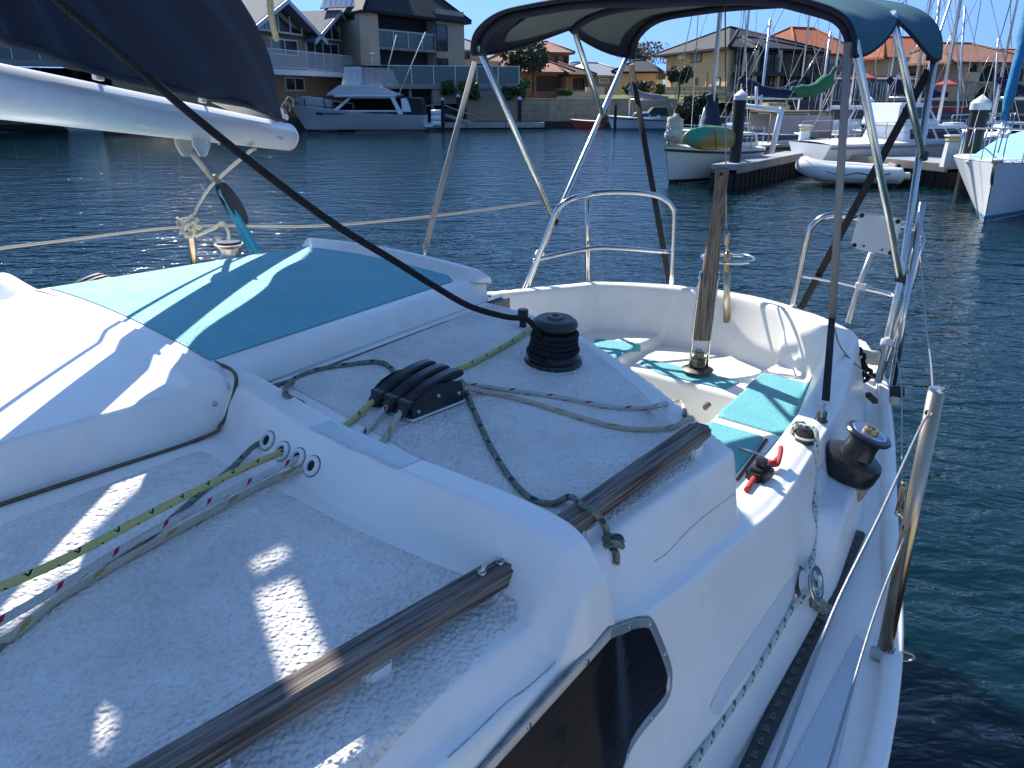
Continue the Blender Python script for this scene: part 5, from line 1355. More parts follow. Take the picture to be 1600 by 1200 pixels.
f1.rail(378, 556, zb, 1.15, 1.5)
# ---- house 2: tall taupe house with charcoal roof
h2 = house('tall_grey_house', 'tall taupe rendered house with charcoal roof, solar panels and dark recessed balconies', 'house', g(630, 66, GZ))
C0 = g(567, 60.5); C1 = g(714, 70); CL = g(518, 66.5); f2 = Face(h2, C0, C1); fl_ = Face(h2, CL, C0)
bk2 = CL + (C1 - C0)
zt2 = f2.z(567, 17)
block(h2, [CL + f2.n * 0, C0, C1, bk2], 1.2, zt2, render_grey)
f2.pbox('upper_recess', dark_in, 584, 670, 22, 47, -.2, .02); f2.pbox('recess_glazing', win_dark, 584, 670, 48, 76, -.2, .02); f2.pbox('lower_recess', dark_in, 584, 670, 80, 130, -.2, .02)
for a, b_ in ((568, 583), (671, 714)): f2.pbox('pier', render_tan if a == 568 else render_grey, a, b_, 17, 165, .0, .9)
zz2 = f2.z(625, 76); f2.rail(583, 671, zz2, 1.15, .75, 'glass'); f2.pbox('balcony_slab', concrete, 583, 671, 76, 80, .02, .85)
f2b = Face(h2, C0 + f2.n * .9, C1 + f2.n * .9)
f2b.window(684, 701, 38, 80, 1, 1, dark_fr, name='tall_window'); f2b.window(684, 701, 91, 106, 1, 1, dark_fr)
fl_.window(542, 562, 19, 32, 1, 4, dark_fr, dark_in, name='louvre_window'); fl_.window(531, 536, 24, 42, 1, 1, dark_fr)
rc0 = (C0 + bk2) / 2
roof_hip(h2, [C0 + f2.n * .9, C1 + f2.n * .9, bk2, CL], zt2 + .02, [rc0 + (C0 - rc0) * .25, rc0 + (C1 - rc0) * .35 * 0 + (bk2 - rc0) * .1], zt2 + 4.2, slate_rf, .45)
for k in range(7):
    p0 = D(500 + k * 8, 14 - k * .4, 61.5); bm = bmesh.new(); poly_prism(bm, [p0, D(507 + k * 8, 13.6 - k * .4, 61.5), D(514 + k * 8, -4, 63.5), D(507 + k * 8, -4, 63.5)], (0, 0, .06)); fin('solar_panel', bm, solar, h2, True)
# ground terrace with glass fence, garage under
tr = house('glass_fenced_terrace', 'raised concrete terrace with a long glass fence below the tall grey house', 'terrace', g(700, 60.5, 0))
f3 = Face(tr, g(566, 59.5), g(811, 62)); zt = f3.z(690, 131)
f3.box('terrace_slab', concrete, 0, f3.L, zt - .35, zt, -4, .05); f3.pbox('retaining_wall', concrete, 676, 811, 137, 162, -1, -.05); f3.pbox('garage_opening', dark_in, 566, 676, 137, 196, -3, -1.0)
for a in (600, 640, 675): f3.pbox('column', render_grey, a, a + 4, 137, 192, -.9, -.4)
f3.rail(575, 811, zt, 1.25, -.05, 'glass')
# ---- house 3: low beige house
h3 = house('beige_house', 'low beige house with a grey roof between the tall grey house and the tree', 'house', g(760, 76, GZ))
f4 = Face(h3, g(716, 74), g(812, 77)); z3 = f4.z(760, 95)
block(h3, [f4.A, f4.B, f4.B - f4.n * 8, f4.A - f4.n * 8], 1.2, z3, cream_r)
fu = Face(h3, g(712, 78), g(762, 80)); block(h3, [fu.A, fu.B, fu.B - fu.n * 7, fu.A - fu.n * 7], z3 - .1, fu.z(730, 78), render_tan, 'upper_wall'); zu = fu.z(730, 78)
roof_hip(h3, [fu.A, fu.B, fu.B - fu.n * 7, fu.A - fu.n * 7], zu, [fu.A - fu.n * 3.5 + fu.t * 1, fu.B - fu.n * 3.5 - fu.t * 2], zu + 1.6, m_('grey_roof', (.22, .22, .23), rough=.6), .5)
f4.window(735, 765, 100, 116, 2, 1, dark_fr); fu.window(722, 735, 80, 92, 1, 1, brown_fr)
# ---- house 4: orange brick with terracotta tiles
h4 = house('orange_brick_house', 'orange brick house with terracotta tiled roofs and a dark garage door', 'house', g(865, 76, GZ))
fa = Face(h4, g(812, 73), g(884, 76)); z4 = fa.z(850, 112)
block(h4, [fa.A, fa.B, fa.B - fa.n * 9, fa.A - fa.n * 9], 1.2, z4, orange_brick)
roof_hip(h4, [fa.A, fa.B, fa.B - fa.n * 9, fa.A - fa.n * 9], z4, [fa.A - fa.n * 4.5 + fa.t * 1.2, fa.B - fa.n * 4.5 - fa.t * 1.2], z4 + 1.7, tile_pk, .6)
fa.window(838, 876, 119, 143, 1, 6, brown_fr, m_('garage_door', (.06, .03, .025), rough=.6), name='garage_door', fw=.05); fa.pbox('garage_pier', orange_brick, 878, 884, 115, 143, 0, .35)
fb = Face(h4, g(884, 75), g(921, 76.5)); z5 = fb.z(900, 116)
block(h4, [fb.A, fb.B, fb.B - fb.n * 7, fb.A - fb.n * 7], 1.2, z5, orange_brick, 'side_wing')
roof_hip(h4, [fb.A, fb.B, fb.B - fb.n * 7, fb.A - fb.n * 7], z5, [fb.A - fb.n * 3.5 + fb.t * .6, fb.B - fb.n * 3.5 - fb.t * 1.2], z5 + 1.1, tile_dk, .5)
fb.window(895, 912, 122, 140, 3, 1, dark_fr); fb.pbox('porch_post', orange_brick, 914, 918, 116, 142, .1, .5)
fc = Face(h4, g(846, 80), g(888, 81)); z6 = fc.z(870, 82)
block(h4, [fc.A, fc.B, fc.B - fc.n * 6, fc.A - fc.n * 6], z4, z6, orange_brick, 'upper_storey')
roof_hip(h4, [fc.A, fc.B, fc.B - fc.n * 6, fc.A - fc.n * 6], z6, [fc.A - fc.n * 3 + fc.t * 1, fc.B - fc.n * 3 - fc.t * 1], z6 + 1.1, tile_pk, .5)
fc.window(866, 871, 88, 102, 1, 1, brown_fr); fc.window(879, 886, 88, 104, 1, 1, brown_fr); 
gw = house('garden_walls', 'stepped pink and cream garden walls in front of the orange brick house', 'wall', g(870, 66, GZ))
fw_ = Face(gw, g(812, 65), g(940, 65.5))
for i, (a, b_, t0) in enumerate(((845, 858, 145), (858, 870, 147))): fw_.pbox('pink_wall', m_('pink_brick', (.34, .16, .11), rough=.9, var=.2, vscale=3), a, b_, t0, 156, -.5 + i * .1, 0)
fw_.pbox('cream_wall', cream_r, 872, 938, 143, 157, -1.5, -.9); fw_.pbox('cream_step', cream_r, 934, 965, 135, 150, -6, -5.6)
# ---- distant roofs
def simple_house(name, label, px0, px1, d0, d1, pye, pyr, wall, roof, py_c=None, depth=9, wins=(), fr=None, ridge=(1.5, 1.5), eave=.5):
    h = house(name, label, 'house', g((px0 + px1) / 2, d0, GZ)); f = Face(h, g(px0, d0), g(px1, d1)); pc = py_c or (px0 + px1) / 2; ze = f.z(pc, pye)
    block(h, [f.A, f.B, f.B - f.n * depth, f.A - f.n * depth], 1.0, ze, wall)
    m0 = f.A - f.n * depth / 2; zr = zz(pyr, (m0.y + f.B.y) / 2 + 1)
    roof_hip(h, [f.A, f.B, f.B - f.n * depth, f.A - f.n * depth], ze + .01, [f.A - f.n * depth / 2 + f.t * ridge[0], f.B - f.n * depth / 2 - f.t * ridge[1]], zr, roof, eave)
    for w_ in wins: f.window(*w_, fr=fr)
    return h, f
simple_house('blue_roof_house', 'distant house with a blue-grey roof and solar panels behind the orange house', 893, 958, 110, 112, 110, 97, render_grey, m_('blue_grey_roof', (.10, .14, .21), rough=.4), wins=((905, 915, 113, 120),))
simple_house('grey_roof_house', 'distant house with pale grey roof left of the straw coloured houses', 928, 985, 95, 98, 118, 98, m_('grey_wall', (.20, .21, .22), rough=.8), m_('pale_grey_roof', (.27, .28, .30), rough=.6), wins=((935, 950, 122, 130),))
hh, ff = simple_house('straw_bungalow', 'low straw coloured house with dark roof beside the big straw house', 960, 1026, 84, 83, 112, 94, render_yel, slate_rf, wins=())
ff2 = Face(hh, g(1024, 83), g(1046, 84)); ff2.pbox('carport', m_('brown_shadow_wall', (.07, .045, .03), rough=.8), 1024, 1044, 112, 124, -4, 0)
# ---- house 7: big straw coloured house
h7 = house('straw_house', 'two storey straw coloured house with dark hipped roof and deep shaded balconies', 'house', g(1140, 70, GZ))
K0 = g(1038, 79); K1 = g(1134, 66); K2 = g(1259, 72.5); fL = Face(h7, K0, K1); fR = Face(h7, K1, K2)
K3 = K0 + (K2 - K1); z7 = fL.z(1134, 74)
block(h7, [K0, K1, K2, K3], 1.2, z7, render_yel)
zc = fR.z(1190, 114)
fR.pbox('balcony_shade_wall', m_('shaded_render', (.30, .24, .16), rough=.85), 1138, 1256, 78, 113, -.1, .03); fR.pbox('lower_shade_wall', m_('shaded_render', (.30, .24, .16), rough=.85), 1138, 1256, 118, 152, -.1, .03)  # straw wall coloured darker here: the balcony's shade is painted in
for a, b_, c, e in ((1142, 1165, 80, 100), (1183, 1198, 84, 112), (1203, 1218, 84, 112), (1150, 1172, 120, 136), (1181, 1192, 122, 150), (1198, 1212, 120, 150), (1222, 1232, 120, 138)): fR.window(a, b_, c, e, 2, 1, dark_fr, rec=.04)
f7 = Face(h7, K1 + fR.n * 2.2, K2 + fR.n * 2.2)
fR.box('balcony_slab', m_('dark_fascia', (.06, .055, .05), rough=.7), fR.s(1140), fR.s(1256), zc - .3, zc, .04, 2.2)
fR.rail(1140, 1254, zc, 1.1, 2.1, 'bars', .18, dark_fr)
for a in (1142, 1178, 1214, 1252): fR.pbox('post', dark_fr if a > 1200 else render_yel, a, a + 3, 80, 155, 1.9, 2.15)
fL.window(1077, 1092, 82, 98, 2, 1, dark_fr, m_('pale_curtain', (.35, .37, .40), rough=.7)); fL.window(1112, 1124, 121, 135, 1, 1, dark_fr, white_fr)
fL.window(1086, 1089, 122, 132, 1, 1, dark_fr); fL.pbox('air_conditioner', white_fr, 1063, 1074, 84, 92, .02, .5); fL.pbox('downpipe', cream_r, 1048, 1049.3, 80, 138, .01, .1); fL.pbox('downpipe', cream_r, 1102.5, 1103.6, 112, 138, .01, .1)
fL.pbox('floor_band', cream_r, 1040, 1133, 112, 113.2, .01, .05)
mid7 = (K0 + K2) / 2
zr7 = D(1143, 37, 71).z
bm = bmesh.new()
roof_hip(h7, [K0, K1, K2 , K3], z7 + .01, [mid7 + (K1 - mid7) * .12 + (K0 - mid7) * .1, mid7 + (K3 - mid7) * .1], zr7, slate_rf, 1.0)
v7 = [g(1178, 66.5), g(1238, 69.5)]; fv = Face(h7, v7[0], v7[1])
roof_hip(h7, [v7[0], v7[1], v7[1] - fv.n * 5, v7[0] - fv.n * 5], z7 - .02, [v7[0] - fv.n * 3 + fv.t * 1.6, v7[1] - fv.n * 3 - fv.t * 1.6], zz(57, 69), slate_rf, .9, 'porch_roof')
sw = house('stone_garden_wall', 'rough pale stone wall at the foot of the straw house', 'wall', g(1090, 70, GZ))
fs_ = Face(sw, g(1030, 73), g(1138, 65.4))
rnd = random.Random(9); x = 0
while x < fs_.L - .5:
    for r_ in range(3):
        bm = bmesh.new(); slab(bm, fs_.A, fs_.t, fs_.n, x + .02 + .2 * (r_ % 2), x + .62 + .2 * (r_ % 2), 1.75 + r_ * .4, 2.13 + r_ * .4, -.3, rnd.uniform(.0, .06)); fin('stone', bm, m_('pale_stone', (.50, .42, .30), rough=.9, var=.3, vscale=3), sw, True)
    x += .66
# ---- house 8..11
h8, f8 = simple_house('red_roof_house', 'cream house with bright orange-red roof partly behind the bimini', 1236, 1330, 76, 79, 84, 42, cream_r, tile_or, wins=((1273, 1290, 88, 104, 2, 1), (1300, 1322, 90, 112, 3, 1)), ridge=(3.2, 1.4), fr=white_fr)
f8.box('awning_roof', tile_or, f8.s(1283), f8.s(1330), f8.z(1300, 121), f8.z(1300, 117), .05, 2.6); f8.pbox('balcony_front', m_('mauve_render', (.26, .19, .17), rough=.8), 1262, 1330, 100, 117, .05, 1.2)
h9, f9 = simple_house('terracotta_house', 'cream house with brown framed windows under terracotta hipped roofs behind the masts', 1376, 1516, 78, 80, 90, 57, cream_r, tile_or, wins=((1398, 1410, 92, 108, 1, 1), (1412, 1431, 92, 112, 2, 1), (1484, 1500, 92, 118, 3, 1)), ridge=(2.5, 3), fr=brown_fr)
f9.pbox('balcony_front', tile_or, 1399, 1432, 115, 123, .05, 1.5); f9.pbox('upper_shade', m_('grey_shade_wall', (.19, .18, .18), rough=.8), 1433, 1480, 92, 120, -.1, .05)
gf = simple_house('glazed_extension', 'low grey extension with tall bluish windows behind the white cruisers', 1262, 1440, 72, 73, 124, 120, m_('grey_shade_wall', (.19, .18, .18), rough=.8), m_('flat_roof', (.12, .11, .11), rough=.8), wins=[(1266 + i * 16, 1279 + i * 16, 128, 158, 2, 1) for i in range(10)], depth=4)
h10 = house('arched_house', 'beige house with arched loggias and a mottled tile roof near the right edge', 'house', g(1540, 74, GZ))
fx = Face(h10, g(1497, 72), g(1606, 74)); z10 = fx.z(1550, 97)
block(h10, [fx.A, fx.B, fx.B - fx.n * 9, fx.A - fx.n * 9], 1.2, z10, render_tan)
roof_hip(h10, [fx.A - fx.t * 1.2, fx.B, fx.B - fx.n * 9, fx.A - fx.n * 9], z10, [fx.A - fx.n * 4.5 + fx.t * 1.0, fx.B - fx.n * 4.5 - fx.t * 3], zz(69, 78), tile_br, .6)
def arch(f, px0, px1, pyb, pyt):
    a, b_ = f.s(px0), f.s(px1); z0, z1 = f.z(px0, pyb), f.z(px0, pyt); r_ = (b_ - a) / 2; pts = [(a, z0), (b_, z0)] + [((a + b_) / 2 + r_ * math.cos(math.pi * k / 12), z1 - r_ + r_ * math.sin(math.pi * k / 12)) for k in range(13)]
    P3 = [Vector((f.A.x, f.A.y, 0)) + f.t * s_ + f.n * .02 + Vector((0, 0, z)) for s_, z in pts]; bm = bmesh.new(); poly_prism(bm, P3, f.n * .02); o = fin('arch_opening', bm, dark_in, f.h, True)
    rim = [p + f.n * .05 for p in P3[1:]] ; link('arch_rim', tube_mesh([rim], .10, seg=6, n=1), render_tan, o, True)
for a, b_, c, e in ((1507, 1519, 112, 98), (1526, 1547, 127, 100), (1551, 1571, 127, 102), (1576, 1592, 127, 103), (1524, 1546, 165, 134), (1551, 1571, 165, 136), (1576, 1592, 165, 138)): arch(fx, a, b_, c, e)
fx.pbox('lit_panel', cream_r, 1499, 1520, 113, 127, .02, .3); fx.pbox('cornice', render_tan, 1524, 1606, 129, 131, .0, .3)
simple_house('far_right_house', 'house with an orange tiled roof at the right edge of the view', 1573, 1680, 82, 84, 93, 77, cream_r, tile_or, wins=((1597, 1606, 100, 120, 1, 1), (1597, 1606, 128, 146, 1, 1)), fr=brown_fr)
def parasol(px, py, d, label):
    p = D(px, py, d); t = thing('parasol', label, 'parasol', Vector((p.x, p.y, GZ)), 0, 'red parasols on the far terraces')
    lathe('canopy', [(0, .4), (1.0, 0), (1.0, -.1), (0, .3)], m_('red_canvas', (.38, .05, .05), rough=.8), t, Vector((0, 0, p.z - GZ)), None, 8)
    lathe('pole', [(.03, 0), (.03, p.z - GZ + .4), (0, p.z - GZ + .4)], white_fr, t, seg=8)
parasol(1479, 132, 70, 'red parasol on the terrace left of the arched house'); parasol(1352, 122, 70, 'red parasol under the bimini straps, right of the red roofed house')
# ---- dark house behind the sail, far left
h0 = house('dark_left_house', 'dark house with a glass balcony over open boat bays, behind the navy sail cover', 'house', g(60, 54, GZ))
f0 = Face(h0, g(-150, 50), g(330, 60)); z0_ = f0.z(60, 95)
block(h0, [f0.A, f0.B, f0.B - f0.n * 9, f0.A - f0.n * 9], z0_, f0.z(60, -40), m_('dark_grey_wall', (.07, .075, .08), rough=.8)); f0.box('balcony_slab', concrete, 0, f0.L * .62, z0_ - .35, z0_ + .05, .02, 1.6); f0.rail(-150, 150, z0_ + .05, 1.2, 1.5, 'glass')
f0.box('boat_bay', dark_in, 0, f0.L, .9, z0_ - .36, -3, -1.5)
for k in range(8): f0.box('column', m_('dark_grey_wall', (.07, .075, .08), rough=.8), f0.L * (k / 8 + .02), f0.L * (k / 8 + .04), .9, z0_ - .36, -1.4, -.9)
f0.pbox('lit_window', m_('dull_pane', (.16, .17, .17), rough=.5), 55, 75, 105, 118, -1.4, -1.35)

# ---- trees, shrubs and bank
leafm = {}
def leaf_mat(nm, c, c2):
    m = mat(nm, c, rough=.7, var=.6, vscale=1.2, col2=c2); return m
def tree(name, label, px, py_top, py_base, d, wpx, m, cat='tree', n_leaf=1400, leaf=.22, trunk=True, gaps=.35, group=None, limbs=5):
    base = D(px, py_base, d); top = D(px, py_top, d); H_ = top.z - base.z; Wd = wpx * d / 1250.0; t = thing(name, label, cat, base, 0, group); rnd = random.Random(int(px * 7 + py_top))
    ends = []
    if trunk:
        paths = []; fork = Vector((rnd.uniform(-.1, .1), 0, H_ * .35)); 
        link('trunk', tube_mesh([[Vector((0, 0, -.3)), Vector((.05, 0, H_ * .2)), fork]], .1, seg=8, n=3, rads=[H_ * .035, H_ * .025]), bark, t, False)
        for i in range(limbs):
            a = rnd.uniform(0, 6.28); e = Vector((math.cos(a) * Wd * .36, math.sin(a) * Wd * .3, H_ * rnd.uniform(.6, .92))); ends.append(e)
            link('limb', tube_mesh([[fork, fork.lerp(e, .5) + Vector((rnd.uniform(-.2, .2), 0, .1)), e]], .05, seg=6, n=3, rads=[H_ * .018, H_ * .006]), bark, t, False)
    cl = []
    lo = .42 if trunk else .0
    for i in range(11):
        a = rnd.uniform(0, 6.28); r_ = math.sqrt(rnd.random()) * .42; cl.append((Vector((math.cos(a) * Wd * r_, math.sin(a) * Wd * r_ * .8, H_ * (lo + (1 - lo) * rnd.uniform(.2, .82)))), rnd.uniform(.16, .27) * Wd))
    vs, fs = [], []
    for k in range(n_leaf):
        c, r_ = cl[rnd.randrange(len(cl))]; q = Vector((rnd.gauss(0, 1), rnd.gauss(0, 1), rnd.gauss(0, .8))).normalized() * r_ * rnd.uniform(.5, 1.08)
        p = c + q; p.z = min(max(p.z, H_ * lo * .7), H_)
        a = Vector((rnd.gauss(0, 1), rnd.gauss(0, 1), rnd.gauss(0, 1))).normalized() * leaf * rnd.uniform(.5, 1.2); b_ = a.orthogonal().normalized() * leaf * rnd.uniform(.3, .7); i0 = len(vs)
        vs += [p - a, p + b_, p + a, p - b_]; fs.append((i0, i0 + 1, i0 + 2, i0 + 3))
    me = bpy.data.meshes.new('crown'); me.from_pydata(vs, [], fs); link('crown', me, m, t); return t
bark = m_('bark', (.10, .075, .055), rough=.9, var=.3, vscale=8)
olive = leaf_mat('olive_leaves', (.075, .085, .035), (.035, .045, .018)); green = leaf_mat('green_leaves', (.06, .11, .025), (.025, .05, .012)); dull = leaf_mat('brown_leaves', (.13, .105, .06), (.06, .05, .03)); lime = leaf_mat('bright_leaves', (.15, .19, .04), (.07, .10, .02))
tree('round_tree', 'rounded olive green tree with forked trunk in front of the orange brick house', 832, 68, 142, 68, 78, olive, n_leaf=2600)
tree('bare_tree', 'thin brownish tree crown rising behind the grey roofs under the bimini', 1002, 68, 112, 95, 80, dull, n_leaf=1500, leaf=.2, limbs=9)
tree('grevillea_tree', 'shaggy brown green tree in front of the straw house wall', 1060, 103, 150, 64, 34, dull, n_leaf=1500, leaf=.16)
def shrub(px, pt_, pb, d, w_, m, label, n_leaf=700): tree('shrub', label, px, pt_, pb, d, w_, m, 'shrub', n_leaf, .16, False, group=None)
shrub(1010, 128, 146, 66, 40, olive, 'low olive shrub in front of the low straw house'); shrub(985, 130, 148, 65, 26, green, 'green shrub behind the little sailing boat'); shrub(1031, 130, 150, 65, 16, lime, 'spiky yellowish shrub on the bank')
shrub(1085, 150, 182, 62, 50, olive, 'broad grey green shrub spreading over the bank', 1200); shrub(1105, 146, 178, 62, 40, green, 'dark green shrub at the right end of the bank', 1000); shrub(1070, 160, 190, 61.5, 40, dull, 'dry brown shrub low on the bank by the water', 900)
shrub(735, 128, 156, 60.3, 34, green, 'dark green shrub under the glass fence, beside the strap'); shrub(700, 125, 150, 60.3, 22, green, 'small green shrub by the foot of the tall grey house'); shrub(800, 135, 156, 60.8, 36, green, 'low green shrub at the right end of the glass fence'); shrub(817, 122, 140, 64, 20, lime, 'bright yellow green shrub beside the orange wall')
shrub(880, 140, 148, 64.5, 24, lime, 'small bright shrub above the pink wall')
# grassy bank below the shrubs
rows = []
for i in range(9):
    f = i / 8; rows.append([Vector((g(px_, 61.6 + 4 * f).x, 61.6 + 4 * f + .2 * math.sin(px_ * .1), .1 + f * 2.0 + .15 * math.sin(px_ * .07 + i))) for px_ in range(1040, 1260, 6)])
me = grid_mesh(rows, 'bank'); me.polygons.foreach_set('use_smooth', [True] * len(me.polygons)); tag(link('bank', me, m_('scrubby_bank', (.13, .10, .06), rough=.95, var=.6, vscale=.8, col2=(.07, .09, .03))), kind='structure')
rows = []
for i in range(3):
    f = i / 2; rows.append([Vector((g(px_, 62 + 5 * f).x, 62 + 5 * f, GZ + .05 + f * .5)) for px_ in range(930, 1120, 6)])
tag(link('lawn', grid_mesh(rows, 'lawn'), m_('lawn_grass', (.13, .16, .035), rough=.95, var=.5, vscale=.8, col2=(.07, .10, .02))), kind='stuff')
bm = bmesh.new(); span(bm, (g(1255, 62).x, 62, -.5), (120, 64, 1.9)); tag(fin('quay_wall', bm, m_('quay_concrete', (.17, .15, .13), rough=.9, var=.4, vscale=1)), 'long grey quay wall behind the moored boats at the right', 'wall')
# ------------------------------------------------------------------ boats
hull_white = m_('boat_white', (.76, .78, .80), rough=.28, coat=.3); hull_blue = m_('boat_blue_grey', (.28, .38, .50), rough=.35); deckm = m_('boat_deck', (.70, .71, .70), rough=.5)
antif = m_('blue_antifouling', (.02, .20, .34), rough=.7); antib = m_('black_antifouling', (.02, .022, .028), rough=.7); rubber = m_('black_rubber', (.02, .02, .022), rough=.6)
blue_can = m_('royal_blue_canvas', (.010, .020, .060), rough=.85); green_can = m_('green_canvas', (.02, .14, .07), rough=.85); red_can = m_('dark_red_canvas', (.22, .02, .03), rough=.85); lightblue = m_('light_blue_cover', (.32, .62, .70), rough=.8, var=.1, vscale=2); tan_rib = m_('tan_rubber', (.50, .44, .36), rough=.6)
alu_mast = m_('mast_alloy', (.62, .64, .66), rough=.35, metal=.6)
def boat(name, label, cat, px, d, heading, L, bw, fb_bow, fb_stern, tw=.8, hullm=None, af=None, rake=.5, deck=True, stripe=None, group=None, xy=None, fin_=.45):
    """local frame: +x to the bow, y to port; origin midships on the water"""
    t = thing(name, label, cat, xy or g(px, d), heading, group)
    def stn(f): # 0 stern .. 1 bow
        w_ = bw / 2 * (tw + (1 - tw) * min(1, f / .45)) if f < .45 else bw / 2 * (1 - ((f - .45) / .55) ** 2.3)
        z = fb_stern + (fb_bow - fb_stern) * f ** 1.8; return max(w_, .012), z
    N_ = 22; rows = []; rows_b = []; dk = []
    for i in range(N_ + 1):
        f = i / N_; w_, z = stn(f); x0 = -L / 2 + L * f
        row = []
        for k in range(-8, 9):
            s_ = abs(k) / 8; sg = -1 if k < 0 else 1; zz_ = -.25 + (z + .25) * s_ ** .8
            h_ = (zz_ + .25) / (z + .25); flare = (s_ ** fin_) * (.82 + .18 * h_)
            x = x0 - rake * (1 - h_) * max(0, (f - .55) / .45) ** 2 + .0
            row.append(Vector((x, sg * w_ * flare if k else 0, zz_)))
        rows.append(row)
    me = grid_mesh(rows, 'hull'); me.polygons.foreach_set('use_smooth', [True] * len(me.polygons)); shade(me, 60)
    bm = bmesh.new(); bm.from_mesh(me); bmesh.ops.recalc_face_normals(bm, faces=bm.faces); bm.to_mesh(me); bm.free()
    link('hull', me, hullm or hull_white, t)
    bm = bmesh.new(); bm.faces.new([bm.verts.new(p) for p in rows[0]]); fin('transom', bm, hullm or hull_white, t)
    if af:
        r2 = []
        for row in rows:
            r2.append([Vector((p.x, p.y * 1.012 + (.004 if p.y > 0 else -.004), p.z)) for p in row if p.z < 3])
        # a painted band just above the waterline, following the hull
        for sg, nm in ((-1, 'antifouling'), (1, 'antifouling')):
            band = []
            for row in rows:
                side = [p for p in row if (p.y * sg) >= -1e-9]; side = sorted(side, key=lambda p: p.z)
                def at(z):
                    for a, b_ in zip(side, side[1:]):
                        if a.z <= z <= b_.z: q = a.lerp(b_, (z - a.z) / max(1e-6, b_.z - a.z)); return q + Vector((.004 if row is rows[-1] else 0, sg * .006, 0))
                    return side[-1].copy()
                band.append([at(-.1), at(.04), at(.11)])
            link(nm, grid_mesh(band, nm), af, t)
        bm = bmesh.new(); add_box(bm, (-L / 2 - .006, 0, .0), (.006, bw * tw * .86, .2)); fin('transom_band', bm, af, t)
    if stripe:
        for sg in (-1, 1):
            path = [Vector((r_[0 if sg < 0 else -1].x, r_[0 if sg < 0 else -1].y * 1.005 , r_[-1].z - .10)) for r_ in rows]; link('rub_rail', tube_mesh([path], .03, seg=6, n=1), stripe, t)
    if deck:
        me = grid_mesh([[Vector((r_[0].x, r_[0].y * s_, r_[0].z + .01 + .05 * (1 - s_ * s_))) for s_ in (1, .5, 0, -.5, -1)] for r_ in rows], 'deck'); link('deck', me, deckm, t)
    t['_L'] = L; del t['_L']
    return t, stn
def lb(t, name, m, c, s_, bev=.03, rot=None, parent=None, sm=40):
    bm = bmesh.new(); add_box(bm, c, s_, rot); return fin(name, bm, m, parent or t, False, sm, bev)
def cabin(t, name, m, x0, x1, z0, z1, w0, w1, fs=.3, bs=.1, wins=0, wm=None, wz=(.35, .8), front=True):
    """a tapered cabin: x0 aft, x1 forward"""
    bm = bmesh.new(); lo = [(x0, -w0 / 2), (x1, -w0 / 2 * .8), (x1, w0 / 2 * .8), (x0, w0 / 2)]; H_ = z1 - z0
    hi = [(x0 + bs, -w1 / 2), (x1 - fs, -w1 / 2 * .8), (x1 - fs, w1 / 2 * .8), (x0 + bs, w1 / 2)]
    a = [bm.verts.new((p[0], p[1], z0)) for p in lo]; b_ = [bm.verts.new((p[0], p[1], z1)) for p in hi]
    bm.faces.new(a[::-1]); bm.faces.new(b_)
    for i in range(4): bm.faces.new((a[i], a[(i + 1) % 4], b_[(i + 1) % 4], b_[i]))
    c = fin(name, bm, m, t, False, 40, .04)
    def P3(i, j, u, v, off):
        A_1, B_1 = Vector((*lo[i], z0)), Vector((*lo[j], z0)); A2, B2 = Vector((*hi[i], z1)), Vector((*hi[j], z1))
        nrm = (B_1 - A_1).cross(A2 - A_1).normalized(); return A_1.lerp(B_1, u).lerp(A2.lerp(B2, u), v) + nrm * off
    def quad(nm, i, j, u0, u1, v0, v1, mm, par_=None):
        bm = bmesh.new(); poly_prism(bm, [P3(i, j, u0, v0, .002), P3(i, j, u1, v0, .002), P3(i, j, u1, v1, .002), P3(i, j, u0, v1, .002)], P3(i, j, .5, .5, .02) - P3(i, j, .5, .5, .0)); return fin(nm, bm, mm, par_ or c)
    if wins:
        for (i, j) in ((0, 1), (2, 3)):
            for k in range(wins):
                u0 = .07 + .86 * k / wins; u1 = .07 + .86 * (k + 1) / wins - .04; quad('window', i, j, u0, u1, wz[0], wz[1], wm or win_dark)
        if front: quad('windscreen', 1, 2, .08, .92, wz[0], wz[1], wm or win_dark)
    return c
def wireo(t, nm, pts, r_=.012, m=None, n=1): return link(nm, tube_mesh([[Vector(p) for p in pts]], r_, seg=6, n=n), m or steel, t)
def pulpit(t, stn, L, f0=.78, h=.6, nm='pulpit'):
    P_1 = []; P_2 = []
    for f in (f0, .85, .93, .985):
        w_, z = stn(f); x = -L / 2 + L * f; P_1.append((x, -w_ * .9, z + h)); P_2.append((x, w_ * .9, z + h)); wireo(t, 'rail_post', [(x, -w_ * .9, z), (x, -w_ * .9, z + h)]); wireo(t, 'rail_post', [(x, w_ * .9, z), (x, w_ * .9, z + h)])
    wireo(t, nm, P_1 + [(L / 2 + .05, 0, stn(1)[1] + h)] + P_2[::-1], .015, n=3)
def lifelines(t, stn, L, f0=.05, f1=.78, h=.6, n_=5):
    for sg in (-1, 1):
        top = []
        for i in range(n_):
            f = f0 + (f1 - f0) * i / (n_ - 1); w_, z = stn(f); x = -L / 2 + L * f; wireo(t, 'stanchion', [(x, sg * w_ * .94, z), (x, sg * w_ * .94, z + h)], .014); top.append((x, sg * w_ * .94, z + h))
        wireo(t, 'lifeline', top, .008); wireo(t, 'lifeline', [(a, b_, c - h * .5) for a, b_, c in top], .007)
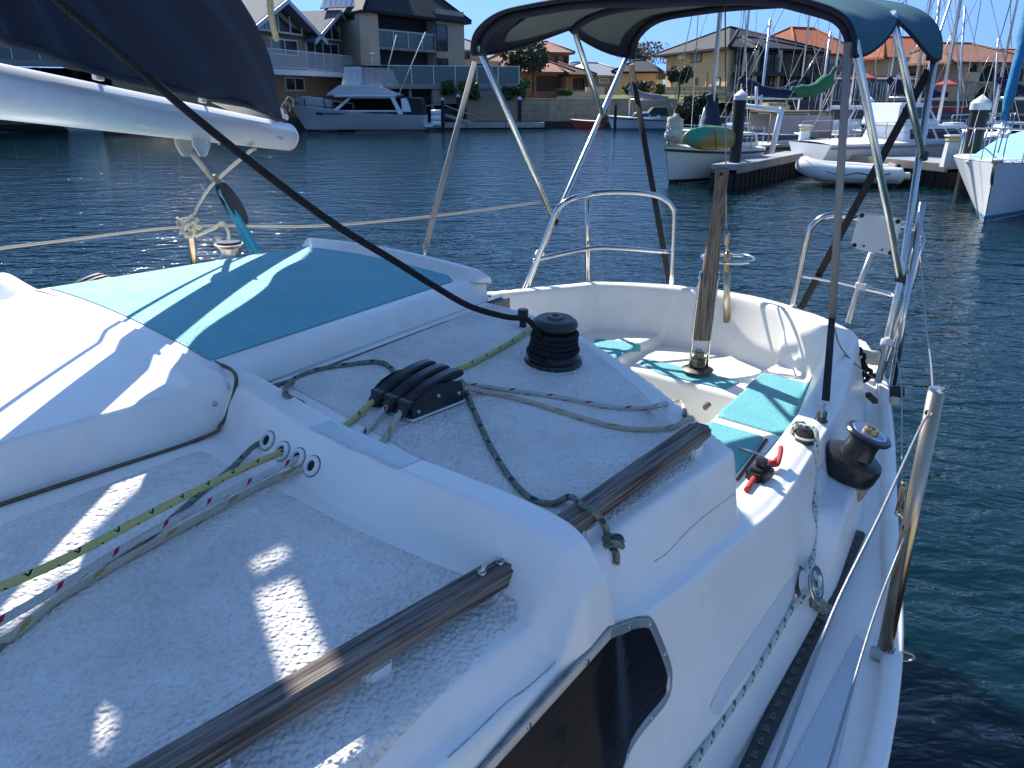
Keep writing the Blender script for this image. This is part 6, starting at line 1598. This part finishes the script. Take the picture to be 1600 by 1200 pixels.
def mast(t, x, z0, H_, r_=.07, boom_=None, cover=None, L=6, lean=0.0, spread=True, bw=2.4):
    top = Vector((x + lean * H_, 0, z0 + H_)); wireo(t, 'mast', [(x, 0, z0), top], r_ * .72, alu_mast)
    if boom_:
        e = Vector((x - boom_, 0, z0 + 1.0)); wireo(t, 'boom', [(x, 0, z0 + 1.0), e], .05, alu_mast)
        if cover: link('sail_cover', tube_mesh([[Vector((x + .1, 0, z0 + 1.75)), Vector((x - boom_ * .12, 0, z0 + 1.45)), Vector((x - boom_ * .5, 0, z0 + 1.2)), e + Vector((0, 0, .12))]], .16, seg=10, n=4, oval=(1.3, .8), rads=[.10, .20, .15, .08]), cover, t)
    wireo(t, 'forestay', [(L / 2, 0, z0 - .2), top], .012, steel); wireo(t, 'backstay', [(-L / 2, 0, z0 - .2), top], .012, steel)
    if spread:
        for sg in (-1, 1):
            sp = (x + lean * H_ * .5, sg * .75, z0 + H_ * .5); wireo(t, 'spreader', [(x + lean * H_ * .5, 0, z0 + H_ * .5), sp], .03, alu_mast); wireo(t, 'shroud', [(x - .1, sg * bw * .42, z0 - .3), sp, top], .011, steel)

# motor cruiser on the far side
LC = (667 - 447) * 54.5 / 1284 * .98
cr, st_ = boat('motor_cruiser', 'white flybridge motor cruiser moored at the far jetty below the tall grey house', 'motor cruiser', 557, 55.0, math.pi, LC, 3.2, 1.72, 1.02, .9, m_('cruiser_white', (.80, .82, .84), rough=.3, coat=.3), antib, 1.2, stripe=None)
def cx_(px): return -(px - 557) * 55 / 1284.5
cabin(cr, 'saloon', m_('cruiser_saloon', (.72, .74, .76), rough=.35), cx_(645), cx_(520), 1.25, 2.15, 2.6, 2.3, 1.2, .25, 1, m_('cruiser_glass', (.002, .002, .003), rough=.5, spec=.05), (.12, .92))
lb(cr, 'flybridge_floor', hull_white, (cx_(575), 0, 2.24), (4.1, 2.6, .14), .05)
bm = bmesh.new(); zf = 2.28
poly_prism(bm, [(cx_(514), -1.25, zf), (cx_(537), -1.1, zf + .62), (cx_(590), -1.1, zf + .62), (cx_(618), -1.2, zf + .15), (cx_(628), -1.25, zf)], (0, 2.45, 0)); fin('flybridge_coaming', bm, hull_white, cr, False, 40, .05)
lb(cr, 'bridge_stripe', antib, (cx_(585), 1.14, zf + .38), (1.6, .06, .06), .0)
clear = m_('clear_plastic_curtain', (.62, .64, .66), rough=.25, alpha=.55, coat=.5, var=.3, vscale=3); 
bm = bmesh.new(); poly_prism(bm, [(cx_(539), -1.1, zf + .62), (cx_(546), -.95, zf + 1.75), (cx_(572), -.95, zf + 1.75), (cx_(572), -1.1, zf + .62)], (0, 2.0, 0)); fin('front_curtain', bm, m_('white_plastic_curtain', (.85, .85, .85), rough=.3, coat=.4, var=.3, vscale=4), cr, False, 30, .03)
bm = bmesh.new(); poly_prism(bm, [(cx_(572.5), -1.1, zf + .62), (cx_(572.5), -.98, zf + 1.72), (cx_(612), -1.0, zf + 1.6), (cx_(622), -1.1, zf + .5)], (0, 2.05, 0)); fin('side_curtain', bm, clear, cr, False, 30)
lb(cr, 'canopy_top', m_('navy_canopy', (.02, .03, .06), rough=.8), (cx_(578), 0, zf + 1.78), (2.9, 2.1, .07), .03)
bm = bmesh.new(); poly_prism(bm, [(cx_(632), -1.1, 1.1), (cx_(622), -1.05, 2.2), (cx_(660), -1.05, 2.1), (cx_(664), -1.1, 1.1)], (0, 2.2, 0)); fin('cockpit_curtain', bm, antib, cr, False, 30)
bm = bmesh.new(); poly_prism(bm, [(cx_(614), 1.32, 2.16), (cx_(620), 1.32, 2.16), (cx_(633), 1.34, 1.12), (cx_(625), 1.34, 1.12)], (0, .03, 0)); fin('white_pillar', bm, hull_white, cr)
wireo(cr, 'outrigger', [(cx_(603), .9, 2.9), (cx_(627), .9, 5.9)], .035, white_fr); wireo(cr, 'outrigger', [(cx_(616), -1.0, 2.0), (cx_(666), -1.0, 6.2)], .035, white_fr)
wireo(cr, 'aerial_pole', [(cx_(585), 0, zf + 1.7), (cx_(585), 0, zf + 2.5)], .03, white_fr); lathe('radar_disc', [(0, .0), (.22, .02), (.22, .08), (0, .1)], white_fr, cr, Vector((cx_(585), 0, zf + 2.5)), seg=16)
link('dinghy_roll', tube_mesh([[Vector((cx_(458), .2, 1.95)), Vector((cx_(490), .2, 1.85)), Vector((cx_(520), .2, 1.72))]], .33, seg=12, n=4, rads=[.22, .34, .32, .25]), m_('grey_bundle', (.42, .45, .48), rough=.7, bump=.6, bscale=6, bdist=.1), cr)
for x in (478, 508): link('lashing', tube_mesh([[Vector((cx_(x) + .33 * 0, .2 + .36 * math.cos(a), 1.82 + .36 * math.sin(a))) for a in [i * .52 for i in range(13)]]], .03, seg=6, n=1), rubber, cr)
lb(cr, 'hull_vent', antib, (cx_(503), 1.20, 1.15), (.45, .08, .13), .01); lb(cr, 'side_window', win_dark, (cx_(555), 1.45, 1.16), (3.8, .03, .10), .01)
lb(cr, 'duckboard', deckm, (-LC / 2 - .3, 0, .35), (.6, 2.6, .08)); 
for k in range(3): link('fender', tube_mesh([[Vector((-LC / 2 - .45, 1.0 - k * .15, .5 + k * .35)), Vector((-LC / 2 - 1.1, 1.0 - k * .15, .52 + k * .35))]], .17, seg=10, n=1), hull_white, cr)
pulpit(cr, st_, LC, .5, .55, 'bow_rail')
# name on the flybridge
def text(t, s_, size, loc, rot, m, nm='lettering', ext=.004):
    cu = bpy.data.curves.new(nm, 'FONT'); cu.body = s_; cu.size = size; cu.extrude = ext; cu.align_x = 'CENTER'
    o = bpy.data.objects.new(nm, cu); COL.objects.link(o); dg = bpy.context.evaluated_depsgraph_get(); me = bpy.data.meshes.new_from_object(o.evaluated_get(dg)); bpy.data.objects.remove(o)
    o = link(nm, me, m, t); o.location = loc; o.rotation_euler = rot; return o
def pile(px, pt_, pb, d, r_, label, cap=True, m=None, group='mooring piles with pointed white caps'):
    base = D(px, pb, d); p = g(px, d); t = thing('mooring_pile', label, 'pile', p, 0, group); zt = zz(pt_, d)
    lathe('post', [(r_, -2), (r_, zt - r_ * 1.5), (0, zt - r_ * 1.5)], m or m_('dark_pile', (.025, .024, .026), rough=.6, var=.5, vscale=3), t, seg=20)
    if cap: lathe('cap', [(r_ * 1.12, -.0), (r_ * 1.14, r_ * .75), (r_ * .9, r_ * 1.0), (.0, r_ * 1.75)], white_fr, t, Vector((0, 0, zt - r_ * 1.75)), seg=20)
pile(691, 152, 197, 58, .12, 'slim capped pile nearest the stern of the motor cruiser'); pile(716, 146, 190, 60, .14, 'capped pile behind the handrail of the far jetty'); pile(812, 150, 192, 60, .15, 'lone capped pile before the limestone wall')
def jetty(name, label, a, b_, wd, z, th, m, group=None):
    t, nrm, L = basis(a, b_); j = thing(name, label, 'jetty', (a + b_) / 2, 0, group); nseg = max(1, int(L / 2.4))
    for k in range(nseg):
        bm = bmesh.new(); slab(bm, a, t, nrm, L * k / nseg + .02, L * (k + 1) / nseg - .02, z - th, z, -wd, 0); fin('deck_section', bm, m, j, True, 30, .01)
    return j, t, nrm, L
jetty('floating_jetty', 'low white floating jetty at the far bank, right of the motor cruiser', g(664, 58.2), g(852, 59), 1.4, .42, .35, m_('pale_jetty', (.50, .48, .43), rough=.8, var=.4, vscale=2))
gp = thing('gangway', 'sloping gangway with a rope handrail down to the far jetty', 'gangway', g(715, 59))
bm = bmesh.new(); poly_prism(bm, [D(695, 178, 59), D(738, 191, 58.6), D(738, 194, 58.6), D(695, 182, 59)], (0, 1, 0)); fin('ramp', bm, m_('pale_jetty', (.50, .48, .43), rough=.8), gp, True)
link('handrail', tube_mesh([[D(664, 166, 58.5), D(690, 164, 58.5), D(714, 172, 58.5), D(760, 189, 58.5)]], .05, seg=6, n=4), m_('rope_tan', (.35, .31, .25), rough=.8), gp, True)
# small things at the waterline far left, under the boom
sd1, s_1 = boat('tender', 'small white tender lying at the far bank under the boom', 'boat', 118, 55, math.pi, 2.4, 1.2, .3, .3, .8, hull_white)
jetty('dark_jetty', 'dark timber jetty with clutter in the shade under the boom', g(-60, 56), g(330, 57), 2, .35, .3, m_('dark_timber', (.07, .06, .05), rough=.9, var=.4, vscale=2))
# red kayak by the sea wall and small sailing boat
rk, _ = boat('red_dinghy', 'red open dinghy tied below the limestone wall', 'dinghy', 918, 59, math.pi, 2.4, 1.0, .62, .5, .8, m_('red_hull', (.45, .07, .06), rough=.5))
sb1, s1_ = boat('small_yacht', 'small white sailing boat with dark sprayhood moored off the far bank', 'sailing boat', 1005, 57, math.pi, 4.9, 1.9, .92, .72, .8, m_('cruiser_white', (.80, .82, .84), rough=.3), antif, .5, stripe=antib)
cabin(sb1, 'coachroof', hull_white, -1.2, 1.1, .75, 1.18, 1.4, 1.1, .7, .1, 3, None, (.3, .75)); cabin(sb1, 'sprayhood', m_('dark_green_hood', (.01, .03, .03), rough=.7), -1.7, -.2, .95, 1.5, 1.4, 1.1, .5, .1); mast(sb1, .9, 1.0, 6.5, .05, 2.6, m_('grey_canvas', (.30, .30, .30), rough=.9), 4.9); lb(sb1, 'outboard', antib, (-2.55, 0, .8), (.2, .25, .5), .03)
pile(963, 160, 206, 55, .1, 'thin bare dark pile at the bow of the small yacht', False, group=None)
# ---- right-hand marina
dockc = m_('dock_concrete', (.40, .34, .27), rough=.85, var=.3, vscale=2); dock_top = m_('dock_top', (.34, .36, .40), rough=.85, var=.2, vscale=2); skirt = m_('dark_skirt', (.028, .022, .02), rough=.8, var=.5, vscale=4)
def dock(a, b_, wd, label):
    t, nrm, L = basis(a, b_); j = thing('floating_dock', label, 'dock', (a + b_) / 2)
    bm = bmesh.new(); slab(bm, a, t, nrm, 0, L, .50, .62, -wd, -.06); fin('deck', bm, dock_top, j, True)
    bm = bmesh.new(); slab(bm, a, t, nrm, -.02, L, .42, .64, -.058, .05); fin('edge_beam', bm, dockc, j, True, 30, .02)
    bm = bmesh.new(); slab(bm, a, t, nrm, -.02, L, -.6, .418, -wd, -.12); fin('float', bm, dark_in, j, True)
    k = int(L / .17)
    for i in range(min(k, 150)):
        bm = bmesh.new(); slab(bm, a, t, nrm, L * i / k + .015, L * (i + 1) / k - .015, -.45, .415, -.11, -.03 - .02 * (i % 2)); fin('skirt_plank', bm, skirt, j, True)
    return j
dA0, dA1, dB1 = g(1166, 20.6), g(1277, 25.6), g(1502, 20.9)
dock(dA0, dA1, .75, 'floating dock arm with dark plank skirt behind the tiller'); dock(dA1, dB1, 2.0, 'floating dock arm behind the white inflatable, ending at the right bow')
pile(1158, 139, 250, 21.6, .155, 'thick capped pile at the near corner of the dock, behind the tiller'); pile(1536, 147, 250, 19.5, .20, 'thickest capped pile, beside the bow at the right edge'); pile(1361, 151, 240, 31, .15, 'capped pile far down the dock between the bimini legs')
def pedestal(px, d, h, lab):
    t = thing('power_pedestal', lab, 'pedestal', g(px, d, .62)); bm = bmesh.new(); w_ = .3
    a = [(-.17, -.12, 0), (.17, -.12, 0), (.17, .12, 0), (-.17, .12, 0)]; lo = [bm.verts.new(p) for p in a]; hi = [bm.verts.new((p[0] * .8, p[1] * .8, h)) for p in a]; bm.faces.new(lo[::-1]); bm.faces.new(hi)
    for i in range(4): bm.faces.new((lo[i], lo[(i + 1) % 4], hi[(i + 1) % 4], hi[i]))
    fin('column', bm, white_fr, t, False, 30, .02); lb(t, 'yellow_panel', m_('pale_yellow', (.62, .52, .22), rough=.5), (0, 0, h + .06), (.30, .22, .10), .02); lb(t, 'top_lid', white_fr, (0, 0, h + .14), (.36, .28, .05), .015)
pedestal(1265, 25.6, .66, 'white dock pedestal with yellow head at the elbow of the dock'); pedestal(1503, 20.0, .62, 'white dock pedestal beside the pile at the right bow')
# white arch frame on the dock boat
# sailing boat with the kayak
kb, ks = boat('kayak_yacht', 'white yacht with black rubbing strake and a green kayak lashed on its foredeck', 'sailing boat', 1140, 22.4, math.pi - .42, 3.9, 1.75, 1.02, .85, .75, hull_white, antib, .35, stripe=rubber, xy=g(1133, 23.1) + Vector((1.2, -.2, 0)))
kb.location = g(1045, 22.0) + Vector((3.9 / 2 * math.cos(.70), 3.9 / 2 * math.sin(.70), 0)); kb.rotation_euler[2] = math.pi + .70
cabin(kb, 'coachroof', deckm, -1.6, .2, .9, 1.3, 1.3, 1.2, .6, .1, 3)
pulpit(kb, ks, 3.9, .8, .5); lifelines(kb, ks, 3.9)
mast(kb, .0, 1.2, 8.5, .09, None, None, 3.9, bw=1.75)
link('boom_cover', tube_mesh([[Vector((.2, 0, 2.35)), Vector((.05, .05, 1.9)), Vector((-.1, 0, 1.35))]], .2, seg=10, n=4, rads=[.10, .20, .28]), blue_can, kb)
link('furled_jib', tube_mesh([[Vector((1.80, 0, 1.0)), Vector((1.68, .05, 1.25)), Vector((1.6, 0, 1.6)), Vector((1.56, 0, 1.85))]], .2, seg=12, n=4, rads=[.12, .26, .22, .07]), m_('crumpled_sail', (.62, .58, .48), rough=.85, bump=1, bscale=14, bdist=.05, var=.3, vscale=8), kb)
def ky_mat():
    m = mat('kayak_plastic', (.02, .26, .13), rough=.35, coat=.3); n, l, b = nodes_of(m); tc = n.new('ShaderNodeTexCoord'); z = n.new('ShaderNodeTexNoise'); z.inputs['Scale'].default_value = 1.5; z.inputs['Detail'].default_value = 1; l.new(tc.outputs['Object'], z.inputs['Vector'])
    r_ = n.new('ShaderNodeValToRGB'); r_.color_ramp.elements[0].position = .44; r_.color_ramp.elements[0].color = (.02, .30, .16, 1); r_.color_ramp.elements[1].position = .58; r_.color_ramp.elements[1].color = (.42, .24, .05, 1); l.new(z.outputs[0], r_.inputs[0]); l.new(r_.outputs[0], b.inputs['Base Color']); return m
ky = thing('kayak', 'green and orange mottled kayak lashed on its side on the foredeck', 'kayak', D(1112, 216, 21.3)); kd = Vector((math.cos(.30), math.sin(.30), -.05))
rr = []; 
for i in range(25):
    f = i / 24; x = (f - .5) * 1.75; w_ = (1 - abs(2 * f - 1) ** 2.6) ** .6; rr.append([Vector((x, .10 * w_ * math.cos(a), .30 * w_ * math.sin(a) - .05 * (f - .5))) for a in [k * math.pi / 8 for k in range(16)]])
me = grid_mesh(rr, 'kayak_hull', closed=True); me.polygons.foreach_set('use_smooth', [True] * len(me.polygons)); o = link('kayak_hull', me, ky_mat(), ky); o.rotation_euler = (0, 0, .32)
for x in (-.45, .0, .5): wireo(ky, 'lashing', [(x, -.16, .26), (x + .06, -.19, 0), (x + .1, -.16, -.27)], .012, rubber, 3)
# white gantry standing on the dock beyond
ga_ = thing('white_gantry', 'white tubular stern gantry between the thick pile and the timber boat', 'gantry', g(1205, 23.5, .62))
def gp_(px, py, d): return D(px, py, d) - ga_.location
for pts, r_ in (([(1222, 168), (1205, 240)], .085), ([(1160, 165), (1225, 173)], .07), ([(1182, 135), (1182, 168)], .045), ([(1103, 168), (1092, 205)], .05)): link('tube', tube_mesh([[gp_(a, b_, 23.6) for a, b_ in pts]], r_, seg=10, n=1), hull_white, ga_)
def mk(name, label, px, d, yaw, L, bw, z1, hullm, extra, cat='boat', fb=.8, stripe=None, af=antib, tw=.8):
    t, s_ = boat(name, label, cat, px, d, yaw, L, bw, fb * 1.25, fb, tw, hullm, af, .4, stripe=stripe); extra(t, s_); return t
def ex1(t, s_): cabin(t, 'coachroof', hull_blue, -1.5, 1.5, .8, 1.25, 1.6, 1.3, .6, .1, 3); lifelines(t, s_, 7); mast(t, .6, 1.2, 9.5, .07, 2.6, blue_can, 7)
mk('blue_grey_yacht', 'blue-grey sailing boat with a blue sail cover behind the thick pile', 1180, 33, math.pi + .1, 7, 2.3, 1, hull_blue, ex1, 'sailing boat')
def ex2(t, s_):
    bm = bmesh.new(); tw_ = m_('varnished_roof', (.16, .10, .04), rough=.5)
    lb(t, 'roof', tw_, (-.4, 0, 1.78), (2.3, 1.8, .07), .03)
    for x in (-1.5, -.4, .7):
        for y in (-.85, .85): wireo(t, 'roof_post', [(x, y, .8), (x, y, 1.76)], .03, m_('pale_wood', (.38, .30, .2), rough=.7))
    for y in (-.86, .86): lb(t, 'side_curtain', m_('mauve_clear_curtain', (.27, .26, .28), rough=.3), (-.4, y, 1.42), (2.1, .02, .55), .0)
    lb(t, 'end_curtain', m_('mauve_clear_curtain', (.27, .26, .28), rough=.3), (.72, 0, 1.32), (.02, 1.6, .78), .0)
    mast(t, 1.0, 1.0, 8.5, .065, None, None, 6); link('green_sail_cover', tube_mesh([[Vector((1.0, 0, 3.2)), Vector((.7, 0, 2.72)), Vector((.1, 0, 2.45)), Vector((-.5, 0, 2.55))]], .16, seg=10, n=4, rads=[.08, .26, .2, .07]), green_can, t); pulpit(t, s_, 6)
mk('timber_cabin_boat', 'boat with varnished flat roof, clear curtains and green sail cover on the dock', 1257, 28.2, .12, 5.4, 2.1, 1, m_('boat_cream', (.62, .58, .50), rough=.4), ex2, 'sailing boat', fb=.72, stripe=rubber)
def ex3(t, s_): cabin(t, 'cabin', hull_white, -1.6, 1.6, .9, 1.9, 2.0, 1.7, .9, .2, 2, None, (.45, .85)); lb(t, 'canopy', antib, (-1.3, 0, 1.9), (1.3, 1.8, .06)); mast(t, 0, 1.8, 8, .06, None, None, 6)
mk('blue_cabin_cruiser', 'blue-grey cabin cruiser with white top behind the bimini straps', 1330, 34, 2.7, 6.2, 2.4, 1, hull_blue, ex3, 'motor boat', fb=.95)
rib = thing('tan_inflatable', 'tan inflatable tender with outboard lying beyond the dock', 'inflatable boat', g(1322, 27.5, .30)); link('tube', tube_mesh([[Vector((-1.1, .45, .25)), Vector((.5, .5, .28)), Vector((1.15, .25, .36)), Vector((1.3, 0, .40)), Vector((1.15, -.25, .36)), Vector((.5, -.5, .28)), Vector((-1.1, -.45, .25))]], .19, seg=12, n=5), tan_rib, rib); lb(rib, 'outboard', antib, (1.0, 0, .65), (.25, .25, .5), .05); lb(rib, 'floor', tan_rib, (0, 0, .15), (2.0, .8, .05))
def ex4(t, s_):
    cabin(t, 'coachroof', hull_white, -1.2, 2.2, .95, 1.45, 2.0, 1.7, .8, .1, 5, m_('maroon_glass', (.05, .015, .02), rough=.1), (.25, .8)); cabin(t, 'pilot_house', hull_white, -1.4, .3, 1.45, 2.1, 1.7, 1.5, .5, .1, 2, None, (.3, .8)); lifelines(t, s_, 7.5); pulpit(t, s_, 7.5); mast(t, .8, 1.5, 9.5, .075, None, None, 7.5); lb(t, 'hatch', deckm, (1.4, 0, 1.48), (.5, .5, .06))
mk('white_motor_sailer', 'white motor sailer with a row of dark cabin windows behind the inflatable', 1440, 25.5, .25, 7.5, 2.7, 1, hull_white, ex4, 'sailing boat', fb=.95, stripe=m_('grey_stripe', (.2, .2, .22), rough=.5))
def ex5(t, s_): cabin(t, 'cabin', hull_white, -1, 1.5, .9, 1.6, 1.8, 1.5, .8, .1, 2); mast(t, .3, 1.2, 9, .06, 2.2, blue_can, 6); lb(t, 'dodger', m_('straw_dodger', (.5, .38, .2), rough=.8), (-.9, 0, 1.75), (.9, 1.4, .5), .1)
mk('straw_dodger_yacht', 'white yacht with a straw coloured dodger beyond the motor sailer', 1400, 33, 2.9, 6.4, 2.3, 1, hull_white, ex5, 'sailing boat')
def ex6(t, s_): cabin(t, 'cabin', m_('maroon_top', (.20, .03, .04), rough=.7), -1.6, .6, .9, 1.9, 1.9, 1.7, .3, .1, 2, None, (.4, .85)); mast(t, .9, 1.1, 9, .06, None, None, 6)
mk('maroon_canopy_boat', 'boat with a maroon canopy just left of the thick pile at the right', 1470, 31, 2.8, 6, 2.2, 1, hull_white, ex6, 'sailing boat')
mk('far_dark_boat', 'dark hulled boat in shade beyond the right-hand bow', 1585, 34, 2.6, 7, 2.5, 1, m_('dark_hull', (.03, .04, .06), rough=.4), ex1, 'sailing boat', fb=.9)
mk('grey_cabin_boat', 'grey-white boat low behind the timber cabin boat', 1240, 36, .2, 6.0, 2.3, 1, m_('dull_white', (.42, .45, .48), rough=.4), ex5, 'sailing boat')
# right-edge bow
rb, rs = boat('right_bow_yacht', 'white yacht bow with blue antifouling and light blue deck cover at the right edge', 'sailing boat', 1545, 15, math.pi, 8.5, 2.9, 1.12, .92, .8, m_('right_bow_white', (.70, .72, .73), rough=.4, var=.08, vscale=2), antif, .12, fin_=.30)
hdg = math.pi + .88; rb.rotation_euler[2] = hdg; bowp = g(1580, 15.3); rb.location = bowp - Vector((math.cos(hdg), math.sin(hdg), 0)) * 4.18
cabin(rb, 'deck_cover', lightblue, -1.5, 3.2, 1.02, 1.5, 1.9, .9, 1.3, .1); pulpit(rb, rs, 8.5, .74, .62); lifelines(rb, rs, 8.5, .05, .72)
mast(rb, .6, 1.5, 9, .08, None, None, 8.5, bw=2.8)
lb(rb, 'bow_roller', rusty, (4.2, .0, 1.14), (.35, .12, .06), .01); link('anchor', tube_mesh([[Vector((4.35, 0, 1.12)), Vector((4.33, 0, .88)), Vector((4.20, 0, .72))]], .03, seg=8, n=3), rusty, rb)
fj = thing('blue_furled_sail', 'bright blue furled headsail leaning in from the upper right edge', 'sail', D(1568, 188, 16.5)); q = fj.location
link('blue_roll', tube_mesh([[Vector((0, 0, 0)), D(1580, 140, 16.6) - q, D(1594, 84, 16.8) - q, D(1606, 40, 17) - q, D(1640, -120, 17.5) - q]], .08, seg=12, n=3, rads=[.07, .10, .10, .14, .14]), m_('bright_blue_canvas', (.02, .22, .42), rough=.8, bump=.4, bscale=5, bdist=.05), fj)
link('furling_stay', tube_mesh([[Vector((0, 0, 0)), D(1560, 215, 16.4) - q]], .03, seg=8, n=1), hull_white, fj)
for k, (x, y) in enumerate(((1566, 200), (1562, 212))): lathe('furling_drum', [(0, 0), (.17, .0), (.17, .03), (0, .03)], hull_white, fj, D(x, y, 16.4) - q, Matrix.Rotation(.25, 3, 'X'), 20)
# inflatable dinghy in front of the dock
di = thing('white_inflatable', 'white inflatable dinghy floating in front of the dock between the bimini legs', 'inflatable boat', g(1350, 22.0, .0)); di.rotation_euler[2] = -.22
wr_ = m_('white_rubber', (.72, .72, .70), rough=.5, var=.08, vscale=4)
link('tube', tube_mesh([[Vector((1.35, .52, .30)), Vector((.9, .56, .30)), Vector((-.6, .52, .34)), Vector((-1.1, .32, .44)), Vector((-1.28, 0, .50)), Vector((-1.1, -.32, .44)), Vector((-.6, -.52, .34)), Vector((.9, -.56, .30)), Vector((1.35, -.52, .30))]], .24, seg=16, n=6, rads=[.10, .22, .24, .24, .24, .24, .24, .22, .10]), wr_, di)
lb(di, 'floor', m_('grey_rubber', (.3, .3, .3), rough=.7), (0, 0, .14), (2.0, .8, .06), .02); lb(di, 'transom', m_('grey_rubber', (.3, .3, .3), rough=.7), (1.0, 0, .38), (.05, .8, .40), .01); lb(di, 'outboard_bracket', antib, (1.12, -.1, .42), (.14, .22, .3), .03)
link('grab_line', tube_mesh([[Vector((-.8, -.72, .40)), Vector((-.4, -.78, .30)), Vector((0, -.79, .38)), Vector((.45, -.8, .30)), Vector((.8, -.78, .38))]], .013, seg=6, n=5), rubber, di); link('seam', tube_mesh([[Vector((-.9, -.66, .26)), Vector((0, -.775, .22)), Vector((1.0, -.78, .22))]], .012, seg=6, n=4), m_('grey_rubber', (.3, .3, .3), rough=.7), di)
# clutter: more masts behind
for k, (x0, y0, x1, y1, d, r_) in enumerate(((1204, 30, 1188, 168, 33, .07), (1298, 50, 1284, 150, 30, .06), (1508, 10, 1496, 180, 30, .05), (1470, -20, 1448, 200, 27, .06), (1492, -20, 1440, 140, 28, .055), (1163, 45, 1160, 130, 45, .05), (1252, 60, 1243, 170, 40, .05), (1560, 60, 1552, 170, 45, .06), (1388, 70, 1370, 190, 40, .04))):
    if k in (5, 6, 8): continue
    r_ *= .75; a, b_ = D(x0, y0, d), D(x1, y1, d); t = thing('bare_mast', ['bluish bare mast beyond the thick pile', 'pale bare mast above the green sail cover', 'thin bare mast before the arched house', 'white mast rising beside the port rear corner of the bimini', 'leaning white spar rising right of the bimini corner', 'short thin mast against the straw house', 'thin mast before the red roofed house', 'grey mast in front of the arched loggias', 'slender mast between the two front bimini legs'][k], 'mast', Vector((b_.x, b_.y, .8)))
    link('spar', tube_mesh([[Vector((0, 0, 0)), b_ - t.location, a - t.location]], r_, seg=8, n=1), alu_mast, t, False)
    link('stay', tube_mesh([[a - t.location, Vector((1.9, .5, .3))]], .012, seg=5, n=1), steel, t, False); link('stay', tube_mesh([[a - t.location, Vector((-1.6, .5, .3))]], .012, seg=5, n=1), steel, t, False)

# unseen pontoon and yacht added behind the camera to bounce sunlight at the cabin
def add_bounce_pontoon():
    j = thing('added_bounce_pontoon', 'pale concrete pontoon added unseen behind the viewpoint to bounce sunlight', 'pontoon', Vector((3, -2, 0)))
    for k in range(4):
        bm = bmesh.new(); span(bm, (.75 + k * 1.1, -4.2, .30), (1.83 + k * 1.1, .75, .60)); fin('deck_section', bm, m_('pale_jetty', (.50, .48, .43), rough=.8), j, True, 30, .01)
add_bounce_pontoon()
nb, ns_ = boat('added_bounce_yacht', 'white yacht added unseen behind the viewpoint to bounce sunlight', 'sailing boat', 800, 15, 0.0, 10, 3.0, 1.7, 1.45, .8, hull_white, antif, .5, stripe=None, xy=Vector((1.5, -6.0, 0)))
cabin(nb, 'coachroof', hull_white, -2.5, 2.5, 1.5, 2.3, 2.2, 1.8, .8, .2, 4)
